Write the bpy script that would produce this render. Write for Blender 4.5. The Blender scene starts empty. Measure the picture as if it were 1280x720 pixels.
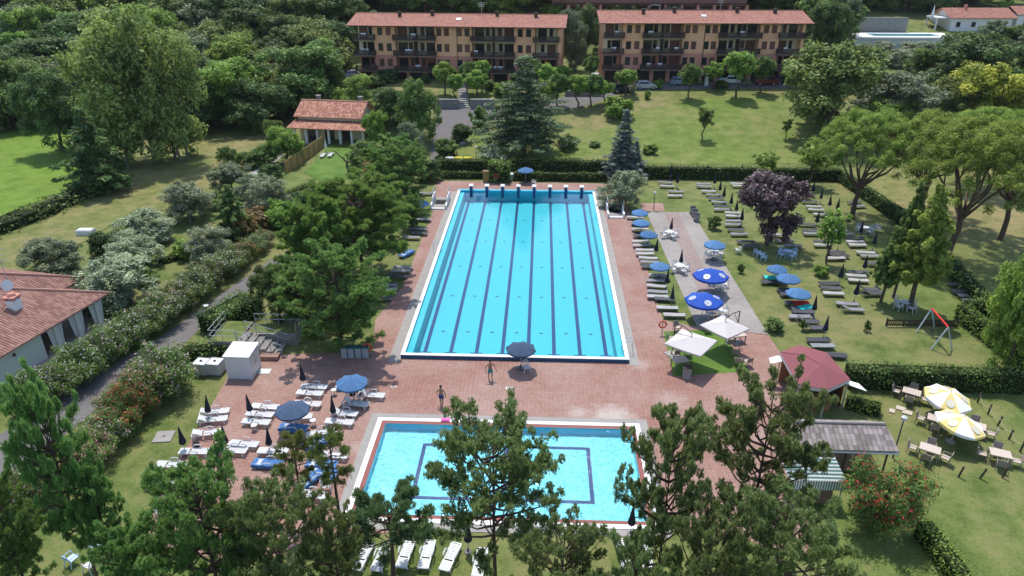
import bpy, bmesh, math, random
import numpy as np
from mathutils import Vector, Matrix
R = math.radians
PI = math.pi
random.seed(7)
scene = bpy.context.scene
COL = scene.collection

# ------------------------------------------------------------------ camera model
FPX = 887.0; CAMH = 30.0
PITCH = math.atan(428 / FPX)
YAW = math.atan(40 / math.hypot(FPX, 428))
CP, SP = math.cos(PITCH), math.sin(PITCH)
CYW, SYW = math.cos(YAW), math.sin(YAW)

def sstep(a, b, v):
    t = max(0.0, min(1.0, (v - a) / (b - a)))
    return t * t * (3 - 2 * t)

def T(x, y):
    """terrain height: flat round the pools, rising to the flats and the wooded hill"""
    wx = sstep(-58, -26, x)
    tl = 0.0 if y < 128 else (y - 128) * 0.24 * sstep(128, 165, y)
    tc = 5.8 * sstep(101, 150, y)
    if y > 163:
        tc += (0.33 - 0.17 * sstep(46, 80, x)) * (y - 163) * sstep(163, 185, y)
    return tl * (1 - wx) + tc * wx

def ray(px, py):
    u = px - 640.0; v = py - 360.0
    drop = v * CP + FPX * SP
    fwd = FPX * CP - v * SP
    return (u * CYW - fwd * SYW, u * SYW + fwd * CYW, -drop)

def atz(px, py, z=0.0):
    d = ray(px, py)
    t = (z - CAMH) / d[2]
    return Vector((d[0] * t, d[1] * t, z))

def G(px, py):
    """point of the terrain seen at a pixel of the photograph; also metres per pixel there"""
    d = ray(px, py)
    t = 0.02; step = 0.004
    while t < 1.2:
        if CAMH + d[2] * (t + step) <= T(d[0] * (t + step), d[1] * (t + step)):
            a, b = t, t + step
            for _ in range(18):
                m = (a + b) / 2
                if CAMH + d[2] * m <= T(d[0] * m, d[1] * m): b = m
                else: a = m
            t = (a + b) / 2
            break
        t += step
    return Vector((d[0] * t, d[1] * t, T(d[0] * t, d[1] * t))), t

def rise(px, base_py, top_py):
    """height of an upright thing whose foot is seen at base_py and its top at top_py"""
    p, t = G(px, base_py)
    f0 = t * (FPX * CP - (base_py - 360) * SP)
    v = top_py - 360.0
    t2 = f0 / (FPX * CP - v * SP)
    return CAMH - t2 * (v * CP + FPX * SP) - p.z

# ------------------------------------------------------------------ tags
def tag(o, label=None, cat=None, group=None, kind=None):
    if label: o['label'] = label
    if cat: o['category'] = cat
    if group: o['group'] = group
    if kind: o['kind'] = kind
    return o

def empty(name, loc=(0, 0, 0), rz=0.0):
    o = bpy.data.objects.new(name, None); COL.objects.link(o)
    o.location = loc; o.rotation_euler = (0, 0, rz); o.empty_display_size = 0.3
    return o

def dup(o, parent=None):
    c = o.copy(); COL.objects.link(c)
    if parent is not None: c.parent = parent
    for ch in list(o.children): dup(ch, c)
    return c

PROTO = {}
def inst(key, builder, loc, rz=0.0, label=None, cat=None, group=None, scale=None):
    if key in PROTO: r = dup(PROTO[key])
    else:
        r = builder(); PROTO[key] = r
    r.location = loc; r.rotation_euler = (0, 0, rz)
    r.scale = scale if scale else (1, 1, 1)
    for k in ('group', 'label'):
        if k in r: del r[k]
    tag(r, label, cat, group)
    return r

ORD = ['first', 'second', 'third', 'fourth', 'fifth', 'sixth', 'seventh', 'eighth', 'ninth', 'tenth', 'eleventh', 'twelfth',
       'thirteenth', 'fourteenth', 'fifteenth', 'sixteenth', 'seventeenth', 'eighteenth', 'nineteenth', 'twentieth',
       'twenty-first', 'twenty-second', 'twenty-third', 'twenty-fourth', 'twenty-fifth', 'twenty-sixth', 'twenty-seventh',
       'twenty-eighth', 'twenty-ninth', 'thirtieth', 'thirty-first', 'thirty-second', 'thirty-third', 'thirty-fourth', 'thirty-fifth', 'thirty-sixth', 'thirty-seventh', 'thirty-eighth', 'thirty-ninth', 'fortieth']

# ------------------------------------------------------------------ mesh builder
class MB:
    def __init__(s): s.v = []; s.f = []; s.m = []; s.uv = []
    def face(s, pts, mi=0, uv=None):
        b = len(s.v); s.v += [tuple(p) for p in pts]
        s.f.append(tuple(range(b, b + len(pts)))); s.m.append(mi); s.uv.append(uv)
    def box(s, c, d, mi=0, rz=0.0, M=None):
        x, y, z = d[0] / 2, d[1] / 2, d[2] / 2
        P = [(-x, -y, -z), (x, -y, -z), (x, y, -z), (-x, y, -z), (-x, -y, z), (x, -y, z), (x, y, z), (-x, y, z)]
        if M is not None: P = [tuple(M @ Vector(p)) for p in P]
        elif rz:
            cc, ss = math.cos(rz), math.sin(rz)
            P = [(a * cc - b_ * ss, a * ss + b_ * cc, e) for a, b_, e in P]
        b = len(s.v); s.v += [(p[0] + c[0], p[1] + c[1], p[2] + c[2]) for p in P]
        for q in ((0, 3, 2, 1), (4, 5, 6, 7), (0, 1, 5, 4), (1, 2, 6, 5), (2, 3, 7, 6), (3, 0, 4, 7)):
            s.f.append(tuple(b + i for i in q)); s.m.append(mi); s.uv.append(None)
    def b2(s, lo, hi, mi=0):
        s.box([(a + b) / 2 for a, b in zip(lo, hi)], [b - a for a, b in zip(lo, hi)], mi)
    def tube(s, pts, rad, seg=6, mi=0, cap=True):
        pts = [Vector(p) for p in pts]; n = len(pts)
        if not hasattr(rad, '__len__'): rad = [rad] * n
        b = len(s.v)
        for i, p in enumerate(pts):
            d = (pts[min(i + 1, n - 1)] - pts[max(i - 1, 0)]).normalized()
            a = Vector((0, 0, 1)) if abs(d.z) < 0.9 else Vector((1, 0, 0))
            e1 = d.cross(a).normalized(); e2 = d.cross(e1)
            for k in range(seg):
                q = p + (e1 * math.cos(2 * PI * k / seg) + e2 * math.sin(2 * PI * k / seg)) * rad[i]
                s.v.append(tuple(q))
        for i in range(n - 1):
            for k in range(seg):
                k2 = (k + 1) % seg
                s.f.append((b + i * seg + k, b + i * seg + k2, b + (i + 1) * seg + k2, b + (i + 1) * seg + k)); s.m.append(mi); s.uv.append(None)
        if cap:
            s.f.append(tuple(b + k for k in range(seg))); s.m.append(mi); s.uv.append(None)
            s.f.append(tuple(b + (n - 1) * seg + k for k in reversed(range(seg)))); s.m.append(mi); s.uv.append(None)
    def lathe(s, prof, seg=12, mi=0, c=(0, 0, 0)):
        b = len(s.v); n = len(prof)
        for r, z in prof:
            for k in range(seg):
                a = 2 * PI * k / seg
                s.v.append((c[0] + r * math.cos(a), c[1] + r * math.sin(a), c[2] + z))
        for i in range(n - 1):
            for k in range(seg):
                k2 = (k + 1) % seg
                s.f.append((b + i * seg + k, b + i * seg + k2, b + (i + 1) * seg + k2, b + (i + 1) * seg + k)); s.m.append(mi); s.uv.append(None)
        for i, rev in ((0, True), (n - 1, False)):
            if prof[i][0] > 1e-4:
                r = [b + i * seg + k for k in range(seg)]
                s.f.append(tuple(reversed(r)) if rev else tuple(r)); s.m.append(mi); s.uv.append(None)
    def prism(s, poly, z0, z1, mi=0, mt=None):
        n = len(poly); b = len(s.v)
        s.v += [(p[0], p[1], z0) for p in poly] + [(p[0], p[1], z1) for p in poly]
        s.f.append(tuple(b + n + i for i in range(n))); s.m.append(mi if mt is None else mt); s.uv.append(None)
        s.f.append(tuple(b + i for i in reversed(range(n)))); s.m.append(mi); s.uv.append(None)
        for i in range(n):
            j = (i + 1) % n
            s.f.append((b + i, b + j, b + n + j, b + n + i)); s.m.append(mi); s.uv.append(None)
    def slab(s, pts, th, mi=0, eave=None, mside=None):
        """a tilted flat slab; pts is its top outline, th its thickness straight down; UVs in metres along/up the slope"""
        pts = [Vector(p) for p in pts]; n = len(pts)
        uv = None
        nrm = (pts[1] - pts[0]).cross(pts[2] - pts[0])
        if nrm.z < 0: pts.reverse(); nrm = -nrm
        if eave is not None:
            e = Vector(eave).normalized(); nn = nrm.normalized(); up = nn.cross(e).normalized()
            uv = [(p.dot(e), p.dot(up)) for p in pts]
        low = [p - Vector((0, 0, th)) for p in pts]
        s.face(pts, mi, uv)
        ms = mi if mside is None else mside
        s.face(list(reversed(low)), ms)
        for i in range(n):
            j = (i + 1) % n
            s.face([pts[i], low[i], low[j], pts[j]], ms)
    def build(s, name, mats, parent=None, smooth=False, loc=None):
        me = bpy.data.meshes.new(name)
        me.from_pydata(s.v, [], s.f)
        if not isinstance(mats, (list, tuple)): mats = [mats]
        for m in mats: me.materials.append(m)
        if len(mats) > 1: me.polygons.foreach_set('material_index', s.m)
        if any(u is not None for u in s.uv):
            L = me.uv_layers.new(name='UVMap'); i = 0; arr = []
            for f, u in zip(s.f, s.uv):
                for k in range(len(f)): arr += (u[k] if u is not None else (0.0, 0.0))
            L.data.foreach_set('uv', arr)
        if smooth: me.polygons.foreach_set('use_smooth', [True] * len(s.f))
        me.update()
        o = bpy.data.objects.new(name, me); COL.objects.link(o)
        if parent is not None: o.parent = parent
        if loc is not None: o.location = loc
        return o

# ------------------------------------------------------------------ materials
class NT:
    def __init__(s, name):
        s.mat = bpy.data.materials.new(name); s.mat.use_nodes = True
        s.t = s.mat.node_tree; s.n = s.t.nodes; s.n.clear()
        s.out = s.n.new('ShaderNodeOutputMaterial')
    def add(s, typ, **kw):
        x = s.n.new(typ)
        for k, v in kw.items():
            if k == 'ins':
                for a, b in v.items(): s.put(x, a, b)
            else: setattr(x, k, v)
        return x
    def put(s, node, key, val):
        i = node.inputs[key]
        if isinstance(val, bpy.types.NodeSocket): s.t.links.new(val, i)
        elif isinstance(val, (tuple, list)) and len(val) == 3 and i.type == 'RGBA': i.default_value = (*val, 1)
        else: i.default_value = val
    def coord(s, what='Object'): return s.add('ShaderNodeTexCoord').outputs[what]
    def noise(s, vec, scale, detail=3, rough=0.6): return s.add('ShaderNodeTexNoise', ins={'Vector': vec, 'Scale': scale, 'Detail': detail, 'Roughness': rough}).outputs['Fac']
    def ramp(s, fac, stops, interp='LINEAR'):
        r = s.add('ShaderNodeValToRGB', ins={'Fac': fac}); e = r.color_ramp.elements; r.color_ramp.interpolation = interp
        while len(e) < len(stops): e.new(0.5)
        for el, (p, c) in zip(e, stops):
            el.position = p; el.color = (*c, 1) if hasattr(c, '__len__') else (c, c, c, 1)
        return r.outputs['Color']
    def mix(s, fac, a, b, mode='MIX'):
        m = s.add('ShaderNodeMix', data_type='RGBA', blend_type=mode)
        s.put(m, 0, fac); s.put(m, 6, a); s.put(m, 7, b)
        return m.outputs[2]
    def math(s, op, a, b=0.0):
        m = s.add('ShaderNodeMath', operation=op); s.put(m, 0, a); s.put(m, 1, b); return m.outputs[0]
    def bump(s, h, strength=0.3, dist=0.02): return s.add('ShaderNodeBump', ins={'Height': h, 'Strength': strength, 'Distance': dist}).outputs['Normal']
    def bsdf(s, color, rough=0.6, spec=0.3, metal=0.0, normal=None):
        b = s.add('ShaderNodeBsdfPrincipled', ins={'Base Color': color, 'Roughness': rough, 'Specular IOR Level': spec, 'Metallic': metal})
        if normal is not None: s.put(b, 'Normal', normal)
        return b
    def done(s, sh):
        s.t.links.new(sh.outputs[0] if hasattr(sh, 'outputs') else sh, s.out.inputs['Surface']); return s.mat

MC = {}
def paint(name, c, rough=0.55, spec=0.3, var=0.12, scale=3.0, metal=0.0, jitter=0.0, bump=0.0):
    """plain surface with a little wear: noise moves the colour, jitter moves it from one copy to the next"""
    if name in MC: return MC[name]
    n = NT(name); co = n.coord()
    f = n.noise(co, scale, 4)
    col = n.mix(f, tuple(x * (1 - var) for x in c), tuple(min(1, x * (1 + var)) for x in c))
    if jitter:
        r = n.add('ShaderNodeObjectInfo').outputs['Random']
        v = n.math('ADD', n.math('MULTIPLY', r, 2 * jitter), 1 - jitter)
        h = n.add('ShaderNodeHueSaturation', ins={'Color': col, 'Value': v}); col = h.outputs[0]
    nm = n.bump(n.noise(co, scale * 6, 3), bump, 0.02) if bump else None
    MC[name] = n.done(n.bsdf(col, rough, spec, metal, nm)); return MC[name]

def leafmat(name, stops, trans=0.25, rough=0.55, spec=0.25, jit=0.06, patch=0.25, k=1.95):
    trans += 0.08; stops = [(a, tuple(min(0.8, x * k * q) for x, q in zip(c, (1.14, 1.05, 0.98) if k != 1.0 else (1, 1, 1)))) for a, c in stops]
    n = NT(name)
    a = n.add('ShaderNodeAttribute', attribute_name='tone').outputs['Fac']
    oi = n.add('ShaderNodeObjectInfo').outputs['Random']
    big = n.noise(n.coord(), 0.55, 2)
    fac = n.math('ADD', a, n.math('MULTIPLY', n.math('SUBTRACT', big, 0.5), patch * 2))
    col = n.ramp(fac, stops)
    hs = n.add('ShaderNodeHueSaturation', ins={'Color': col, 'Hue': n.math('ADD', 0.5 - jit * 0.3, n.math('MULTIPLY', oi, jit * 0.6)),
                                               'Value': n.math('ADD', 1 - jit * 2.5, n.math('MULTIPLY', oi, jit * 5))}).outputs[0]
    b = n.bsdf(hs, rough, spec)
    tr = n.add('ShaderNodeBsdfTranslucent', ins={'Color': n.mix(0.35, hs, (0.24, 0.30, 0.05))})
    mx = n.add('ShaderNodeMixShader', ins={0: trans}); n.t.links.new(b.outputs[0], mx.inputs[1]); n.t.links.new(tr.outputs[0], mx.inputs[2])
    return n.done(mx)

def grassmat(name, c_dark, c_mid, c_light, c_dry, dry=0.5, s=1.0, mow=0.0):
    n = NT(name); co = n.coord()
    big = n.noise(co, 0.055 * s, 4, 0.6); mid = n.noise(co, 0.45 * s, 5, 0.65); fine = n.noise(co, 6.0, 4, 0.75)
    f = n.math('ADD', n.math('MULTIPLY', mid, 0.55), n.math('MULTIPLY', fine, 0.45))
    col = n.ramp(f, [(0.38, c_dark), (0.5, c_mid), (0.62, c_light)])
    dm = n.ramp(n.math('ADD', n.math('MULTIPLY', big, 0.45), n.math('ADD', n.math('MULTIPLY', mid, 0.3), n.math('MULTIPLY', n.noise(co, 1.7, 4, 0.7), 0.25))), [(dry - 0.07, 0.0), (dry + 0.10, 1.0)])
    col = n.mix(dm, col, n.mix(fine, tuple(x * 0.8 for x in c_dry), tuple(x * 1.2 for x in c_dry)))
    if mow:
        w = n.add('ShaderNodeTexWave', bands_direction='Y', ins={'Vector': co, 'Scale': 0.16, 'Distortion': 1.5, 'Detail': 2.0}).outputs['Fac']
        col = n.mix(n.math('MULTIPLY', w, mow), col, c_light)
    bp = n.bump(n.noise(co, 14.0, 3, 0.8), 0.7, 0.06)
    return n.done(n.bsdf(col, 0.8, 0.15, 0, bp))

def tilemat(name, c1, c2, c3, pu=0.22, pv=0.36, bump=1.0):
    """rows of barrel roof tiles laid in metres along (u) and up (v) the slope"""
    n = NT(name); uv = n.add('ShaderNodeUVMap').outputs['UV']
    sep = n.add('ShaderNodeSeparateXYZ', ins={'Vector': uv})
    u, v = sep.outputs[0], sep.outputs[1]
    iu = n.math('FLOOR', n.math('DIVIDE', u, pu)); iv = n.math('FLOOR', n.math('DIVIDE', v, pv))
    cell = n.add('ShaderNodeCombineXYZ', ins={'X': iu, 'Y': iv}).outputs[0]
    rnd = n.add('ShaderNodeTexWhiteNoise', noise_dimensions='2D', ins={'Vector': cell}).outputs['Value']
    stain = n.noise(uv, 0.7, 5, 0.7)
    col = n.ramp(n.math('ADD', n.math('MULTIPLY', rnd, 0.6), n.math('MULTIPLY', stain, 0.4)), [(0.2, c1), (0.5, c2), (0.85, c3)])
    hu = n.math('ABSOLUTE', n.math('SINE', n.math('MULTIPLY', u, PI / pu)))
    hv = n.math('FRACT', n.math('DIVIDE', v, pv))
    h = n.math('SUBTRACT', hu, n.math('MULTIPLY', hv, 0.5))
    return n.done(n.bsdf(col, 0.8, 0.2, 0, n.bump(h, bump, 0.09)))
# ------------------------------------------------------------------ foliage
def card_mesh(name, P, N, size, aspect, tone, mats, mi=None, rng=None):
    """rhombic leaves: P points, N facing, size lengths"""
    n = len(P)
    A = rng.normal(size=(n, 3)); t = A - (A * N).sum(1, keepdims=True) * N
    t /= np.linalg.norm(t, axis=1, keepdims=True) + 1e-9
    b = np.cross(N, t)
    L = size[:, None]
    bend = N * L * 0.18
    V = np.stack([P - t * L, P - b * L * aspect + bend, P + t * L, P + b * L * aspect + bend], 1).reshape(-1, 3)
    return quad_mesh(name, V, 4, tone, mats, mi)

def quad_mesh(name, V, k, tone, mats, mi=None):
    n = len(V) // k
    me = bpy.data.meshes.new(name)
    me.vertices.add(len(V)); me.vertices.foreach_set('co', V.astype(np.float32).ravel())
    me.loops.add(len(V)); me.loops.foreach_set('vertex_index', np.arange(len(V), dtype=np.int32))
    me.polygons.add(n); me.polygons.foreach_set('loop_start', np.arange(0, len(V), k, dtype=np.int32))
    if mi is not None: me.polygons.foreach_set('material_index', mi.astype(np.int32))
    at = me.attributes.new('tone', 'FLOAT', 'FACE'); at.data.foreach_set('value', tone.astype(np.float32))
    if not isinstance(mats, (list, tuple)): mats = [mats]
    for m in mats: me.materials.append(m)
    me.update(calc_edges=True); me.validate()
    return me

def unit(rng, n):
    v = rng.normal(size=(n, 3)); return v / np.linalg.norm(v, axis=1, keepdims=True)

def leaf_clumps(name, C, Rr, per, size, mats, seed, aspect=0.5, up=0.5, squash=1.0, flower=0.0, spread=0.55):
    """each clump: leaves through its volume, most of them near its skin"""
    rng = np.random.default_rng(seed); C = np.asarray(C, float); Rr = np.asarray(Rr, float)
    n = len(C) * per
    ci = np.repeat(np.arange(len(C)), per)
    d = unit(rng, n); r = rng.random(n) ** spread
    off = d * (r * Rr[ci])[:, None]; off[:, 2] *= squash
    P = C[ci] + off
    N = d * 0.7 + unit(rng, n) * 0.65 + np.array([0, 0, up]); N /= np.linalg.norm(N, axis=1, keepdims=True)
    tone = 0.5 + (rng.random(len(C)) - 0.5)[ci] * 0.5 + (rng.random(n) - 0.5) * 0.45
    mi = None
    if flower:
        mi = ((rng.random(n) < flower) & (d[:, 2] > -0.35) & (r > 0.6)).astype(int)
    return card_mesh(name, P, N, size * (0.7 + 0.6 * rng.random(n)), aspect, np.clip(tone, 0, 1), mats, mi, rng)

def tufts(name, P, A, k, length, width, mats, seed, fan=0.75):
    """needle tufts: k thin blades fanning out round the axis A at each P"""
    rng = np.random.default_rng(seed); n = len(P) * k
    i = np.repeat(np.arange(len(P)), k)
    d = A[i] + unit(rng, n) * fan; d /= np.linalg.norm(d, axis=1, keepdims=True)
    L = length * (0.7 + 0.6 * rng.random(n))[:, None]
    s = np.cross(d, unit(rng, n) * 0.6 + np.array([0, 0, 1.0])); s /= np.linalg.norm(s, axis=1, keepdims=True) + 1e-9
    w = width * (0.7 + 0.6 * rng.random(n))[:, None]
    base = P[i] + unit(rng, n) * length * 0.12
    V = np.stack([base - s * w * .5, base + d * L * 0.55 - s * w, base + d * L, base + d * L * 0.55 + s * w], 1).reshape(-1, 3)
    tone = np.clip(0.5 + (rng.random(len(P)) - 0.5)[i] * 0.6 + (rng.random(n) - 0.5) * 0.35, 0, 1)
    return quad_mesh(name, V, 4, tone, mats)

def limb(mb, a, b, r0, r1, rng, seg=5, sag=0.0, n=4):
    a = np.asarray(a, float); b = np.asarray(b, float); L = np.linalg.norm(b - a)
    pts = []; rad = []
    for i in range(n + 1):
        f = i / n; p = a + (b - a) * f
        if 0 < i < n: p = p + rng.normal(size=3) * L * 0.035
        p[2] += sag * math.sin(f * PI) * L
        pts.append(p); rad.append(r0 + (r1 - r0) * f)
    mb.tube(pts, rad, seg)

DARKG = (0.010, 0.026, 0.008)
M_LEAF = {
 'deep':  leafmat('deep_green_leaves', [(0.1, (0.014, 0.030, 0.010)), (0.5, (0.032, 0.062, 0.018)), (0.95, (0.075, 0.12, 0.035))]),
 'mid':   leafmat('mid_green_leaves', [(0.1, (0.022, 0.045, 0.012)), (0.5, (0.055, 0.098, 0.024)), (0.95, (0.115, 0.17, 0.042))]),
 'olivegreen': leafmat('olive_green_leaves', [(0.1, (0.030, 0.045, 0.014)), (0.5, (0.078, 0.105, 0.030)), (0.95, (0.15, 0.18, 0.055))]),
 'light': leafmat('light_green_leaves', [(0.1, (0.040, 0.082, 0.014)), (0.5, (0.095, 0.17, 0.030)), (0.95, (0.17, 0.26, 0.055))], 0.35),
 'silver': leafmat('silver_green_leaves', [(0.1, (0.060, 0.080, 0.050)), (0.5, (0.125, 0.158, 0.098)), (0.95, (0.23, 0.27, 0.175))], 0.15, 0.5),
 'grey': leafmat('grey_green_leaves', [(0.1, (0.040, 0.058, 0.036)), (0.5, (0.082, 0.11, 0.066)), (0.95, (0.16, 0.19, 0.115))], 0.2),
 'yellow': leafmat('yellow_green_leaves', [(0.1, (0.060, 0.075, 0.012)), (0.5, (0.15, 0.165, 0.025)), (0.95, (0.27, 0.25, 0.04))], 0.3),
 'purple': leafmat('purple_leaves', [(0.1, (0.016, 0.010, 0.013)), (0.5, (0.040, 0.024, 0.032)), (0.95, (0.11, 0.075, 0.095))], 0.12, 0.45, 0.4),
 'pine': leafmat('pine_needles', [(0.1, (0.024, 0.041, 0.016)), (0.5, (0.060, 0.088, 0.036)), (0.95, (0.14, 0.175, 0.085))], 0.47, 0.5, 0.3, k=3.0),
 'stonepine': leafmat('umbrella_pine_needles', [(0.1, (0.035, 0.060, 0.012)), (0.5, (0.080, 0.125, 0.024)), (0.95, (0.145, 0.20, 0.045))], 0.35, k=2.3),
 'bluepine': leafmat('blue_green_needles', [(0.1, (0.022, 0.046, 0.022)), (0.5, (0.055, 0.105, 0.050)), (0.95, (0.11, 0.18, 0.075))], 0.25, k=1.8),
 'cedar': leafmat('cedar_needles', [(0.1, (0.022, 0.042, 0.020)), (0.5, (0.055, 0.092, 0.046)), (0.95, (0.12, 0.17, 0.075))], 0.12, k=1.45),
 'spruce': leafmat('blue_spruce_needles', [(0.1, (0.045, 0.064, 0.060)), (0.5, (0.095, 0.128, 0.118)), (0.95, (0.18, 0.22, 0.20))], 0.1, k=1.5),
 'hedge': leafmat('clipped_hedge_leaves', [(0.1, (0.016, 0.032, 0.009)), (0.5, (0.042, 0.075, 0.018)), (0.95, (0.10, 0.15, 0.036))], 0.12),
 'hedgelight': leafmat('fresh_hedge_leaves', [(0.1, (0.036, 0.066, 0.012)), (0.5, (0.085, 0.135, 0.026)), (0.95, (0.15, 0.21, 0.05))], 0.3),
 'poplar': leafmat('poplar_leaves', [(0.1, (0.034, 0.055, 0.016)), (0.5, (0.080, 0.118, 0.034)), (0.95, (0.15, 0.19, 0.06))], 0.35, k=2.6),
 'densepine': leafmat('dense_pine_needles', [(0.1, (0.026, 0.052, 0.014)), (0.5, (0.058, 0.108, 0.028)), (0.95, (0.11, 0.18, 0.05))], 0.45, k=2.9),
 'greenpine': leafmat('green_pine_needles', [(0.1, (0.024, 0.052, 0.016)), (0.5, (0.056, 0.108, 0.034)), (0.95, (0.11, 0.18, 0.064))], 0.47, k=3.0),
 'hornbeam': leafmat('hornbeam_leaves', [(0.1, (0.045, 0.080, 0.014)), (0.5, (0.105, 0.165, 0.032)), (0.95, (0.18, 0.25, 0.06))], 0.42, k=2.5),
 'rust': leafmat('rusty_leaves', [(0.1, (0.060, 0.050, 0.022)), (0.5, (0.12, 0.085, 0.038)), (0.95, (0.20, 0.14, 0.06))], 0.25),
}
def petal(name, c): return leafmat(name, [(0.1, tuple(x * 0.7 for x in c)), (0.9, c)], 0.2, 0.6, 0.2, 0.0, 0.0, 1.0)
M_PINK = petal('pink_petals', (0.70, 0.30, 0.36)); M_RED = petal('red_petals', (0.52, 0.06, 0.06)); M_WHITE = petal('white_petals', (0.74, 0.70, 0.64))
M_PALEP = petal('pale_pink_petals', (0.74, 0.52, 0.55))
M_BARK = paint('bark', (0.10, 0.075, 0.055), 0.9, 0.1, 0.4, 6.0, bump=0.6)
M_BARKG = paint('grey_bark', (0.17, 0.145, 0.12), 0.9, 0.1, 0.4, 6.0, bump=0.6)
M_BARKP = paint('pine_bark', (0.095, 0.065, 0.050), 0.9, 0.1, 0.45, 5.0, bump=0.8)

TREES = {}       # kind -> list of (crown mesh, trunk mesh, height, width)
def reg(kind, crown, mb, bark, H, W, tname='trunk'):
    tm = None
    if mb is not None and mb.f:
        tm = bpy.data.meshes.new(tname); tm.from_pydata(mb.v, [], mb.f); tm.materials.append(bark)
        tm.polygons.foreach_set('use_smooth', [True] * len(mb.f)); tm.update()
    n = len(crown.vertices); a = np.empty(n * 3, np.float32); crown.vertices.foreach_get('co', a); a = a.reshape(-1, 3)
    H = float(np.percentile(a[:, 2], 99.7)); W = float(np.mean([np.percentile(a[:, k], 98.5) - np.percentile(a[:, k], 1.5) for k in (0, 1)]))
    TREES.setdefault(kind, []).append((crown, tm, H, W))

def broad(kind, mat, seed, H=10.0, W=9.0, base=0.18, lobes=9, per=70, clumps=11, leaf=0.26, bark=None, upright=0.0, aspect=0.5, squash=0.9, stems=1):
    rng = np.random.default_rng(seed); C = []; Rr = []; LC = []
    z0 = H * base; zc = (H + z0) / 2; hz = (H - z0) / 2
    for i in range(lobes):
        if i == 0: c = np.array([0, 0, zc + hz * 0.45])
        else:
            a = i * 2.39996 + rng.random() * 0.7; f = 0.40 + 0.27 * rng.random()
            zz = rng.uniform(-0.80, 0.55)
            rr = W / 2 * f * math.sqrt(max(0.15, 1 - zz * zz * 0.75))
            c = np.array([rr * math.cos(a), rr * math.sin(a), zc + hz * zz])
        lr = W * rng.uniform(0.21, 0.30) * (1 - upright * 0.25)
        LC.append(c)
        for j in range(clumps):
            d = unit(rng, 1)[0]; d[2] = abs(d[2]) if rng.random() < 0.65 else d[2]
            p = c + d * lr * rng.uniform(0.55, 1.0) * np.array([1, 1, 0.85 + upright * 0.9])
            if p[2] < z0 * 0.75: p[2] = z0 * 0.75 + rng.random() * 0.4
            if p[2] > H: p[2] = H - rng.random() * 0.4
            C.append(p); Rr.append(W * rng.uniform(0.07, 0.12))
    me = leaf_clumps(kind, C, Rr, per, leaf, mat, seed, aspect, 0.45, squash)
    mb = MB(); r0 = 0.022 * H + 0.05
    for sidx in range(stems):
        o = np.zeros(3) if stems == 1 else np.append(rng.normal(size=2) * W * 0.10, 0)
        top = np.array([0, 0, z0 + (H - z0) * 0.35]) + o * 0.8
        limb(mb, (o[0], o[1], -0.3), top, r0 / stems ** .5, r0 * 0.6 / stems ** .5, rng, 7)
        for c in LC[sidx::stems]:
            a = top * np.array([1, 1, rng.uniform(0.55, 1.0)]); limb(mb, a, c, r0 * 0.42, r0 * 0.12, rng, 5, 0.03)
    reg(kind, me, mb, bark or M_BARK, H, W)

def conic(kind, mat, seed, H=12.0, W=6.0, base=0.08, layers=16, per=46, leaf=0.26, droop=0.25, bark=None, ragged=0.25, aspect=0.3, power=0.85, flat=0.45):
    rng = np.random.default_rng(seed); C = []; Rr = []; mb = MB()
    limb(mb, (0, 0, -0.3), (0, 0, H * 0.97), 0.02 * H + 0.06, 0.03, rng, 7, n=5)
    for l in range(layers):
        f = l / (layers - 1); z = H * (base + (0.97 - base) * f)
        rad = W / 2 * max(0.04, (1 - f) ** power) * (1 - 0.35 * (1 - min(1, f * 6)) )
        nb = max(3, int(4 + 7 * (1 - f)))
        a0 = rng.random() * 6.28
        for k in range(nb):
            a = a0 + 2 * PI * k / nb + rng.normal() * 0.25; L = rad * (1 + rng.normal() * ragged)
            L = max(0.15, min(L, rad * 1.35))
            tip = np.array([L * math.cos(a), L * math.sin(a), z - L * droop + rng.normal() * 0.15])
            if l % 1 == 0 and L > 0.8: limb(mb, (0, 0, z), tip * np.array([.9, .9, 1]), 0.012 * H * (1 - f) + 0.025, 0.015, rng, 4, 0.05, 3)
            m = max(1, int(L / (W * 0.085)))
            for j in range(m):
                g = (j + 0.6) / m
                p = np.array([0, 0, z]) * (1 - g) + tip * g + rng.normal(size=3) * 0.1
                p[2] += 0.05 * math.sin(g * PI) * L
                C.append(p); Rr.append(W * 0.062 * (0.8 + 0.5 * rng.random()))
    me = leaf_clumps(kind, C, Rr, per, leaf, mat, seed, aspect, 0.75, flat)
    reg(kind, me, mb, bark or M_BARK, H, W)

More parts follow.
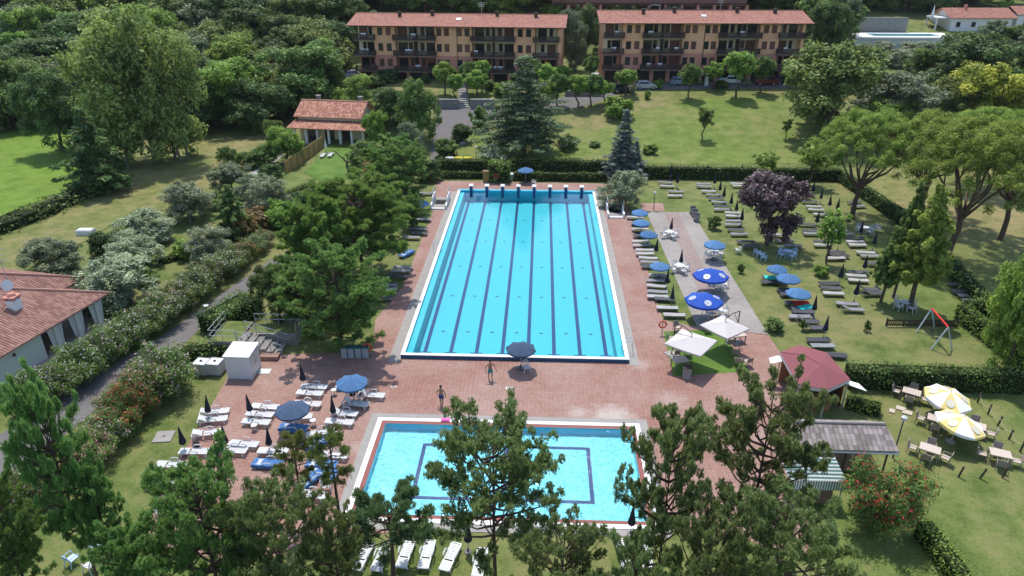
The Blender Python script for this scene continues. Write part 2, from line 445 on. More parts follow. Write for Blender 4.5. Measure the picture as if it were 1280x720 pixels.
def umbrella_pine(kind, mat, seed, H=11.0, W=13.0, clumps=300, per=120, leaf=0.17, th=0.24, stems=1, aspect=0.2):
    rng = np.random.default_rng(seed); C = []; Rr = []; mb = MB()
    fork = H * 0.36
    for s_ in range(stems):
        o = np.zeros(3) if stems == 1 else np.append(rng.normal(size=2) * 0.5, 0)
        limb(mb, (o[0], o[1], -0.3), (o[0] * 2, o[1] * 2, fork), 0.36, 0.27, rng, 8)
    nb = 11
    ends = []
    for k in range(nb):
        a = 2.39996 * k + rng.random() * 0.5; rr = W * 0.5 * (0.35 + 0.5 * ((k + 0.5) / nb) ** 0.6)
        e = np.array([rr * math.cos(a), rr * math.sin(a), H * (0.78 - 0.14 * (rr / (W / 2)) ** 2)])
        limb(mb, (0, 0, fork * rng.uniform(0.75, 1.0)), e, 0.16, 0.06, rng, 6, -0.06)
        ends.append(e)
        for q in range(4):
            e2 = e + np.append(rng.normal(size=2) * W * 0.10, H * 0.10); limb(mb, e * 0.8 + np.array([0, 0, fork * .2]), e2, 0.06, 0.02, rng, 4)
    for i in range(clumps):
        a = 2.39996 * i + rng.normal() * 0.3; f = math.sqrt((i + 0.5) / clumps); rr = W / 2 * f * (1 + rng.normal() * 0.05)
        top = H * (1 - 0.27 * f ** 2.4)
        lump = 0.5 * math.sin(3 * a + seed) + 0.5 * math.sin(rr * 1.3 + seed * 2)
        z = top - abs(rng.normal()) * th * H * 0.30 + lump * 0.35 - 0.35
        C.append((rr * math.cos(a), rr * math.sin(a), z)); Rr.append(W * rng.uniform(0.04, 0.07))
    me = leaf_clumps(kind, C, Rr, per, leaf, mat, seed, aspect, 0.9, 0.6)
    reg(kind, me, mb, M_BARKP, H, W)

def black_pine(kind, mat, seed, H=10.5, W=9.5, base=0.28, whorls=11, blades=11, bare=0.35, dens=1.0, length=0.17):
    """open pine: upturned limbs whose outer ends carry tufts of long needles"""
    rng = np.random.default_rng(seed); mb = MB(); TP = []; TA = []
    lean = rng.normal(size=2) * 0.12
    def ax(z): f = z / H; return np.array([lean[0] * math.sin(f * 2.5), lean[1] * math.sin(f * 3.0), z])
    mb.tube([ax(H * f) + np.array([0, 0, -0.4 if f == 0 else 0]) for f in np.linspace(0, 0.98, 9)], list(np.linspace(0.19, 0.035, 9)), 8)
    def cluster(e, d, n, rad):
        for _ in range(int(n * dens)):
            q = unit(rng, 1)[0] * rad * rng.random() ** 0.5; q[2] *= 0.75
            TP.append(e + q); v = d * 0.5 + q / (rad + 1e-6) * 0.55 + np.array([0, 0, 0.65]); TA.append(v / np.linalg.norm(v))
    for wl in range(whorls):
        f = wl / (whorls - 1); z = H * (base + (0.90 - base) * f ** 0.92)
        prof = math.sin(PI * (0.20 + 0.66 * f)) ** 0.8
        nb = int(rng.integers(3, 6))
        a0 = rng.random() * 6.28
        for k in range(nb):
            a = a0 + 2 * PI * k / nb + rng.normal() * 0.35
            L = W / 2 * prof * rng.uniform(0.62, 1.12)
            if L < 0.5: L = 0.5
            st = ax(z); d = np.array([math.cos(a), math.sin(a), 0.10 + 0.32 * f + rng.normal() * 0.1])
            end = st + d * L; end[2] += 0.10 * L
            limb(mb, st, end, 0.035 + 0.012 * L, 0.018, rng, 5, -0.06, 4)
            ns = max(2, int(L * 1.9))
            for q in range(ns):
                g = bare + (1 - bare) * (q + 0.7) / ns
                sd = d + np.append(rng.normal(size=2) * 0.75, 0.2); sl = L * 0.30 * (1.25 - g * 0.5) * rng.uniform(0.6, 1.2)
                s0 = st + (end - st) * g; s1 = s0 + sd / np.linalg.norm(sd) * sl
                limb(mb, s0, s1, 0.02, 0.008, rng, 3, -0.04, 2)
                dd = sd / np.linalg.norm(sd)
                cluster(s1, dd, 34, 0.34); cluster((s0 + s1) / 2, dd, 9, 0.22)
            cluster(end, d / np.linalg.norm(d), 13, 0.38)
    cluster(ax(H * 0.97), np.array([0, 0, 1.0]), 18, 0.42); cluster(ax(H * 0.90), np.array([0, 0, 1.0]), 16, 0.55)
    me = tufts(kind, np.array(TP), np.array(TA), blades, length, 0.021, mat, seed)
    reg(kind, me, mb, M_BARKP, H, W)

def ball(kind, mat, seed, H=3.6, W=2.3, stem=1.6, clumps=60, per=80, leaf=0.11, flat=0.85, flower=0.0, fmat=None, squash=0.85, bark=None, lean=0.0, aspect=0.5, spr=0.1):
    rng = np.random.default_rng(seed); zc = (H + stem) / 2; hz = (H - stem) / 2; C = []; Rr = []
    for i in range(clumps):
        d = unit(rng, 1)[0]; r = rng.uniform(0.45, 0.86) * (1 + rng.normal() * spr)
        C.append((d[0] * W / 2 * r + lean, d[1] * W / 2 * r, zc + d[2] * hz * r)); Rr.append(W * rng.uniform(0.10, 0.17))
    mats = mat if not fmat else [mat, fmat]
    me = leaf_clumps(kind, C, Rr, per, leaf, mats, seed, aspect, 0.45, squash, flower)
    mb = MB(); limb(mb, (0, 0, -0.2), (lean, 0, zc), 0.035 * W + 0.02, 0.025 * W, rng, 6)
    for i in range(6): limb(mb, (lean * .8, 0, stem * 0.9 if stem > .4 else .1), C[i * 3], 0.02 * W, 0.008 * W, rng, 4)
    reg(kind, me, mb, bark or M_BARK, H, W)

# --- one or more prototypes of each kind
for i, (k, m) in enumerate([('deep_tree', 'deep'), ('deep_tree', 'deep'), ('deep_tree', 'deep'), ('mid_tree', 'mid'), ('mid_tree', 'mid'), ('mid_tree', 'mid'),
                            ('olive_tree_wild', 'olivegreen'), ('olive_tree_wild', 'olivegreen'), ('light_tree', 'light'), ('light_tree', 'light'), ('grey_tree', 'grey'), ('yellow_tree', 'yellow')]):
    broad(k, M_LEAF[m], 11 + i, lobes=12 + i % 3, clumps=14, per=110, leaf=0.20, base=0.02 + 0.02 * (i % 3))
broad('poplar', M_LEAF['poplar'], 41, H=20, W=15, base=0.04, lobes=22, clumps=15, per=70, leaf=0.33, upright=0.6, stems=4, bark=M_BARKG)
broad('poplar', M_LEAF['poplar'], 44, H=20, W=15, base=0.04, lobes=20, clumps=15, per=70, leaf=0.33, upright=0.6, stems=3, bark=M_BARKG)
broad('upright_tree', M_LEAF['mid'], 42, H=9, W=4.4, base=0.22, lobes=11, clumps=12, per=70, leaf=0.17, upright=0.6)
broad('upright_bright', M_LEAF['light'], 43, H=9, W=4.6, base=0.22, lobes=12, clumps=12, per=75, leaf=0.16, upright=0.6)
broad('purple_plum', M_LEAF['purple'], 45, H=6.5, W=5.4, base=0.14, lobes=13, clumps=12, per=85, leaf=0.16)
broad('garden_olive', M_LEAF['silver'], 46, H=4.4, W=4.6, base=0.06, lobes=12, clumps=12, per=95, leaf=0.14, aspect=0.25, stems=2, bark=M_BARKG)
broad('garden_olive', M_LEAF['silver'], 47, H=4.4, W=4.6, base=0.06, lobes=13, clumps=12, per=95, leaf=0.14, aspect=0.25, bark=M_BARKG)
broad('garden_olive', M_LEAF['grey'], 48, H=4.4, W=4.6, base=0.02, lobes=12, clumps=13, per=95, leaf=0.14, aspect=0.25, stems=2, bark=M_BARKG)
broad('near_bright', M_LEAF['light'], 51, H=9, W=7.5, base=0.05, lobes=13, clumps=14, per=110, leaf=0.17)
conic('cedar', M_LEAF['cedar'], 61, H=15, W=13.5, base=0.16, layers=15, per=70, leaf=0.24, droop=0.16, ragged=0.22, aspect=0.28, power=0.85, flat=0.32)
conic('spruce', M_LEAF['spruce'], 62, H=12, W=5.8, base=0.02, layers=20, per=56, leaf=0.2, droop=0.32, ragged=0.22, aspect=0.25, power=0.75)
conic('layered', M_LEAF['mid'], 63, H=6, W=4.5, base=0.06, layers=11, per=60, leaf=0.15, droop=0.2, aspect=0.35, power=0.55, flat=0.5)
conic('layered', M_LEAF['deep'], 64, H=9, W=6.5, base=0.04, layers=13, per=60, leaf=0.2, droop=0.25, aspect=0.35, power=0.6, flat=0.6)
conic('hornbeam', M_LEAF['hornbeam'], 52, H=9, W=4.6, base=0.27, layers=15, per=120, leaf=0.14, droop=-.02, aspect=0.5, power=0.7, flat=0.9, ragged=.2)
conic('hornbeam', M_LEAF['mid'], 53, H=9, W=4.2, base=0.30, layers=15, per=120, leaf=0.14, droop=-.02, aspect=0.5, power=0.6, flat=0.9, ragged=.2)
umbrella_pine('umbrella_pine', M_LEAF['stonepine'], 71)
umbrella_pine('umbrella_pine', M_LEAF['stonepine'], 72, stems=2)
umbrella_pine('umbrella_pine', M_LEAF['stonepine'], 73, W=12, th=0.4)
black_pine('green_pine', M_LEAF['greenpine'], 81, H=9, W=8, base=0.20, whorls=14, bare=0.15, dens=1.6)
black_pine('green_pine', M_LEAF['greenpine'], 82, H=9, W=8, base=0.14, whorls=15, bare=0.1, dens=1.6)
black_pine('dark_pine', M_LEAF['densepine'], 83, H=10, W=10, base=0.18, whorls=15, bare=0.2, dens=1.5, length=.26)
black_pine('dark_pine', M_LEAF['densepine'], 84, H=10, W=10, base=0.14, whorls=15, bare=0.2, dens=1.5, length=.26)
black_pine('black_pine', M_LEAF['pine'], 91, base=0.34, bare=0.36, whorls=12, dens=1.2)
black_pine('black_pine', M_LEAF['pine'], 92, base=0.22, bare=0.25, whorls=14, dens=1.3)
black_pine('black_pine', M_LEAF['pine'], 93, base=0.14, bare=0.2, whorls=14, dens=1.15)
black_pine('small_pine', M_LEAF['bluepine'], 94, H=5.5, W=6, base=0.46, whorls=7, bare=0.35, dens=0.9, length=0.24)
black_pine('thin_pine', M_LEAF['olivegreen'], 95, H=8, W=3.4, base=0.5, whorls=6, bare=0.4, dens=0.55, length=0.24)
for s_ in (101, 102, 103): ball('lollipop', M_LEAF['light'] if s_ != 103 else M_LEAF['mid'], s_, H=4.4, W=3.3, stem=1.7, leaf=0.15, spr=.05)
ball('lollipop', M_LEAF['light'], 104, H=4.4, W=3.3, stem=1.9, leaf=0.15, lean=0.5)
ball('sapling', M_LEAF['light'], 49, H=4.2, W=1.9, stem=.9, clumps=46, per=36, leaf=.11, squash=1.1, spr=.3)
ball('sapling', M_LEAF['mid'], 50, H=3.4, W=1.5, stem=1.2, clumps=46, per=40, leaf=.10, squash=1.1, spr=.2)
for s_, m in ((111, 'mid'), (112, 'deep'), (113, 'mid')): ball('round_bush', M_LEAF[m], s_, H=2.2, W=2.4, stem=0.05, leaf=0.12, clumps=50)
ball('light_bush', M_LEAF['light'], 114, H=2.2, W=2.4, stem=0.05, leaf=0.12, clumps=50, spr=.2)
ball('silver_bush', M_LEAF['silver'], 115, H=2.2, W=2.6, stem=0.05, leaf=0.12, clumps=50, spr=.2)
for k, m, fm, fl, sd in (('white_oleander', 'mid', M_WHITE, 0.18, 121), ('white_oleander', 'mid', M_PALEP, 0.20, 122), ('pale_oleander', 'mid', M_PALEP, 0.24, 123),
                         ('pink_oleander', 'mid', M_PINK, 0.26, 124), ('red_oleander', 'mid', M_RED, 0.34, 125), ('red_oleander', 'mid', M_RED, 0.26, 126)):
    ball(k, M_LEAF[m], sd, H=2.6, W=3.3, stem=0.02, clumps=84, per=110, leaf=0.08, aspect=0.35, flower=fl, fmat=fm, squash=0.9, spr=0.14)
ball('rust_bush', M_LEAF['rust'], 127, H=2.2, W=2.4, stem=0.05, leaf=0.12, clumps=44, spr=.2)
ball('small_plant', M_LEAF['mid'], 128, H=0.7, W=0.8, stem=0.02, leaf=0.07, clumps=22, per=30, spr=.3)

def tree(kind, px, py, top, wpx, label, name='tree', cat='tree', group=None, var=0, rz=None, at=0):
    L = TREES[kind]; cr, tr, h0, w0 = L[var % len(L)]
    rz = random.random() * 6.28 if rz is None else rz
    S = SAMPLE(cr); bx = px; p, t = G(bx, py); H = max(.3, rise(px, py, top)); W = wpx * t; yt = py
    c, q = math.cos(rz), math.sin(rz); X, Y, Z = S[:, 0] * c - S[:, 1] * q, S[:, 0] * q + S[:, 1] * c, S[:, 2]
    for it in range(8):     # grow the crown until it covers what the photograph shows of it
        p, t = G(bx, py)
        wx, wy, wz = p.x + X * (W / w0), p.y + Y * (W / w0), p.z + Z * (H / h0) - CAMH
        r = wx * CYW + wy * SYW; f = -wx * SYW + wy * CYW; dep = f * CP - wz * SP; up = f * SP + wz * CP
        u = 640 + FPX * r / dep; v = 360 - FPX * up / dep
        x0, x1 = np.percentile(u, 2), np.percentile(u, 98); yt = np.percentile(v, 0.5)
        W *= min(1.3, max(.7, wpx / max(1.0, x1 - x0)))
        H *= min(1.25, max(.75, ((py - top) / max(1.0, py - yt)) ** .8)); H = max(H, W * .55)
        if at: bx += (px - (x0 + x1) / 2) * .8
    return put_tree((cr, tr, h0, w0), p, H, W, label, name, cat, group, rz)

SMP = {}
def SAMPLE(me):
    if me.name not in SMP:
        n = len(me.vertices); a = np.empty(n * 3, np.float32); me.vertices.foreach_get('co', a); a = a.reshape(-1, 3); SMP[me.name] = a[::max(1, n // 1500)].astype(float)
    return SMP[me.name]

def put_tree(proto, p, H, W, label, name, cat, group=None, rz=None):
    cr, tr, h0, w0 = proto
    e = empty(name, p, random.random() * 6.28 if rz is None else rz)
    e.scale = (W / w0, W / w0, H / h0)
    tag(e, label, cat, group)
    o = bpy.data.objects.new('crown' if cat == 'tree' else 'foliage', cr); COL.objects.link(o); o.parent = e
    if tr:
        o = bpy.data.objects.new('trunk' if cat == 'tree' else 'stem', tr); COL.objects.link(o); o.parent = e
    return e

# ------------------------------------------------------------------ clipped hedges
def hedge(pts, w, h, label, mat='hedge', dens=26, leaf=0.12, name='hedge', group=None, rough=0.12, seed=0, wob=0.0, cat='hedge'):
    """a clipped hedge along a ground polyline: a dense twiggy core under a skin of leaves"""
    rng = np.random.default_rng(seed + int(abs(pts[0][0]) * 10)); mb = MB()
    P = []; N = []
    for (a, b) in zip(pts[:-1], pts[1:]):
        a = np.array(a[:2], float); b = np.array(b[:2], float); L = np.linalg.norm(b - a); d = (b - a) / L; nn = np.array([-d[1], d[0]])
        seg = max(1, int(L / 1.5))
        for i in range(seg):
            q0 = a + d * L * i / seg; q1 = a + d * L * (i + 1) / seg
            z0 = min(T(*q0), T(*q1)) - 0.1; c = (q0 + q1) / 2
            hh = h * (1 + rng.normal() * wob)
            mb.box((c[0], c[1], z0 + (hh * 0.9 + 0.1) / 2), (L / seg * 0.995, w * 0.84, hh * 0.9 + 0.1), 0, math.atan2(d[1], d[0]))
        zt = lambda s_: T(*(a + d * s_))
        for side, area in ((0, L * w), (1, L * h), (-1, L * h), (2, w * h), (-2, w * h)):
            n = int(area * dens)
            if n < 1: continue
            s_ = rng.random(n) * L; o = (rng.random(n) - 0.5) * w; z = rng.random(n) * h
            nv = np.zeros((n, 3))
            if side == 0: z[:] = h; nv[:, 2] = 1
            elif abs(side) == 1: o[:] = side * w / 2; nv[:, :2] = nn * side
            else: s_[:] = L if side > 0 else 0; nv[:, :2] = d * (1 if side > 0 else -1)
            base = a[None, :] + d[None, :] * s_[:, None] + nn[None, :] * o[:, None]
            zz = np.array([zt(v) for v in s_])
            lump = (np.sin(s_ * 2.1 + seed) + np.sin(s_ * 0.83 + 2 * seed) + np.sin(o * 3 + z * 2.3)) * 0.33
            pp = np.column_stack([base, zz + z]) + nv * (lump * rough + rng.normal(size=n) * rough * 0.55)[:, None]
            P.append(pp); N.append(nv)
    P = np.concatenate(P); N = np.concatenate(N); n = len(P)
    N = N * 0.6 + unit(rng, n) * 0.75 + np.array([0, 0, 0.25]); N /= np.linalg.norm(N, axis=1, keepdims=True)
    tone = np.clip(0.5 + 0.22 * np.sin(P[:, 0] * 1.7 + P[:, 2] * 2) + (rng.random(n) - 0.5) * 0.6, 0, 1)
    root = empty(name, (pts[0][0], pts[0][1], T(pts[0][0], pts[0][1])))
    tag(root, label, cat, group)
    off = np.array([pts[0][0], pts[0][1], T(pts[0][0], pts[0][1])])
    me = card_mesh('foliage', P - off, N, leaf * (0.7 + 0.6 * rng.random(n)), 0.55, tone, M_LEAF[mat], None, rng)
    o = bpy.data.objects.new('foliage', me); COL.objects.link(o); o.parent = root
    mb.v = [(v[0] - off[0], v[1] - off[1], v[2] - off[2]) for v in mb.v]
    mb.build('core', paint('hedge_twigs', (0.020, 0.028, 0.010), 0.95, 0.05, 0.4, 8.0), root)
    return root
# ------------------------------------------------------------------ ground sheets
CW_ = 0.32; CZ = 0.36      # coping of the long pool: width and height over the deck
PX0 = (atz(572, 239, CZ).x + atz(500.5, 444, CZ).x) / 2 + CW_; PX1 = (atz(743.5, 240, CZ).x + atz(787, 448.5, CZ).x) / 2 - CW_
PY0 = (atz(500.5, 444, CZ).y + atz(787, 448.5, CZ).y) / 2 + CW_; PY1 = (atz(578, 238, CZ).y + atz(741, 239.5, CZ).y) / 2
SX0 = (atz(482, 529.5).x + atz(444.8, 641.7).x) / 2; SX1 = atz(789, 538).x; SY1 = (atz(482, 529.5).y + atz(791, 537).y) / 2; SY0 = atz(444.8, 641.7).y
M_LAWN = grassmat('lawn_grass', (0.060, 0.090, 0.018), (0.106, 0.142, 0.034), (0.155, 0.19, 0.054), (0.20, 0.172, 0.075), 0.535)
M_PARK = grassmat('park_grass', (0.070, 0.112, 0.017), (0.114, 0.162, 0.029), (0.16, 0.205, 0.046), (0.20, 0.18, 0.07), 0.535)
M_FIELD = grassmat('crop_field', (0.066, 0.125, 0.010), (0.115, 0.195, 0.020), (0.155, 0.24, 0.035), (0.12, 0.15, 0.03), 0.56)
M_MEADOW = grassmat('dry_meadow', (0.085, 0.105, 0.026), (0.13, 0.15, 0.040), (0.18, 0.185, 0.060), (0.25, 0.19, 0.092), 0.53)
M_FRESH = grassmat('watered_lawn', (0.050, 0.105, 0.014), (0.088, 0.158, 0.024), (0.13, 0.20, 0.038), (0.15, 0.16, 0.05), 0.64)

def ground():
    xs = sorted(set([round(v, 3) for v in np.arange(-258, 259, 3.0)] + [PX0, PX1, SX0, SX1]))
    ys = sorted(set([round(v, 3) for v in np.arange(-60, 421, 3.0)] + [PY0, PY1, SY0, SY1]))
    V = [(x, y, T(x, y) - 0.02) for y in ys for x in xs]; F = []
    nx = len(xs)
    for j in range(len(ys) - 1):
        for i in range(nx - 1):
            cx = (xs[i] + xs[i + 1]) / 2; cy = (ys[j] + ys[j + 1]) / 2
            if PX0 < cx < PX1 and PY0 < cy < PY1: continue
            if SX0 < cx < SX1 and SY0 < cy < SY1: continue
            a = j * nx + i; F.append((a, a + 1, a + nx + 1, a + nx))
    me = bpy.data.meshes.new('ground'); me.from_pydata(V, [], F); me.materials.append(M_LAWN); me.update()
    o = bpy.data.objects.new('ground', me); COL.objects.link(o); tag(o, kind='structure')
ground()

def sheet(name, pts, mat, z=0.0, slope=None, holes=()):
    pts = [p if isinstance(p, Vector) else G(*p)[0] for p in pts]
    bm = bmesh.new(); vs = [bm.verts.new((p.x, p.y, 0)) for p in pts]
    bm.faces.new(vs)
    bmesh.ops.triangulate(bm, faces=bm.faces[:])
    def cut(ax, v):
        no = (1, 0, 0) if ax == 0 else (0, 1, 0); co = (v, 0, 0) if ax == 0 else (0, v, 0)
        bmesh.ops.bisect_plane(bm, geom=bm.verts[:] + bm.edges[:] + bm.faces[:], plane_co=co, plane_no=no, dist=1e-5)
    x0, x1 = min(p.x for p in pts), max(p.x for p in pts); y0, y1 = min(p.y for p in pts), max(p.y for p in pts)
    if slope is None: slope = y1 > 100
    if slope:
        for v in np.arange(math.floor(x0 / 3) * 3, x1 + 3, 3.0): cut(0, v)
        for v in np.arange(math.floor(y0 / 3) * 3, y1 + 3, 3.0): cut(1, v)
    for (a, b, c, d) in holes:
        cut(0, a); cut(0, b); cut(1, c); cut(1, d)
    dl = [f for f in bm.faces for (a, b, c, d) in holes if a < f.calc_center_median().x < b and c < f.calc_center_median().y < d]
    if dl: bmesh.ops.delete(bm, geom=list(set(dl)), context='FACES')
    for v in bm.verts: v.co.z = T(v.co.x, v.co.y) + z + (0.035 if slope else 0)
    for f in bm.faces:
        f.normal_update()
        if f.normal.z < 0: f.normal_flip()
    me = bpy.data.meshes.new(name); bm.to_mesh(me); bm.free(); me.materials.append(mat)
    o = bpy.data.objects.new(name, me); COL.objects.link(o); tag(o, kind='structure'); return o

def brickmat(name, c1, c2, mortar, sx=0.32, sy=0.32, wear=(0.36, 0.27, 0.23), off=0.0, wr=0.6, spots=()):
    n = NT(name); co = n.coord()
    b = n.add('ShaderNodeTexBrick', offset=off, ins={'Vector': co, 'Color1': c1, 'Color2': c2, 'Mortar': mortar, 'Scale': 1.0, 'Mortar Size': 0.018, 'Brick Width': sx, 'Row Height': sy, 'Mortar Smooth': 0.3})
    w = n.noise(co, 0.16, 5, 0.65); w2 = n.noise(co, 1.1, 5, 0.75)
    m = n.ramp(n.math('ADD', n.math('MULTIPLY', w, 0.65), n.math('MULTIPLY', w2, 0.35)), [(0.40, 0.0), (0.66, 1.0)])
    col = n.mix(n.math('MULTIPLY', m, wr), b.outputs['Color'], wear)
    for sx_, sy_, r_, a_ in spots:       # lime stains left by dried splashes
        v = n.add('ShaderNodeVectorMath', operation='SUBTRACT', ins={0: co, 1: (sx_, sy_, 0)}).outputs[0]
        d = n.math('DIVIDE', n.add('ShaderNodeVectorMath', operation='LENGTH', ins={0: v}).outputs['Value'], r_)
        d = n.math('ADD', d, n.math('MULTIPLY', n.math('SUBTRACT', n.noise(co, 1.6, 5, 0.7), 0.5), 1.3))
        col = n.mix(n.math('MULTIPLY', n.ramp(d, [(0.35, 1.0), (1.0, 0.0)]), a_), col, (0.42, 0.37, 0.33))
    f = n.noise(co, 4.0, 4, 0.8)
    col = n.mix(0.5, col, n.ramp(f, [(0.3, 0.32), (0.7, 0.66)]), 'OVERLAY')
    h = n.math('SUBTRACT', 1.0, b.outputs['Fac'])
    return n.done(n.bsdf(col, 0.75, 0.25, 0, n.bump(h, 0.4, 0.01)))
M_DECK = brickmat('red_deck_paving', (0.275, 0.138, 0.104), (0.236, 0.114, 0.086), (0.150, 0.09, 0.072), spots=[(*G(766, 522)[0][:2], 1.9, .75), (*G(722, 515)[0][:2], .9, .5), (*G(800, 455)[0][:2], 1.2, .35), (*G(450, 560)[0][:2], 1.0, .3), (*G(840, 500)[0][:2], 1.5, .3)])
M_COBBLE = brickmat('grey_block_paving', (0.30, 0.27, 0.245), (0.235, 0.21, 0.19), (0.15, 0.135, 0.12), 0.22, 0.11, (0.36, 0.33, 0.30), 0.5)
M_COBBLER = brickmat('rose_block_paving', (0.30, 0.205, 0.175), (0.24, 0.165, 0.145), (0.15, 0.12, 0.11), 0.22, 0.11, (0.33, 0.27, 0.24), 0.5)
M_ASPH = paint('asphalt', (0.135, 0.125, 0.122), 0.9, 0.15, 0.25, 0.8, bump=0.3)
M_CONC = paint('concrete', (0.27, 0.255, 0.235), 0.85, 0.2, 0.22, 1.2, bump=0.2)
M_COPING = paint('white_coping', (0.70, 0.69, 0.67), 0.6, 0.3, 0.12, 2.0)
M_WHITE_W = paint('white_render', (0.70, 0.685, 0.66), 0.8, 0.2, 0.08, 1.0)
M_CREAM = paint('cream_render', (0.66, 0.56, 0.36), 0.85, 0.2, 0.1, 0.8)
M_OCHRE = paint('ochre_render', (0.70, 0.38, 0.215), 0.85, 0.2, 0.12, 0.6)
M_BRICKRED = paint('red_render', (0.50, 0.23, 0.165), 0.85, 0.2, 0.15, 0.6)
M_DARKWOOD = paint('dark_brown_wood', (0.055, 0.038, 0.030), 0.7, 0.25, 0.25, 4.0)
M_BROWN = paint('brown_shutter', (0.13, 0.060, 0.040), 0.6, 0.3, 0.2, 3.0, jitter=0.25)
M_DARKGL = paint('dark_glass', (0.020, 0.024, 0.028), 0.08, 0.6, 0.3, 0.7)
M_STONE = paint('grey_stone', (0.23, 0.21, 0.185), 0.9, 0.2, 0.4, 1.6, bump=0.9)
M_METAL = paint('galvanised_steel', (0.42, 0.44, 0.45), 0.45, 0.5, 0.15, 4.0, 0.4)
M_STEEL = paint('stainless_steel', (0.65, 0.66, 0.67), 0.25, 0.5, 0.05, 4.0, 0.9)
M_TILE = tilemat('terracotta_tiles', (0.25, 0.105, 0.075), (0.34, 0.15, 0.105), (0.43, 0.21, 0.15))
M_TILEV = tilemat('dull_terracotta_tiles', (0.20, 0.10, 0.078), (0.27, 0.14, 0.108), (0.345, 0.195, 0.155), 0.24, 0.40)
M_TILEOLD = tilemat('weathered_terracotta_tiles', (0.25, 0.105, 0.072), (0.40, 0.18, 0.12), (0.55, 0.30, 0.21), 0.24, 0.4)
M_TILEGREY = tilemat('grey_roof_tiles', (0.16, 0.135, 0.125), (0.235, 0.20, 0.185), (0.33, 0.29, 0.27), 0.30, 0.40)
M_NAVYWALL = paint('dark_blue_pool_wall', (0.028, 0.080, 0.165), 0.5, 0.3, 0.1, 2.0)

# --- paving, paths, fields
sheet('deck', [(546, 226), (762, 229.5), (786, 262), (829, 400), (871, 408.5), (960, 418.5), (1000, 475), (1012, 560), (1010, 700), (900, 664), (640, 664), (402, 668),
               (330, 700), (180, 690), (192, 628), (283, 474.5), (330, 443.5), (466, 440), (469, 400), (503, 358), (541, 265)], M_DECK, 0.0, False,
      [(PX0, PX1, PY0, PY1), (SX0, SX1, SY0, SY1)])
sheet('paved_terrace', [(808, 265), (865, 265), (960, 418), (871, 408)], M_COBBLE, 0.004, False)
sheet('paved_path', [(830, 265), (848, 265), (915, 413), (893, 410)], M_COBBLER, 0.008, False)
sheet('paved_slab', [(801, 254), (828, 254), (831.5, 264), (803, 264)], M_DECK, 0.004, False)
sheet('lawn', [(829, 414.5), (899, 411.5), (938, 464), (842, 470.5)], M_FRESH, 0.004, False)
sheet('field', [(-240, 300), (-60, 160), (92, 163), (104, 232), (62, 246), (0, 270), (-60, 292)], M_FIELD, 0.0, True)
sheet('meadow', [(-80, 330), (0, 278), (105, 236), (120, 205), (200, 157), (330, 152), (372, 158), (345, 190), (300, 215), (215, 262), (160, 268), (110, 300), (40, 335), (-60, 372)], M_MEADOW, 0.0, True)
sheet('park', [(560, 205), (585, 168), (680, 160), (760, 137), (830, 112), (1000, 112), (1062, 150), (1060, 200), (1050, 205)], M_PARK, 0.0, True)
sheet('bank', [(690, 150), (770, 116), (835, 111), (980, 111), (1002, 120), (880, 122), (800, 138), (740, 165)], M_MEADOW, 0.004, True)
sheet('pine_ground', [(1052, 215), (1130, 205), (1290, 210), (1500, 330), (1420, 420), (1290, 400), (1200, 345), (1122, 268)], M_MEADOW, 0.0, True)
sheet('terrace_lawn', [(470, 106), (545, 103), (548, 122), (545, 126), (500, 124)], M_MEADOW, 0.0, True)
sheet('garden_lawn', [(380, 215), (410, 182), (455, 184), (480, 205), (410, 232)], M_FRESH, 0.0, True)
sheet('road', [(538, 200), (540, 178), (545, 150), (546, 135), (572, 133), (640, 137), (690, 126), (752, 108), (800, 104.5), (1010, 103), (1010, 110.5), (830, 112), (780, 115), (742, 130), (680, 144), (600, 152), (574, 170), (556, 200)], M_ASPH, 0.02, True)
sheet('drive', [(348, 318), (352, 333), (250, 410), (236, 424), (110, 520), (60, 560), (-80, 680), (-140, 640), (62, 500), (196, 424), (262, 378)], M_ASPH, 0.0, False)
sheet('garden_path', [(296, 226), (340, 198), (362, 176), (368, 178), (346, 202), (304, 230)], M_CONC, 0.01, True)

# --- the long pool
def watermat(name, tint, rough, s1, st, s2, amt):
    n = NT(name); co = n.coord()
    h = n.math('ADD', n.noise(co, s1, 3, 0.6), n.math('MULTIPLY', n.noise(co, s2, 2, 0.5), amt))
    nm = n.bump(h, min(1.0, st), 0.06 * max(1.0, st))
    fr = n.add('ShaderNodeFresnel', ins={'IOR': 1.33}); n.put(fr, 'Normal', nm)
    tr = n.add('ShaderNodeBsdfTransparent', ins={'Color': tint})
    gl = n.add('ShaderNodeBsdfGlossy', ins={'Color': (1, 1, 1), 'Roughness': rough}); n.put(gl, 'Normal', nm)
    mx = n.add('ShaderNodeMixShader'); n.t.links.new(fr.outputs[0], mx.inputs[0]); n.t.links.new(tr.outputs[0], mx.inputs[1]); n.t.links.new(gl.outputs[0], mx.inputs[2])
    return n.done(mx)
M_WATER = watermat('pool_water', (0.80, 0.97, 0.985), 0.03, 1.6, 0.22, 0.5, 0.7)
M_WATER2 = watermat('paddling_water', (0.90, 0.985, 0.99), 0.07, 4.5, 1.5, 1.6, 0.5)

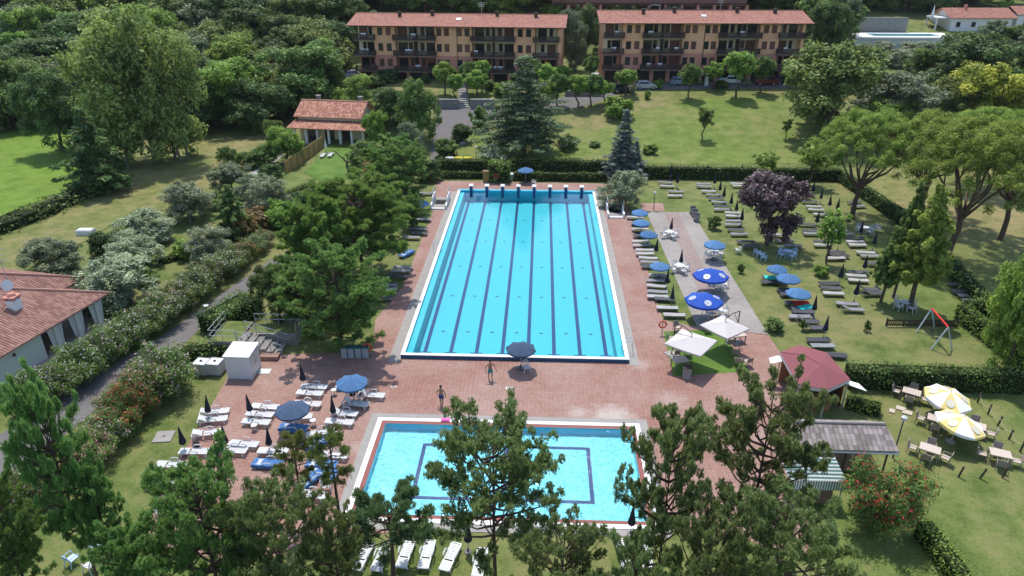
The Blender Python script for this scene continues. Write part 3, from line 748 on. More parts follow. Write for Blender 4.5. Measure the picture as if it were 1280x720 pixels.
def poolfloor(name, c, var, ripple):
    """painted pool shell: tile tones a little lighter and darker, tile joints"""
    n = NT(name); co = n.coord()
    b = n.add('ShaderNodeTexBrick', offset=0.0, ins={'Vector': co, 'Color1': c, 'Color2': tuple(x * (1 - var) for x in c), 'Mortar': tuple(x * 0.86 for x in c), 'Scale': 1.0, 'Mortar Size': 0.012, 'Brick Width': 0.5, 'Row Height': 0.25})
    col = n.mix(n.ramp(n.noise(co, 0.12, 3), [(0.3, 0.0), (0.7, 0.15)]), b.outputs['Color'], tuple(x * 0.86 for x in c))
    if ripple:       # pale noise flecks painted into the floor colour as caustic sparkle
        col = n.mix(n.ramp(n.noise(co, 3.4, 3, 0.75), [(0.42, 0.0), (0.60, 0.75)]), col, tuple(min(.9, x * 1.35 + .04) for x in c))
    return n.done(n.bsdf(col, 0.5, 0.3))
M_POOL = poolfloor('turquoise_pool_shell', (0.058, 0.43, 0.51), 0.06, 0)
M_POOLD = paint('turquoise_pool_side', (0.035, 0.39, 0.54), 0.5, 0.3, 0.06, 1.0)
M_POOL2 = poolfloor('pale_pool_shell', (0.13, 0.47, 0.56), 0.25, 1)  # stronger tile contrast and pale flecks imitate the caustic light in the colour
M_LINE = paint('lane_blue', (0.004, 0.024, 0.12), 0.5, 0.3, 0.1, 2.0)

def basin(name, x0, x1, y0, y1, zf, zt, mf, ms, lines, ledge=0.0):
    m = MB()
    m.face([(x0, y0, zf), (x1, y0, zf), (x1, y1, zf), (x0, y1, zf)], 0)
    m.face([(x0, y1, zf), (x1, y1, zf), (x1, y1, zt), (x0, y1, zt)], 1)
    m.face([(x1, y0, zf), (x0, y0, zf), (x0, y0, zt), (x1, y0, zt)], 0)
    m.face([(x0, y0, zf), (x0, y1, zf), (x0, y1, zt), (x0, y0, zt)], 0)
    m.face([(x1, y1, zf), (x1, y0, zf), (x1, y0, zt), (x1, y1, zt)], 0)
    if ledge:
        m.b2((x0 + .002, y0 + 0.01, zf - .02), (x0 + ledge, y1 - 0.01, 0.10)); m.b2((x1 - ledge, y0 + .01, zf - .02), (x1 - .002, y1 - 0.01, 0.10))
    for (a, b, c, d) in lines: m.b2((a, c, zf - 0.01), (b, d, zf + 0.012), 2)
    tag(m.build(name, [mf, ms, M_LINE]), kind='structure')
ZF = -1.15
lx0 = atz(531, 441, ZF); lx1 = atz(757.5, 443, ZF); ly1 = atz(640, 250, ZF).y; ly0 = (lx0.y + lx1.y) / 2
lines = []
for i in range(8):
    x = lx0.x + (lx1.x - lx0.x) * i / 7
    lines += [(x - 0.16, x + 0.16, ly0, ly1), (x - 0.5, x + 0.5, ly0 - 0.13, ly0 - 0.001), (x - 0.5, x + 0.5, ly1 + 0.001, ly1 + 0.25)]
    if i < 7:
        for k in range(6): y = ly0 + 3.5 + k * 7.2; xx = x + (lx1.x - lx0.x) / 14; lines.append((xx - 0.16, xx + 0.16, y, y + 0.16))
basin('pool_basin', PX0, PX1, PY0, PY1, ZF, 0.30, M_POOL, M_POOLD, lines, 0.55)
m = MB(); m.face([(PX0 + .001, PY0 + .001, 0.18), (PX1 - .001, PY0 + .001, 0.18), (PX1 - .001, PY1 - .001, 0.18), (PX0 + .001, PY1 - .001, 0.18)])
tag(m.build('pool_water', M_WATER), kind='structure')
def frame(name, x0, x1, y0, y1, w, z0, z1, mats, near=None):
    m = MB()
    m.b2((x0 - w, y0 - w, z0), (x0, y1 + w, z1)); m.b2((x1, y0 - w, z0), (x1 + w, y1 + w, z1))
    m.b2((x0, y0 - w, z0), (x1, y0, z1)); m.b2((x0, y1, z0), (x1, y1 + w, z1))
    return tag(m.build(name, mats), kind='structure')
m = MB()
w = CW_; z1 = CZ
m.b2((PX0 - w, PY0 - w, z1 - 0.03), (PX0 - .001, PY1, z1)); m.b2((PX1 + .001, PY0 - w, z1 - 0.05), (PX1 + w, PY1, z1)); m.b2((PX0, PY0 - w, z1 - 0.05), (PX1, PY0 - .001, z1))
m.b2((PX0 - w + .01, PY0 - w + .02, -0.1), (PX0 - .003, PY1, z1 - 0.05), 1); m.b2((PX1 + .003, PY0 - w + .02, -0.1), (PX1 + w - .01, PY1, z1 - 0.05), 1)
m.b2((PX0 - .003, PY0 - w + .02, -0.1), (PX1 + .003, PY0 - .003, z1 - 0.05), 1)
m.b2((PX0 - w, PY1 + .001, -0.1), (PX1 + w, PY1 + 0.5, 0.36), 2)
tag(m.build('pool_coping', [M_COPING, M_NAVYWALL, paint('turquoise_wall_top', (0.05, 0.40, 0.55), 0.5, 0.3, 0.08, 2.0)]), kind='structure')
m = MB()
m.b2((PX0 - 1.25, PY0 - w - 0.55, -0.05), (PX0 - w - .002, PY1 + .6, 0.012)); m.b2((PX1 + w + .002, PY0 - w - 0.3, -0.05), (PX1 + 1.1, PY1 + .6, 0.012))
tag(m.build('pool_surround', M_CONC), kind='structure')

# --- the small pool
sl0 = atz(531, 555, -0.5); sl1 = atz(735, 560.5, -0.5); sl2 = atz(516, 621, -0.5); ym = sl2.y; xm = (sl0.x + sl1.x) / 2
q = 0.13
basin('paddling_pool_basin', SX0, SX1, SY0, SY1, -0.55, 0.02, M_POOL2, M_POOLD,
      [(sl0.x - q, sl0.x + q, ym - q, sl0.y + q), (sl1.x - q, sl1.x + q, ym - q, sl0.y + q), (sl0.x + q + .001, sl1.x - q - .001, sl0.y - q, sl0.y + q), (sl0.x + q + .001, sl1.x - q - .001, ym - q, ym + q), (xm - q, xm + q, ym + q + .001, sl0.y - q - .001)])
m = MB(); m.face([(SX0 + .001, SY0 + .001, -0.06), (SX1 - .001, SY0 + .001, -0.06), (SX1 - .001, SY1 - .001, -0.06), (SX0 + .001, SY1 - .001, -0.06)])
tag(m.build('paddling_pool_water', M_WATER2), kind='structure')
frame('paddling_pool_gutter', SX0 - .001, SX1 + .001, SY0 - .001, SY1 + .001, 0.30, -0.1, 0.022, paint('dark_red_gutter', (0.22, 0.075, 0.06), 0.7, 0.3, 0.2, 3.0))
frame('paddling_pool_coping', SX0 - .302, SX1 + .302, SY0 - .302, SY1 + .302, 0.34, -0.1, 0.05, M_COPING)
frame('paddling_pool_surround', SX0 - .644, SX1 + .644, SY0 - .644, SY1 + .644, 0.55, -0.1, 0.012, M_CONC)

# ------------------------------------------------------------------ buildings
def apartments(px0, py0, px1, label, red_floor=True, seed=1):
    p, t = G(px0, py0); q_, _ = G(px1, py0 + 0.3); L = (q_ - p).length
    rnd = random.Random(seed)
    root = empty('apartment_building', p, math.atan2(q_.y - p.y, q_.x - p.x)); tag(root, label, 'apartment building')
    D = 11.0; lev = [0, 2.5, 5.45, 8.4, 11.35]; RB = 1.7
    segs = [('b', 0, .09), ('w', .09, .195), ('b', .195, .39), ('w', .39, .575), ('b', .575, .775), ('w', .775, .875), ('b', .875, .985), ('p', .985, 1.0)]
    up = MB(); lo = MB()
    lo.b2((0, RB, -2), (L, D, lev[2] - 0.001)); up.b2((0, RB + .001, lev[2]), (L, D - .001, lev[4]))
    for k, a, b in segs:
        x0, x1 = a * L, b * L
        if k == 'b': up.b2((x0, RB - .04, lev[2]), (x1, RB - .001, lev[4]), 1)
        if k in 'wp':
            lo.b2((x0, 0, lev[1] + .01), (x1, RB - .002, lev[2] - .001)); up.b2((x0 + .001, -0.02, lev[2]), (x1 - .001, RB - .002, lev[4]))
    n = 12
    for i in range(n + 1):
        x = L * i / n; lo.b2((max(0, x - .35), 0.05, -2), (min(L, x + .35), RB - .003, lev[1] + .008))
    lo.build('lower_wall', M_BRICKRED, root); up.build('upper_wall', [M_OCHRE, M_CREAM], root)
    for i in range(n):
        x = L * (i + .5) / n
        g = MB(); g.b2((x - L / n / 2 + .4, 1.2, 0), (x + L / n / 2 - .4, 1.3, lev[1] - .35)); g.build('garage_door', M_DARKWOOD, root)
    def window(x, z, w=0.85, h=1.35, y=-0.02, shut=None):
        o = MB(); o.b2((x - w / 2 - .06, y - .05, z - .06), (x + w / 2 + .06, y - .002, z + h + .06)); wd = o.build('window', M_BROWN, root)
        o = MB(); o.b2((x - w / 2, y - .075, z), (x + w / 2, y - .055, z + h))
        o.build('shutter' if shut else 'pane', M_BROWN if shut else M_DARKGL, wd)
    for k, a, b in segs:
        x0, x1 = a * L, b * L; wd = x1 - x0
        if k == 'w':
            xs = [.30, .70] if wd < 6 else [.12, .32, .66, .86]
            for l in (2, 3):
                for f in xs: window(x0 + wd * f, lev[l] + 0.85, shut=rnd.random() < 0.55)
            if red_floor:
                for f in xs: window(x0 + wd * f, lev[1] + 0.85, shut=rnd.random() < 0.5)
        if k == 'b':
            for l in (1, 2, 3):
                z = lev[l]; o = MB(); o.b2((x0 - .25, -1.0, z - .16), (x1 + .25, RB - .001, z)); bal = o.build('balcony', paint('balcony_slab', (0.22, 0.16, 0.12), 0.8, 0.2, 0.2), root)
                o = MB(); y = -0.95
                o.b2((x0 - .25, y - .03, z + .92), (x1 + .25, y + .03, z + 1.0)); o.b2((x0 - .25, y - .02, z + .1), (x1 + .25, y + .02, z + .16))
                nb = int((wd + .5) / 0.17)
                for i in range(nb + 1): xx = x0 - .25 + (wd + .5) * i / nb; o.b2((xx - .055, y - .012, z), (xx + .055, y + .012, z + .95))
                for xx in (x0 - .24, x1 + .24): o.b2((xx - .02, y, z + .1), (xx + .02, 0.0, z + 1.0))
                o.build('railing', M_DARKWOOD, bal)
                if wd > 5:
                    doors = [(.14, 1.9, 2.2), (.34, .8, 1.9), (.64, .8, 1.9), (.86, 1.9, 2.2)]
                else: doors = [(.32, .7, 1.9), (.70, 1.7, 2.2)]
                if rnd.random() < .5: doors = [(1 - f, w_, h_) for f, w_, h_ in doors]
                for f, w_, h_ in doors:
                    o = MB(); c = x0 + wd * f; zz = z if h_ > 2 else z + .75
                    o.b2((c - w_ / 2, RB - .06, zz), (c + w_ / 2, RB + .02, z + 2.25)); d_ = o.build('balcony_door', M_BROWN if rnd.random() < .6 else M_DARKWOOD, root)
                    o = MB(); o.b2((c - w_ / 2 + .1, RB - .09, zz + .1), (c + w_ / 2 - .1, RB - .062, z + 2.15)); o.build('pane', M_DARKGL if rnd.random() < .7 else M_BROWN, d_)
                if wd > 5:
                    o = MB(); xm_ = (x0 + x1) / 2; o.b2((xm_ - .12, -0.6, z), (xm_ + .12, RB - .065, lev[l + 1] - .17)); o.build('party_wall', M_DARKWOOD, root)
                for _ in range(rnd.randint(0, 2)):      # washing and boxes of the flats
                    c = rnd.uniform(x0 + .5, x1 - .5); o = MB(); o.b2((c - rnd.uniform(.2, .6), -0.8, z + .55), (c + rnd.uniform(.2, .6), -0.72, z + 1.25))
                    o.build('washing', paint(rnd.choice(['white_cloth', 'pale_blue_cloth']), rnd.choice([(0.65, 0.65, 0.66), (0.62, 0.63, 0.66)]), 0.8), bal)
    for xf in (.39, .5, .575, .88):
        o = MB(); o.tube([(xf * L, -0.1, 2), (xf * L, -0.1, lev[4] - .1)], 0.06, 6); o.build('drainpipe', M_DARKWOOD, root)
    ov = 0.95; ez = lev[4] + 0.02; rz = ez + 1.45; x0, x1 = -1.3, L + .9
    rf = MB()
    rf.slab([(x0, -ov - .6, ez - 0.25), (x1, -ov - .6, ez - 0.25), (x1, D / 2, rz), (x0, D / 2, rz)], 0.16, 0, (1, 0, 0), 1)
    rf.slab([(x1, D + ov, ez - 0.25), (x0, D + ov, ez - 0.25), (x0, D / 2 + .001, rz), (x1, D / 2 + .001, rz)], 0.16, 0, (1, 0, 0), 1)
    rf.tube([(x0, D / 2, rz), (x1, D / 2, rz)], 0.14, 6, 0)
    roof = rf.build('roof', [M_TILE, M_DARKWOOD], root)
    for xx in (.15, L - .15):
        g = MB(); g.face([(xx, 0, lev[4]), (xx, D, lev[4]), (xx, D / 2, rz - .3)]); g.build('gable', M_OCHRE, root)
    for f, yy in ((.20, .35), (.36, .42), (.68, .42), (.87, .38)):
        c = MB(); z = ez - .25 + (rz - ez + .25) * ((yy * D + ov + .6) / (D / 2 + ov + .6)); c.b2((f * L - .3, yy * D - .3, z - .3), (f * L + .3, yy * D + .3, z + .75)); c.b2((f * L - .4, yy * D - .4, z + .75), (f * L + .4, yy * D + .4, z + .85)); c.build('chimney', M_DARKWOOD, roof)
    c = MB(); f = .5; yy = .22; z = ez - .25 + (rz - ez + .25) * ((yy * D + ov + .6) / (D / 2 + ov + .6)); sl = math.atan((rz - ez + .25) / (D / 2 + ov + .6))
    c.box((f * L, yy * D, z + .06), (1.0, 1.2, .1), 0, M=Matrix.Rotation(sl, 3, 'X')); c.build('skylight', M_METAL, roof)
    # antennas on the ridge
    c = MB(); c.tube([(L * .6, D / 2, rz), (L * .6, D / 2, rz + 2.2)], .04, 5); 
    for z in (1.5, 1.8, 2.1): c.tube([(L * .6 - .6, D / 2, rz + z), (L * .6 + .6, D / 2, rz + z)], .025, 4)
    c.build('antenna', M_METAL, roof)
    return root
apartments(450, 103, 700, 'long ochre apartment block behind the big cedar, its lower floors half hidden by round trees', seed=3)
apartments(753, 102.5, 996, 'long ochre apartment block with a row of garages and parked cars in front', seed=8)

def farmhouse():
    p, t = G(370, 179); q_, _ = G(455, 181)
    root = empty('farmhouse', p, math.atan2(q_.y - p.y, q_.x - p.x)); root.scale = (1, 1, .9); tag(root, 'low farmhouse with weathered tiled roof and white pillared porch behind bamboo screen', 'house')
    W = (q_ - p).length; D = 8.5; py = 2.0
    m = MB(); m.b2((0, py, -.5), (W - 1.2, D, 3.9)); m.b2((0, py + .01, 3.9), (W - 1.2, D, 4.7))
    x1 = W - 1.2
    m.face([(x1 - .01, py, 4.69), (x1 - .01, D, 4.69), (x1 - .01, (py + D) / 2, 6.5)]); m.face([(.01, py, 4.69), (.01, D, 4.69), (.01, (py + D) / 2, 6.5)])
    m.build('wall', M_CREAM, root)
    r = MB(); yc = (py + D) / 2
    r.slab([(-.6, py - .5, 4.55), (x1 + .5, py - .5, 4.55), (x1 + .5, yc, 6.75), (-.6, yc, 6.75)], .15, 0, (1, 0, 0))
    r.slab([(x1 + .5, D + .5, 4.55), (-.6, D + .5, 4.55), (-.6, yc + .001, 6.75), (x1 + .5, yc + .001, 6.75)], .15, 0, (1, 0, 0))
    r.tube([(-.6, yc, 6.76), (x1 + .5, yc, 6.76)], .13, 6)
    rf = r.build('roof', M_TILEOLD, root)
    for x in (2.2, x1 - 1.0):
        c = MB(); c.b2((x - .3, yc + .3, 6.2), (x + .3, yc + .9, 7.4)); c.b2((x - .4, yc + .2, 7.4), (x + .4, yc + 1.0, 7.55)); c.build('chimney', M_STONE, rf)
    s = MB()
    s.slab([(-1.0, -.7, 3.0), (W + .9, -.7, 3.0), (x1 + .01, py - .01, 3.95), (-.5, py - .01, 3.95)], .13, 0, (1, 0, 0))
    s.slab([(W + .9, -.7, 3.0), (W + .9, D, 3.0), (x1 + .012, D, 3.95), (x1 + .012, py, 3.95)], .13, 0, (0, 1, 0))
    s.build('porch_roof', M_TILEOLD, root)
    for i in range(7):
        x = W * i / 6; c = MB(); c.b2((x - .16, -.16, -.3), (x + .16, .16, 2.92)); c.build('porch_pillar', M_WHITE_W, root)
    f = MB(); f.b2((-.5, -.6, -.3), (W + .5, py - .005, .12)); f.build('porch_floor', M_CONC, root)
    for x in (2.2, 5.2, 8.2):
        d = MB(); d.b2((x - .8, py - .05, .12), (x + .8, py + .02, 2.4)); dd = d.build('porch_door', M_DARKWOOD, root)
        d = MB(); d.b2((x - .65, py - .08, .3), (x + .65, py - .052, 2.25)); d.build('pane', M_DARKGL, dd)
farmhouse()

def villa_left():
    c1 = atz(136, 366, 3.0); c0 = atz(-6, 450, 3.0)
    d = (c0 - c1); d.z = 0; L = 26.0; d.normalize(); n = Vector((d.y, -d.x, 0))      # d runs down the eave towards the camera
    if n.x > 0: n = -n
    root = empty('villa', (c1.x, c1.y, 0)); tag(root, 'pale villa with large terracotta hipped roof and curtained porch', 'house')
    def Q(a, b, z): v = d * a + n * b; return Vector((v.x, v.y, z))
    Wd = 13.0; rzd = 5.3
    r = MB()
    A, B = Q(0, 0, 3.0), Q(L, 0, 3.0); C_, E_ = Q(L, Wd, 3.0), Q(0, Wd, 3.0); R1, R2 = Q(5.4, Wd / 2, rzd), Q(L - 5, Wd / 2, rzd)
    r.slab([A, B, R2, R1], .14, 0, d); r.slab([E_, A, R1], .14, 0, n); r.slab([C_, E_, R1, R2], .14, 0, d); r.slab([B, C_, R2], .14, 0, n)
    for a, b in ((A, R1), (E_, R1), (R1, R2)): r.tube([a + Vector((0, 0, .03)), b + Vector((0, 0, .03))], .12, 6)
    # the second, farther hip
    c2 = atz(106, 348, 3.2); o2 = Vector((c2.x - c1.x, c2.y - c1.y, 0)); b2_ = o2.dot(n); a2 = o2.dot(d)
    A2, E2 = Q(a2, b2_, 3.3), Q(a2, b2_ + 11, 3.3); B2, C2 = Q(a2 + 9, b2_, 3.3), Q(a2 + 9, b2_ + 11, 3.3); R3, R4 = Q(a2 + 4.5, b2_ + 4.2, 5.25), Q(a2 + 4.6, b2_ + 9, 5.25)
    r.slab([A2, B2, R3], .14, 0, d); r.slab([E2, A2, R3, R4], .14, 0, n); r.slab([B2, C2, R4, R3], .14, 0, n)
    for a, b in ((A2, R3), (E2, R4), (R3, R4)): r.tube([a + Vector((0, 0, .03)), b + Vector((0, 0, .03))], .12, 6)
    rf = r.build('roof', M_TILEV, root)
    w = MB()
    ang = math.atan2(d.y, d.x)
    def wbox(a0, a1, b0, b1, z0, z1, mb): 
        c = Q((a0 + a1) / 2, (b0 + b1) / 2, (z0 + z1) / 2); mb.box(c, (abs(a1 - a0), abs(b1 - b0), z1 - z0), 0, ang)
    wbox(6.5, L - .8, 1.0, Wd - .9, -.3, 2.86, w); wbox(1.2, 6.498, 5.0, Wd - .9, -.3, 2.86, w)
    w.build('wall', paint('pale_green_render', (0.62, 0.66, 0.60), 0.85, 0.2, 0.06, 1.0), root)
    f = MB(); wbox(-.2, 6.49, .2, 4.99, -.2, .22, f); wbox(6.492, L, .1, .99, -.2, .2, f); f.build('porch_floor', paint('terrace_tiles', (0.42, 0.33, 0.27), 0.7, 0.3, 0.2, 2.0), root)
    for a in (.8, 3.0, 5.2):
        c = MB(); wbox(a - .2, a + .2, .8, 1.2, .22, 2.9, c); c.build('porch_pillar', M_WHITE_W, root)
        cu = MB()
        for s in (-1, 1):
            pts = []
            for k in range(9):
                aa = a + s * (.25 + .07 * k); pts.append(Q(aa, .95 + .07 * (k % 2), 2.8)); 
            for k in range(8):
                lo0 = Q(a + s * (.25 + .035 * k), .95 + .05 * (k % 2), .45); lo1 = Q(a + s * (.25 + .035 * (k + 1)), .95 + .05 * ((k + 1) % 2), .45)
                cu.face([pts[k], pts[k + 1], lo1, lo0])
        cu.build('curtain', paint('white_curtain', (0.72, 0.72, 0.72), 0.9, 0.1, 0.06), root)
    for a in (2.4, 4.6):
        g = MB(); wbox(a - .9, a + .9, 4.93, 5.02, .24, 2.4, g); g.build('porch_door', M_DARKGL, root)
    ac = MB(); wbox(11.2, 12.1, .70, .98, 1.5, 2.15, ac); a_ = ac.build('air_conditioner', M_WHITE_W, root)
    fan = MB(); c = Q(11.55, .68, 1.82); fan.tube([c, c - n * .03], .24, 14); fan.build('fan_grille', M_DARKWOOD, a_)
    lp = MB(); c = Q(9.3, .9, 2.0); lp.tube([c, c - n * .15, c - n * .2 + Vector((0, 0, .15))], .04, 6); lp.lathe([(0.03, .3), (.1, .24), (.09, .05), (.03, 0)], 8, 0, c - n * .2); lp.build('wall_lantern', M_DARKWOOD, root)
    # chimney and aerials standing on the big slope
    def onroof(px, py):
        for k in range(60):
            z = 3.0 + 2.4 * k / 59; q = atz(px, py, z) - c1; b = q.dot(n)
            if 3.0 + (rzd - 3.0) * b / (Wd / 2) <= z: break
        return Vector((q.x, q.y, z))
    c = onroof(19, 384); m = MB(); m.box(c + Vector((0, 0, .2)), (.75, .75, 1.0), 0, ang); ch = m.build('chimney', M_WHITE_W, rf)
    m = MB()
    for sx in (-1, 1):
        for sy in (-1, 1): m.box(c + Vector((sx * .3, sy * .3, .82)), (.16, .16, .26))
    m.box(c + Vector((0, 0, .98)), (.95, .95, .08)); m.lathe([(.45, 0), (.3, .22), (0.02, .3)], 4, 0, c + Vector((0, 0, 1.02))); m.build('chimney_cap', M_BRICKRED, ch)
    c = onroof(15, 368); m = MB(); m.tube([c, c + Vector((0, 0, 4.2))], .03, 5)
    for z in (3.0, 3.5, 4.0): m.tube([c + Vector((-.6, 0, z)), c + Vector((.6, 0, z))], .018, 4)
    ar = m.build('aerial', M_METAL, rf)
    m = MB(); prof = [(0.02, 0), (.2, .03), (.36, .10), (.45, .17)]; m.lathe(prof, 14); dd = m.build('satellite_dish', paint('grey_dish', (0.55, 0.55, 0.55), 0.5), ar); dd.location = c + Vector((0.1, -0.2, .9)); dd.rotation_euler = (R(65), 0, R(15))
    m = MB()
    for a in np.arange(10, 22, 1.6): m.tube([Q(a, -.6, -.1), Q(a, -.6, 1.0)], .025, 5)
    for z in (.5, 1.0): m.tube([Q(10, -.6, z), Q(21.2, -.6, z)], .02, 5)
    tag(m.build('handrail', M_DARKWOOD), 'dark metal handrail along the walkway of the pale villa', 'railing').location = (c1.x, c1.y, 0)
    return root
villa_left()

def plain_house(name, label, px0, px1, py, H, D, mw, roof='gable', mr=None, win=4, rooms=2, eave=.6, rh=1.8):
    p, t = G(px0, py); q_, _ = G(px1, py); L = (q_ - p).length
    root = empty(name, p, math.atan2(q_.y - p.y, q_.x - p.x)); tag(root, label, 'house')
    m = MB(); m.b2((0, 0, -3), (L, D, H)); 
    if roof == 'gable':
        for x in (.01, L - .01): m.face([(x, 0, H), (x, D, H), (x, D / 2, H + rh)])
    m.build('wall', mw, root)
    if roof == 'gable':
        r = MB(); k = rh / (D / 2)
        r.slab([(-eave, -eave, H - eave * k + .1), (L + eave, -eave, H - eave * k + .1), (L + eave, D / 2, H + rh + .1), (-eave, D / 2, H + rh + .1)], .15, 0, (1, 0, 0))
        r.slab([(L + eave, D + eave, H - eave * k + .1), (-eave, D + eave, H - eave * k + .1), (-eave, D / 2 + .001, H + rh + .1), (L + eave, D / 2 + .001, H + rh + .1)], .15, 0, (1, 0, 0))
        rf = r.build('roof', mr, root)
        c = MB(); c.b2((L * .3, D * .4, H + 1), (L * .3 + .6, D * .4 + .6, H + rh + .9)); c.build('chimney', M_BRICKRED, rf)
    else:
        r = MB(); r.b2((-eave, -eave, H), (L + eave, D + eave, H + .3)); r.build('roof', mr, root)
    fl = H / rooms
    for l in range(rooms):
        for i in range(win):
            x = L * (i + .5) / win; w = MB(); w.b2((x - .6, -.06, l * fl + .9), (x + .6, -.002, l * fl + min(2.3, fl - .3))); f = w.build('window', M_WHITE_W, root)
            w = MB(); w.b2((x - .5, -.085, l * fl + 1.0), (x + .5, -.062, l * fl + min(2.2, fl - .4))); w.build('pane', M_DARKGL, f)
    return root
plain_house('house', 'white flat-roofed house peeping out of the trees at the top left', 252, 312, 17, 6.5, 10, M_WHITE_W, 'flat', M_CONC, 5, 2)
vh = plain_house('villa', 'white hillside villa with red tiled roof beside the terrace pool', 1186, 1262, 39, 3.4, 9, M_WHITE_W, 'gable', M_TILE, 4, 1, .8, 1.7)

def villa_wing():      # the second, lower roof and the open porch of the hillside villa
    m = MB(); m.b2((-3.2, 1.0, 2.9), (-.65, 6.5, 3.15)); m.build('porch_roof', M_COPING, vh)
    for y in (1.3, 6.0): m = MB(); m.b2((-3.0, y, -1), (-2.7, y + .3, 2.898)); m.build('porch_pillar', M_WHITE_W, vh)
    p, t = G(1262, 39); L = 9.0
    m = MB(); m.b2((17, 1.5, -3), (17 + L, 8.5, 3.9)); m.build('wing_wall', M_WHITE_W, vh)
    m = MB(); m.slab([(16.5, .9, 3.9), (17.6 + L, .9, 3.9), (17.6 + L, 5, 5.6), (16.5, 5, 5.6)], .15, 0, (1, 0, 0)); m.slab([(17.6 + L, 9.1, 3.9), (16.5, 9.1, 3.9), (16.5, 5.001, 5.6), (17.6 + L, 5.001, 5.6)], .15, 0, (1, 0, 0)); m.build('wing_roof', M_TILE, vh)
    for x in (19.5, 23.5): m = MB(); m.b2((x - .8, 1.42, 1.2), (x + .8, 1.498, 2.7)); w = m.build('window', M_WHITE_W, vh); m = MB(); m.b2((x - .7, 1.39, 1.3), (x + .7, 1.418, 2.6)); m.build('pane', M_DARKGL, w)
villa_wing()

def back_block():
    p, t = G(690, 19); q_, _ = G(930, 19); L = (q_ - p).length
    root = empty('apartment_building', p, 0); tag(root, 'dark red brick building cut off by the top edge above the second apartment roof', 'apartment building')
    m = MB(); m.b2((0, 0, -3), (L, 10, 9)); 
    n = 12
    for i in range(n + 1): x = L * i / n; m.b2((x - .3, -1.4, -3), (x + .3, -.003, 2.6))
    m.build('wall', M_BRICKRED, root)
    for i in range(n):
        x = L * (i + .5) / n; g = MB(); g.b2((x - 1.5, -.12, 0), (x + 1.5, -.002, 2.3)); g.build('garage_door', M_DARKWOOD, root)
    g = MB(); g.b2((-.3, -1.6, 2.62), (L + .3, -.001, 2.85)); b = g.build('balcony', M_DARKWOOD, root)
    g = MB()
    g.b2((-.3, -1.6, 3.72), (L + .3, -1.54, 3.8))
    for i in range(int(L / .3)): g.b2((i * .3, -1.58, 2.85), (i * .3 + .12, -1.55, 3.72))
    g.build('railing', M_DARKWOOD, b)
    s = MB(); x = L * .42
    for i in range(9): s.b2((x + i * .45, -3.6, i * .3 - .1), (x + i * .45 + .5, -2.4, i * .3 + .05))
    s.b2((x + 4, -3.6, 2.55), (x + 6.2, -1.62, 2.75)); s.b2((x + 5.9, -3.5, -1), (x + 6.2, -3.2, 2.55)); s.build('outside_stair', M_CONC, root)
    g = MB(); g.slab([(-1, -2.2, 8.9), (L + 1, -2.2, 8.9), (L + 1, 5, 11.2), (-1, 5, 11.2)], .15, 0, (1, 0, 0)); g.build('roof', M_TILE, root)
back_block()

def terrace_pool():
    p, t = G(1068, 60); q_, _ = G(1196, 60); L = (q_ - p).length; z = p.z + rise(1068, 60, 46); y0 = p.y; zb = p.z - 2
    def strip(xa, xb, ya, yb, m): m.b2((p.x + xa, y0 + ya, zb), (p.x + xb, y0 + yb, z))
    o = MB(); strip(0, L, .3, 2.0, o); strip(0, L, 7.4, 9.5, o); strip(0, L * .2, 2.001, 7.399, o); strip(L * .86, L, 2.001, 7.399, o); o.b2((p.x - .4, y0 - .5, z - .35), (p.x + L * .8, y0 + .299, z - .003))
    tag(o.build('pool_terrace', M_COPING), kind='structure')
    xa, xb = p.x + L * .2, p.x + L * .86
    for nm, zz, mt in (('terrace_water', z - .1, M_WATER), ('terrace_pool_basin', z - 1, M_POOL)):
        o = MB(); o.face([(xa, y0 + 2, zz), (xb, y0 + 2, zz), (xb, y0 + 7.4, zz), (xa, y0 + 7.4, zz)]); tag(o.build(nm, mt), kind='structure')
    w = MB(); w.b2((p.x - 1, y0 + 10.2, zb), (p.x + L * .66, y0 + 11, z + 3.4)); tag(w.build('retaining_wall', M_STONE), 'grey stone retaining wall behind the hillside terrace pool', 'wall')
terrace_pool()

# stone walls and steps beneath the first apartment block
def low_wall(px0, px1, py, h, label, th=.5, mat=None):
    a, _ = G(px0, py); b, _ = G(px1, py); m = MB()
    m.box(((a.x + b.x) / 2, (a.y + b.y) / 2, (a.z + b.z) / 2 + h / 2 - .5), ((b - a).length, th, h + 1), 0, math.atan2(b.y - a.y, b.x - a.x))
    m.box(((a.x + b.x) / 2, (a.y + b.y) / 2, (a.z + b.z) / 2 + h + .04), ((b - a).length + .1, th + .14, .1), 1, math.atan2(b.y - a.y, b.x - a.x))
    return tag(m.build('stone_wall', [mat or M_STONE, M_CONC]), label, 'wall')
low_wall(546, 573, 135, 1.5, 'grey stone wall at the head of the road, left of the stairway')
low_wall(588, 618, 135, 1.5, 'grey stone wall at the head of the road, right of the stairway')
low_wall(706, 752, 120, .9, 'low stone wall along the inner side of the bending road')
def steps():
    a, _ = G(580, 134); b, _ = G(578, 104); m = MB(); n = 14
    for i in range(n):
        f = i / n; p = a.lerp(b, f); z = T(p.x, p.y); m.box((p.x, p.y, z - .3), (1.9, (b - a).length / n + .02, .9), 0)
    m.build('stairs', M_CONC); o = m
for o_ in (0,):
    steps()
tag(bpy.data.objects['stairs'], 'pale concrete stairway climbing from the road to the first apartment block', 'stairs')
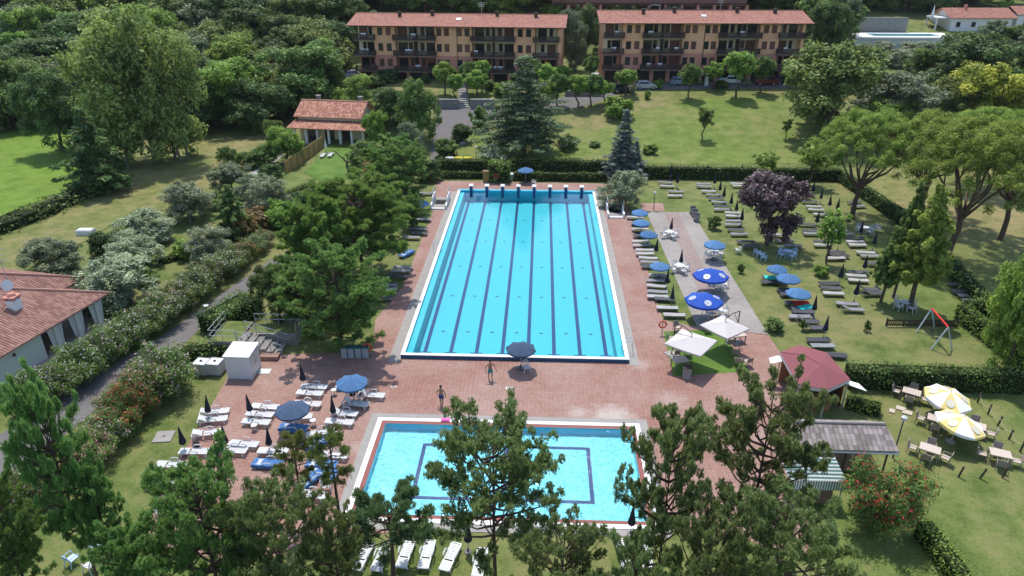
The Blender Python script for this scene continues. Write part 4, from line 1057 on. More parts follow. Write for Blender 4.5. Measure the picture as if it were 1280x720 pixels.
# ------------------------------------------------------------------ furniture
M_PLASTIC = paint('white_plastic', (0.56, 0.565, 0.56), 0.4, 0.4, 0.07, 5.0, jitter=0.05)
M_SLING = paint('grey_sling', (0.20, 0.20, 0.205), 0.8, 0.2, 0.12, 4.0, jitter=0.15)
M_SLINGD = paint('charcoal_sling', (0.065, 0.066, 0.076), 0.8, 0.2, 0.2, 4.0, jitter=0.25)
M_SLINGP = paint('pale_sling', (0.32, 0.31, 0.30), 0.8, 0.2, 0.1, 4.0, jitter=0.1)
M_FRAME = paint('dark_grey_frame', (0.085, 0.085, 0.09), 0.5, 0.4, 0.1, 5.0)
M_NAVY = paint('dark_navy_canvas', (0.026, 0.029, 0.042), 0.85, 0.15, 0.25, 5.0, jitter=0.25)
M_BLUE = paint('faded_blue_canvas', (0.075, 0.165, 0.31), 0.85, 0.15, 0.12, 2.0, jitter=0.12)
M_SLATE = paint('slate_blue_canvas', (0.055, 0.085, 0.14), 0.85, 0.15, 0.12, 2.0, jitter=0.1)
M_ROYAL = paint('royal_blue_canvas', (0.022, 0.075, 0.36), 0.8, 0.2, 0.1, 2.0)
M_CREAMC = paint('cream_canvas', (0.50, 0.46, 0.44), 0.85, 0.15, 0.05, 2.0)
M_TURQ = paint('turquoise_towel', (0.04, 0.52, 0.45), 0.95, 0.05, 0.1, 4.0)
M_REDT = paint('red_towel', (0.62, 0.05, 0.04), 0.95, 0.05, 0.1, 4.0)
M_BLUET = paint('blue_towel', (0.07, 0.16, 0.34), 0.95, 0.05, 0.15, 4.0)
M_TAUPE = paint('taupe_wicker', (0.27, 0.225, 0.185), 0.75, 0.2, 0.2, 6.0, jitter=0.1)
M_TAUPEL = paint('taupe_table_top', (0.46, 0.385, 0.32), 0.6, 0.3, 0.1, 4.0, jitter=0.06)
M_BLUECH = paint('pale_blue_plastic', (0.42, 0.55, 0.72), 0.45, 0.4, 0.08, 4.0, jitter=0.06)
M_WOOD = paint('weathered_wood', (0.20, 0.14, 0.10), 0.85, 0.15, 0.3, 5.0)
M_BLACK = paint('black_rubber', (0.012, 0.012, 0.013), 0.8, 0.2, 0.2, 5.0)

def slats(m, x0, x1, y, n, z, th=.025, gap=.25, M=None, ax='x'):
    for i in range(n):
        a = x0 + (x1 - x0) * i / n; b = a + (x1 - x0) / n * (1 - gap)
        m.b2((a, -y, z - th), (b, y, z))

def lounger_white(back=0.0, towel=None):
    """moulded plastic sun bed: slatted bed and backrest, arms, four splayed legs"""
    def f():
        e = empty('sun_lounger')
        m = MB(); slats(m, -.22, .93, .23, 8, .32, gap=.22)
        for s in (-1, 1): m.b2((-.98, s * .27 - .035, .26), (.98, s * .27 + .035, .335))
        m.b2((.93, -.29, .27), (1.0, .29, .345)); m.b2((-1.0, -.26, .26), (-.95, .26, .325)); m.build('bed', M_PLASTIC, e)
        m = MB(); M = Matrix.Rotation(R(back), 4, 'Y'); pv = Vector((-.33, 0, .33))
        for i in range(6):
            c = M @ Vector((-.055 - i * .105, 0, 0)); m.box(pv + c, (.085, .46, .025), 0, M=M)
        for s in (-1, 1): m.box(pv + M @ Vector((-.31, s * .235, .002)), (.64, .05, .035), 0, M=M)
        m.build('backrest', M_PLASTIC, e)
        for s in (-1, 1):
            m = MB(); m.tube([(-.22, s * .30, .31), (-.18, s * .34, .50), (-.06, s * .36, .545), (.20, s * .36, .545), (.30, s * .34, .50), (.34, s * .30, .31)], .04, 5); m.build('armrest', M_PLASTIC, e)
        for a, sx in ((-.72, -1), (.74, 1)):
            for s in (-1, 1):
                m = MB(); m.tube([(a, s * .26, .30), (a + sx * .10, s * .31, 0.0)], [.055, .04], 6); m.build('leg', M_PLASTIC, e)
        if towel:
            m = MB(); n = 12
            P = [(-1.0 + 2.0 * i / n, .345 + .012 * math.sin(i * 1.7)) for i in range(n + 1)]
            for i in range(n):
                (a, za), (b, zb) = P[i], P[i + 1]
                m.face([(a, -.36, za), (b, -.36, zb), (b, .36, zb), (a, .36, za)])
                m.face([(a, -.37, za - .22), (b, -.37, zb - .22), (b, -.36, zb), (a, -.36, za)])
                m.face([(a, .36, za), (b, .36, zb), (b, .37, zb - .22), (a, .37, za - .22)])
            m.build('cover', towel, e)
        return e
    return f

def lounger_sling(mat, back=0.0):
    """flat metal-framed bed with stretched fabric"""
    def f():
        e = empty('sun_lounger')
        m = MB()
        for s in (-1, 1): m.tube([(-.95, s * .32, .31), (.95, s * .32, .31)], .03, 6)
        for x in (-.95, -.3, .95): m.tube([(x, -.32, .31), (x, .32, .31)], .025, 5)
        m.build('frame', M_FRAME, e)
        m = MB(); n = 7
        for i in range(n):
            a, b = -.28 + 1.2 * i / n, -.28 + 1.2 * (i + 1) / n; za, zb = .335 - .02 * math.sin(PI * i / n), .335 - .02 * math.sin(PI * (i + 1) / n)
            m.face([(a, -.31, za), (b, -.31, zb), (b, .31, zb), (a, .31, za)]); m.face([(a, .31, za - .03), (b, .31, zb - .03), (b, -.31, zb - .03), (a, -.31, za - .03)])
        m.b2((.90, -.31, .315), (.98, .31, .345)); m.build('sling', mat, e)
        m = MB(); M = Matrix.Rotation(R(back), 4, 'Y'); m.box(Vector((-.29, 0, .335)) + M @ Vector((-.34, 0, 0)), (.68, .62, .035), 0, M=M); m.build('backrest', mat, e)
        for a in (-.75, .75):
            for s in (-1, 1): m = MB(); m.tube([(a, s * .30, .30), (a * 1.04, s * .33, 0)], .024, 5); m.build('leg', M_FRAME, e)
        return e
    return f

def parasol_closed(mat=None, h=2.25):
    def f():
        e = empty('closed_parasol')
        m = MB(); m.tube([(0, 0, 0), (0, 0, h)], .022, 6); m.build('pole', M_METAL, e)
        m = MB(); b = len(m.v); seg = 16
        for z, r in ((h - 1.45, .20), (h - 1.35, .215), (h - .9, .145), (h - .45, .085), (h - .05, .03), (h + .04, .012)):
            for k in range(seg):
                a = 2 * PI * k / seg; rr = r * (1.12 if k % 2 else .82); m.v.append((rr * math.cos(a), rr * math.sin(a), z + (.06 if k % 2 and z < h - 1.3 else 0)))
        for i in range(5):
            for k in range(seg):
                k2 = (k + 1) % seg; m.f.append((i * seg + k, i * seg + k2, (i + 1) * seg + k2, (i + 1) * seg + k)); m.m.append(0); m.uv.append(None)
        m.f.append(tuple(range(seg - 1, -1, -1))); m.m.append(0); m.uv.append(None)
        m.build('canopy', mat or M_NAVY, e)
        m = MB(); m.lathe([(.2, 0), (.2, .05), (.06, .08), (.04, .3), (.03, .3)], 12); m.build('base', M_FRAME, e)
        return e
    return f

def parasol_open(mat, r=1.2, h=2.25, dh=.45, val=.14, n=8, mats=None, tilt=0.0, disc=None, hub=True):
    """spread parasol: gored canopy with a scalloped valance, ribs, pole, base"""
    def f():
        e = empty('open_parasol')
        m = MB(); m.tube([(0, 0, 0), (0, 0, h)], .026, 7); m.lathe([(.03, 0), (.03, .06), (.005, .12)], 8, 0, (0, 0, h)); m.build('pole', M_METAL, e)
        m = MB(); m.lathe([(.32, 0), (.32, .07), (.08, .11), (.05, .35), (.03, .35)], 14); m.build('base', M_CONC if r > 1.4 else M_FRAME, e)
        m = MB(); rings = 5; sub = 6; N = n * sub
        def pt(f_, k):
            a = 2 * PI * (k / N) + PI / n; g = (k % sub) / sub; sag = math.sin(PI * g)
            poly = math.cos(PI / n) / math.cos(((2 * PI * k / N) % (2 * PI / n)) - PI / n)
            rr = r * f_ * (poly * .75 + .25 * math.cos(PI / n)) * (1 - .035 * sag * f_)
            z = h - dh * (f_ ** 1.25) - .05 * sag * f_
            return (rr * math.cos(a), rr * math.sin(a), z)
        for i in range(rings):
            f0, f1 = max(.02, i / rings), (i + 1) / rings
            for k in range(N):
                p = [pt(f0, k), pt(f0, k + 1), pt(f1, k + 1), pt(f1, k)]
                m.face(list(reversed(p)), (k // sub) % 2 if mats else 0)
        for k in range(N):
            p0, p1 = pt(1, k), pt(1, k + 1)
            sc = lambda q: val * (.8 + .2 * math.sin(PI * ((q % sub) / sub)))
            m.face([p0, p1, (p1[0] * 1.004, p1[1] * 1.004, p1[2] - sc(k + 1)), (p0[0] * 1.004, p0[1] * 1.004, p0[2] - sc(k))], (k // sub) % 2 if mats else 0)
        can = m.build('canopy', mats or mat, e, True)
        if disc:      # round emblems lying on the gores
            for k in disc:
                a = 2 * PI * (k + .5) / n + PI / n; d = MB(); M_ = None
                cz = lambda rr: h - dh * ((rr / (r * math.cos(PI / n))) ** 1.25) - .035
                def ring(r0, r1, lift, mi):
                    NN = 28
                    for q in range(NN):
                        pts = []
                        for (rr, qq) in ((r0, q), (r1, q), (r1, q + 1), (r0, q + 1)):
                            t = 2 * PI * qq / NN; rad = r * .62 + rr * math.cos(t); tan = rr * math.sin(t)
                            pts.append((rad * math.cos(a) - tan * math.sin(a), rad * math.sin(a) + tan * math.cos(a), cz(rad) + lift + .012 * (abs(tan) / .3)))
                        d.face(pts, mi)
                ring(0.001, r * .175, .035, 0); ring(r * .11, r * .135, .040, 1); ring(0.001, r * .045, .041, 1)
                d.build('emblem', [M_PLASTIC, mat], can)
        m = MB()
        for k in range(n):
            a = 2 * PI * k / n + PI / n; c, s = math.cos(a), math.sin(a)
            m.tube([(.03 * c, .03 * s, h - .05), (r * .5 * c, r * .5 * s, h - dh * .42 - .05), (r * .97 * c, r * .97 * s, h - dh - .03)], .012, 4)
            m.tube([(.03 * c, .03 * s, h - dh - .15), (r * .5 * c, r * .5 * s, h - dh * .42 - .06)], .010, 4)
        m.build('ribs', M_METAL, e)
        return e
    return f

def chair(mat):
    """moulded garden armchair"""
    def f():
        e = empty('garden_chair')
        m = MB(); m.b2((-.24, -.24, .41), (.24, .24, .44)); m.b2((-.25, -.26, .36), (.25, -.22, .44)); m.build('seat', mat, e)
        m = MB()
        for i in range(5): a = -.17 + i * .085; m.tube([(a, .235, .44), (a * 1.06, .30, .66), (a * 1.02, .335, .82)], .02, 4)
        m.tube([(-.24, .24, .44), (-.25, .30, .66), (-.17, .335, .83), (0, .345, .87), (.17, .335, .83), (.25, .30, .66), (.24, .24, .44)], .026, 5); m.build('backrest', mat, e)
        for s in (-1, 1): m = MB(); m.tube([(s * .25, .29, .64), (s * .29, .10, .655), (s * .29, -.18, .655), (s * .27, -.24, .62)], .026, 5); m.build('armrest', mat, e)
        for sx in (-1, 1):
            m = MB(); m.tube([(sx * .27, -.24, .63), (sx * .25, -.24, .42), (sx * .28, -.29, 0)], .028, 5); m.build('leg', mat, e)
            m = MB(); m.tube([(sx * .235, .23, .43), (sx * .27, .32, 0)], .028, 5); m.build('leg', mat, e)
        return e
    return f

def round_table(mat, r=.48):
    def f():
        e = empty('garden_table')
        m = MB(); m.lathe([(0.001, .70), (r - .03, .70), (r, .715), (r, .735), (r - .02, .745), (.001, .745)], 22); m.build('table_top', mat, e)
        for k in range(4):
            a = PI / 4 + k * PI / 2; m = MB(); m.tube([(.30 * math.cos(a), .30 * math.sin(a), .70), (.40 * math.cos(a), .40 * math.sin(a), 0)], .03, 5); m.build('leg', mat, e)
        return e
    return f

def stool():
    """little side table on a white stand"""
    e = empty('side_table')
    m = MB(); m.lathe([(.001, .44), (.2, .44), (.22, .46), (.2, .475), (.001, .475)], 16); m.build('table_top', M_PLASTIC, e)
    for k in range(4):
        a = PI / 4 + k * PI / 2; m = MB(); m.tube([(.13 * math.cos(a), .13 * math.sin(a), .44), (.21 * math.cos(a), .21 * math.sin(a), 0)], .022, 5); m.build('leg', M_PLASTIC, e)
    return e

def dining_table():
    e = empty('dining_table')
    m = MB(); m.b2((-.6, -.42, .70), (.6, .42, .74)); m.b2((-.56, -.38, .64), (.56, .38, .699)); m.build('table_top', M_TAUPEL, e)
    for sx in (-1, 1):
        for sy in (-1, 1): m = MB(); m.b2((sx * .54 - .035, sy * .36 - .035, 0), (sx * .54 + .035, sy * .36 + .035, .66)); m.build('leg', M_TAUPE, e)
    return e

def wicker_chair():
    e = empty('wicker_armchair')
    m = MB(); m.b2((-.25, -.25, .40), (.25, .25, .45)); m.build('seat', M_TAUPEL, e)
    m = MB(); m.box((0, .28, .66), (.52, .04, .46), 0, M=Matrix.Rotation(R(-10), 3, 'X')); m.build('backrest', M_TAUPE, e)
    for s in (-1, 1): m = MB(); m.tube([(s * .27, .27, .64), (s * .28, -.2, .64), (s * .27, -.25, .6)], .025, 5); m.build('armrest', M_TAUPE, e)
    for sx in (-1, 1):
        for sy in (-1, 1): m = MB(); m.tube([(sx * .25, sy * .24, .62 if sy < 0 else .42), (sx * .26, sy * .27, 0)], .024, 5); m.build('leg', M_TAUPE, e)
    return e

def cantilever(rz_mast=0):
    """square cream canopy hung from a side mast"""
    e = empty('cantilever_parasol')
    s = 1.6; h = 2.75; m = MB()
    c = [(-s, -s), (s, -s), (s, s), (-s, s)]
    for i in range(4):
        a, b = c[i], c[(i + 1) % 4]; n = 6
        for q in range(n):
            f0, f1 = q / n, (q + 1) / n
            p0 = (a[0] + (b[0] - a[0]) * f0, a[1] + (b[1] - a[1]) * f0); p1 = (a[0] + (b[0] - a[0]) * f1, a[1] + (b[1] - a[1]) * f1)
            sg = lambda f: 2.22 - .04 * math.sin(PI * f)
            mid0 = (p0[0] * .5, p0[1] * .5, 2.47 - .03 * math.sin(PI * f0)); mid1 = (p1[0] * .5, p1[1] * .5, 2.47 - .03 * math.sin(PI * f1))
            m.face([(p0[0], p0[1], sg(f0)), (p1[0], p1[1], sg(f1)), mid1, mid0]); m.face([mid0, mid1, (0, 0, 2.7)])
            m.face([(p0[0], p0[1], sg(f0) - .12), (p1[0], p1[1], sg(f1) - .12), (p1[0], p1[1], sg(f1)), (p0[0], p0[1], sg(f0))])
    m.build('canopy', M_CREAMC, e)
    m = MB(); m.tube([(-2.0, .15, 0), (-2.0, .15, 2.95)], .045, 7); m.tube([(-2.0, .15, 2.95), (-.9, .08, 3.12), (0, 0, 2.95)], .035, 6); m.tube([(0, 0, 2.95), (0, 0, 2.68)], .03, 6); m.tube([(-2.0, .15, 1.9), (-1.2, .1, 3.02)], .025, 5); m.build('mast', M_DARKWOOD, e)
    m = MB(); m.b2((-2.5, -.3, 0), (-1.5, .6, .07)); m.build('base', M_CONC, e)
    m = MB()
    for x, y in c: m.tube([(0, 0, 2.66), (x * .97, y * .97, 2.2)], .015, 4)
    m.build('ribs', M_METAL, e)
    return e

def bin_(body, lid):
    def f():
        e = empty('waste_bin')
        m = MB(); m.prism([(-.27, -.27), (.27, -.27), (.27, .27), (-.27, .27)], .05, .92); m.b2((-.29, -.29, .86), (.29, .29, .915)); m.build('body', body, e)
        m = MB(); m.b2((-.30, -.31, .92), (.30, .31, .98)); m.b2((-.22, -.2, .98), (.22, .22, 1.03)); m.build('lid', lid, e)
        for s in (-1, 1): m = MB(); m.tube([(s * .24, .27, .09), (s * .29, .27, .09)], .09, 10); m.build('wheel', M_BLACK, e)
        return e
    return f

def car(col, name, L=4.1, W=1.74, H=1.5, suv=0.0):
    """small car: swept body, glazed cabin, wheels with rims, lamps"""
    def f():
        e = empty('parked_car')
        h = H; xs = [(-.50, .42), (-.49, .62), (-.44, .66 + suv * .3), (-.36, .98), (-.28, 1.0), (.06, 1.0), (.20, .68), (.40, .60), (.485, .52), (.50, .36)]
        m = MB(); sec = []
        for fx, fz in xs:
            x = fx * L; z = fz * h; zb = .62 * h if z > .66 * h else z
            w = W / 2 * (1 - .10 * abs(fx * 2) ** 4); wr = w * (.78 if z > .7 * h else .94)
            sec.append([(x, -w * .94, .22), (x, -w, .40), (x, -w, min(z, zb) - .04), (x, -wr, z), (x, wr, z), (x, w, min(z, zb) - .04), (x, w, .40), (x, w * .94, .22)])
        for a, b in zip(sec[:-1], sec[1:]):
            for k in range(8): k2 = (k + 1) % 8; m.face([a[k], b[k], b[k2], a[k2]])
        m.face(list(sec[0])); m.face(list(reversed(sec[-1]))); m.build('body', col, e)
        g = MB()
        for s in (-1, 1): g.face([(-.40 * L, s * (W / 2 * .985), .66 * h), (.17 * L, s * (W / 2 * .985), .66 * h), (.05 * L, s * W / 2 * .83, .93 * h), (-.345 * L, s * W / 2 * .83, .93 * h)])
        g.face([(.20 * L + .03, -W / 2 * .80, .70 * h), (.20 * L + .03, W / 2 * .80, .70 * h), (.075 * L + .03, W / 2 * .70, .965 * h), (.075 * L + .03, -W / 2 * .70, .965 * h)])
        g.face([(-.435 * L - .03, -W / 2 * .78, .71 * h), (-.435 * L - .03, W / 2 * .78, .71 * h), (-.37 * L - .03, W / 2 * .68, .95 * h), (-.37 * L - .03, -W / 2 * .68, .95 * h)]); g.build('windows', M_DARKGL, e)
        for sx in (-.31, .31):
            for s in (-1, 1):
                w = MB(); w.tube([(sx * L, s * (W / 2 - .2), .31), (sx * L, s * (W / 2 + .015), .31)], .31, 14); wo = w.build('wheel', M_BLACK, e)
                w = MB(); w.tube([(sx * L, s * (W / 2 + .016), .31), (sx * L, s * (W / 2 + .03), .31)], .19, 10); w.build('rim', M_METAL, wo)
        for s in (-1, 1):
            l = MB(); l.box((.47 * L, s * W * .36, .52 * h), (.16, .34, .14)); l.build('headlight', M_STEEL, e)
            l = MB(); l.box((-.485 * L, s * W * .40, .56 * h), (.1, .22, .18)); l.build('tail_light', M_REDT, e)
        return e
    return f

def person(label, p, rz, trunks, skin, hair, pose):
    """one continuous body grown over a posed skeleton"""
    e = empty('person', p, rz); tag(e, label, 'person')
    J = pose; V = [j[0] for j in J]; E = [(j[2], i) for i, j in enumerate(J) if j[2] is not None]
    me = bpy.data.meshes.new('body'); me.from_pydata(V, E, []); me.update()
    o = bpy.data.objects.new('body', me); COL.objects.link(o); o.parent = e; me.materials.append(skin)
    s = o.modifiers.new('Skin', 'SKIN'); s.use_smooth_shade = True
    for i, j in enumerate(J):
        r = j[1]; me.skin_vertices[0].data[i].radius = r if hasattr(r, '__len__') else (r, r)
    me.skin_vertices[0].data[0].use_root = True
    b = o.modifiers.new('Sub', 'SUBSURF'); b.levels = b.render_levels = 2
    return e

def standing(step=0.22, arm=0.0, turn=0.0, armout=.25, bend=.05):
    J = [((0, 0, .95), (.15, .11), None), ((0, -.01, 1.10), (.135, .10), 0), ((0, 0, 1.28), (.165, .11), 1), ((0, .01, 1.42), (.13, .085), 2), ((0, 0, 1.50), (.052, .055), 3),
         ((0, -.02, 1.58), (.066, .075), 4), ((0, -.015, 1.67), (.076, .095), 5), ((0, 0, 1.74), (.055, .07), 6)]
    for s in (-1, 1):
        b = len(J); f = step * s
        J += [((s * .095, 0, .87), (.088, .092), 0), ((s * .105, -.04 - f * .5, .50), (.058, .062), b), ((s * .10, .0 - f + (.07 if f < 0 else 0), .10 + (.05 if f < 0 else 0)), (.036, .04), b + 1), ((s * .105, -.06 - f, .035 + (.02 if f < 0 else 0)), (.04, .035), b + 2), ((s * .115, -.17 - f, .025), (.036, .022), b + 3)]
        b = len(J); g = -arm * s
        J += [((s * .195, 0, 1.41), (.060, .058), 3), ((s * (.235 + armout * .25), .03 + g * .4, 1.13), (.042, .042), b), ((s * (.225 + armout * .35), -.08 - bend + g, .90), (.030, .030), b + 1), ((s * (.22 + armout * .35), -.11 - bend + g, .82), (.034, .022), b + 2)]
        h = len(J) - 1; hx, hy, hz = J[h][0]
        for k in range(4): J.append(((hx + s * .004, hy - .03 + k * .022, hz - .075 - (.012 if k in (1, 2) else 0)), .0095, h)); 
        J.append(((hx - s * .035, hy - .035, hz - .035), .011, h))
    return J

def dress(e, trunks, hair, shoes=None, step=.22):
    m = MB(); m.lathe([(.158, 1.0), (.168, .95), (.17, .86), (.12, .80)], 16); m.v = [(x, y * .78, z) for x, y, z in m.v]
    for s in (-1, 1):
        f = step * s; a = Vector((s * .095, 0, .87)); b = Vector((s * .105, -.04 - f * .5, .50)); q = a.lerp(b, .55); m.tube([a, a.lerp(b, .3), q], [.105, .10, .095], 12)
    m.build('swim_trunks', trunks, e, True)
    m = MB(); m.lathe([(.083, .0), (.090, .05), (.078, .10), (.045, .135), (.003, .145)], 14); m.v = [(x, y * 1.16 + .018, z + 1.655 + y * -.25) for x, y, z in m.v]; m.build('hair', hair, e, True)
    for s in (-1, 1):
        m = MB(); m.lathe([(.003, -.012), (.011, 0), (.003, .012)], 8, 0, (s * .030, -.108, 1.68)); m.build('eye', M_BLACK, e)
        m = MB(); m.lathe([(.004, -.03), (.016, -.012), (.018, .015), (.004, .03)], 8, 0, (s * .080, .0, 1.665)); m.build('ear', M_SKIN, e)
    m = MB(); m.tube([(0, -.105, 1.685), (0, -.128, 1.648), (0, -.105, 1.64)], [.010, .017, .010], 6); m.build('nose', M_SKIN, e)
    m = MB(); m.box((0, -.098, 1.61), (.05, .012, .012)); m.build('mouth', paint('lips', (0.35, 0.12, 0.10)), e)
M_SKIN = paint('tanned_skin', (0.30, 0.155, 0.10), 0.55, 0.3, 0.08, 4.0)
M_HAIR = paint('dark_hair', (0.018, 0.013, 0.011), 0.6, 0.3, 0.2, 20.0)
# ------------------------------------------------------------------ beds
BED = {'w': ('white', lounger_white(0)), 'wb': ('white', lounger_white(52)), 'wh': ('white', lounger_white(22)), 'wt': ('blue-covered', lounger_white(0, M_BLUET)),
       'g': ('grey', lounger_sling(M_SLING)), 'd': ('charcoal', lounger_sling(M_SLINGD)), 'p': ('pale', lounger_sling(M_SLINGP)), 'dr': ('charcoal', lounger_sling(M_SLINGD, 30)), 'gr': ('grey', lounger_sling(M_SLING, 24))}
rnd = random.Random(5)
def beds(where, group, items, rz0=0.0, jit=.08, end='far', z=.33):
    for i, it in enumerate(items):
        k, px, py = it[:3]; p = atz(px, py, z); a = (R(it[3]) if len(it) > 3 else rz0 + rnd.uniform(-jit, jit))
        col, b = BED[k]; ex = ' reclined' if k in ('wb', 'dr', 'wh', 'gr') else ''
        inst('bed' + k, b, (p.x, p.y, T(p.x, p.y)), a, f'{col}{ex} lounger, {ORD[i]} from {end} end of {where}', 'sun lounger', group)
DG = 'white loungers on the red deck'
beds('the left column on red deck beside lawn', DG, [('wh', 268, 514, 12), ('wh', 265.5, 523.5, 10), ('wh', 259, 540.5, 14), ('w', 243, 563.5, 2), ('w', 214, 580, 0), ('w', 201, 605, -2)])
beds('the second column on red deck', DG, [('w', 331, 507.5, -4), ('w', 324.6, 517, -4), ('w', 320, 526.5, -4), ('w', 304.6, 554, -4), ('w', 290, 562, -2)])
beds('the third column on red deck', DG, [('w', 392.7, 482.5, -4), ('w', 387, 490.5, -4), ('w', 384, 504, 176), ('wh', 372, 520.5, 8), ('wt', 367, 533.5, -5), ('w', 341, 563, 0), ('wt', 335, 578, -3)])
beds('the column beside small pool', DG, [('w', 436.6, 482, 0), ('wb', 464, 493, 172 + 184), ('wb', 444, 503.5, -8), ('wh', 430, 515.5, -8), ('w', 424, 526.5, -4), ('w', 401.5, 540, 20), ('wt', 398, 551, 35), ('w', 416, 568, -4), ('wt', 402, 579, -4), ('wt', 402, 590, -6), ('wt', 387, 598, 60), ('w', 388, 617, -8)])
beds('the row under the pines below small pool', DG, [('w', 453.7, 694, 80), ('w', 477, 695, 82), ('w', 507, 691, 84), ('w', 533.5, 692, 86), ('w', 563, 695, 76), ('w', 600, 702, 85), ('w', 780, 690, 95), ('w', 806, 694, 97)], end='left')
LG = 'grey loungers on the right lawn'
beds('the grass strip between deck and paved terrace', LG, [('p', 793.5, 271), ('g', 799, 279), ('p', 800, 286), ('d', 802, 294), ('p', 801, 301, 6), ('p', 802, 306, 4), ('p', 806, 312), ('p', 806, 316.5), ('p', 810, 322), ('g', 812, 327), ('d', 813.5, 332),
     ('p', 823, 343.5), ('g', 820, 350), ('p', 821, 357, -8), ('g', 822, 364), ('p', 822, 370), ('d', 831, 373), ('p', 834, 384), ('p', 843, 393)])
beds('the small group behind terrace near silver shrub', LG, [('g', 832, 227.5), ('p', 833.5, 232), ('g', 845, 239), ('p', 844, 244)])
beds('the long diagonal row right of the terrace', LG, [('g', 879, 229.5), ('g', 880, 232.5), ('p', 886, 238.5), ('g', 892, 243), ('d', 895, 247.5), ('g', 899, 252), ('d', 902, 257), ('g', 902, 261), ('p', 916, 265.5), ('p', 917, 269.5), ('g', 917, 275.5), ('g', 916.5, 280), ('d', 920, 286.5), ('g', 924, 292), ('d', 932, 301.5), ('d', 939, 307)])
beds('the far row in front of the back hedge', LG, [('p', 922, 229), ('p', 924, 231.8), ('d', 951, 228), ('g', 953, 231)], end='left')
beds('the column behind and under purple tree', LG, [('g', 942, 251.5), ('d', 1012, 251.5), ('p', 1017.5, 257.5), ('p', 1020, 261.7), ('p', 1027, 267.5), ('d', 1008.7, 280), ('d', 1013.5, 288), ('g', 1015, 291.5), ('p', 976, 293), ('g', 981.5, 300.5), ('g', 991, 306.5)])
beds('the column around the slim young tree', LG, [('g', 1042, 280), ('p', 1049, 288), ('g', 1056.6, 292), ('d', 1028, 301), ('p', 1028.6, 305.6), ('d', 1045, 314.5), ('d', 1049.5, 318.6), ('p', 1045, 322)])
beds('the right column before the tall hedge', LG, [('d', 1068, 252, 20), ('g', 1073, 257, 14), ('d', 1069, 297), ('p', 1069, 301.5), ('p', 1072, 305.6), ('p', 1082, 315), ('g', 1087, 319.4), ('d', 1097, 329), ('d', 1074, 339.5), ('p', 1070, 344), ('p', 1073, 349.7), ('dr', 1085, 361), ('dr', 1090, 366)])
beds('the near column with blue parasols', LG, [('d', 965, 346.5), ('d', 964, 351.5), ('d', 985, 362), ('d', 988, 367), ('d', 994, 378), ('d', 1003, 385), ('d', 1004, 389), ('g', 1000, 395), ('dr', 1010, 401), ('dr', 1018, 409), ('d', 1023, 424), ('g', 1028.5, 431.5), ('d', 1043, 443)])
beds('the triple set beside the near column', LG, [('d', 1036, 353.5), ('d', 1039, 359.5), ('p', 1042, 366)])
beds('the lone pair left of picket fence', LG, [('g', 1059, 379, -6), ('gr', 1066, 386, -4)])
beds('the dark set beside the right hedge', LG, [('d', 1199, 355), ('d', 1203, 363.5), ('g', 1211, 369), ('d', 1216, 375)])
beds('the shaded row along left side of long pool', 'loungers left of the long pool', [('g', 532.5, 241), ('g', 529, 273.5), ('d', 511, 279), ('g', 522.5, 285.5), ('d', 524, 290.5), ('g', 514, 296), ('wt', 508, 316, 60), ('g', 504, 333.5), ('p', 501, 338), ('d', 497, 344), ('g', 484, 355.5), ('p', 484, 361), ('d', 477.5, 372)])
for i, (px, py) in enumerate([(404, 196), (413.5, 195.5)]):
    p, _ = G(px, py); inst('bedw', BED['w'][1], p, R(90), ['white lounger on the farmhouse lawn, nearer the bamboo screen', 'white lounger on the farmhouse lawn, farther from bamboo screen'][i], 'sun lounger', 'loungers of the farmhouse')
for px, py, a, mt, lab in ((965, 346.2, 3, M_TURQ, 'turquoise towel spread on a charcoal lounger beside blue parasol'), (1001, 378, 0, M_REDT, 'red towel on a charcoal lounger in the near column'), (1007, 383.5, 25, M_TURQ, 'turquoise towel beside the red towel in the near column')):
    p = atz(px, py, .37); m = MB(); n = 10
    for i in range(n):
        a0, a1 = -.75 + 1.5 * i / n, -.75 + 1.5 * (i + 1) / n; w = lambda v: .012 * math.sin(v * 7) + .385
        m.face([(a0, -.36, w(a0)), (a1, -.36, w(a1)), (a1, .36, w(a1)), (a0, .36, w(a0))]); 
        for s in (-1, 1): m.face([(a0, s * .36, w(a0)), (a1, s * .36, w(a1)), (a1, s * .38, w(a1) - .13), (a0, s * .38, w(a0) - .13)])
    o = tag(m.build('towel', mt, None, True), lab, 'towel'); o.location = (p.x, p.y, 0); o.rotation_euler = (0, 0, R(a))

# ------------------------------------------------------------------ parasols
PC = parasol_closed()
def closed(where, group, items, end='far'):
    for i, (px, py) in enumerate(items):
        p, _ = G(px, py); e = inst('pc', PC, p, rnd.random() * 6, f'closed dark parasol {where}, {ORD[i]} from {end} end', 'parasol', group)
        s = rnd.uniform(.93, 1.05); e.scale = (s, s, s); e.rotation_euler = (R(rnd.uniform(-3, 3)), R(rnd.uniform(-3, 3)), rnd.random() * 6)
closed('among white loungers on the red deck', 'closed parasols on the red deck', [(380.7, 486), (261.5, 526), (315.5, 524), (418, 527), (232, 566), (283.5, 566), (337.7, 567), (200, 612)])
closed('at the back hedge behind terrace', 'closed parasols on the right lawn', [(837.5, 225), (846, 235.5), (883, 224.5), (925, 224)], 'left')
closed('along the diagonal row right of terrace', 'closed parasols on the right lawn', [(892.6, 236), (899, 244.5), (903.5, 253), (913, 262), (919.5, 270.5), (926, 283), (943, 245)])
closed('right of purple tree', 'closed parasols on the right lawn', [(1015, 246), (1025, 255), (1036, 264), (1045, 269), (1059, 284.5), (1019, 286), (1074, 299), (1046.7, 313), (1090, 313), (1078.6, 343), (1048, 356), (1095, 358), (1067, 378)])
closed('in the near column', 'closed parasols on the right lawn', [(1016, 397), (1029, 423)])
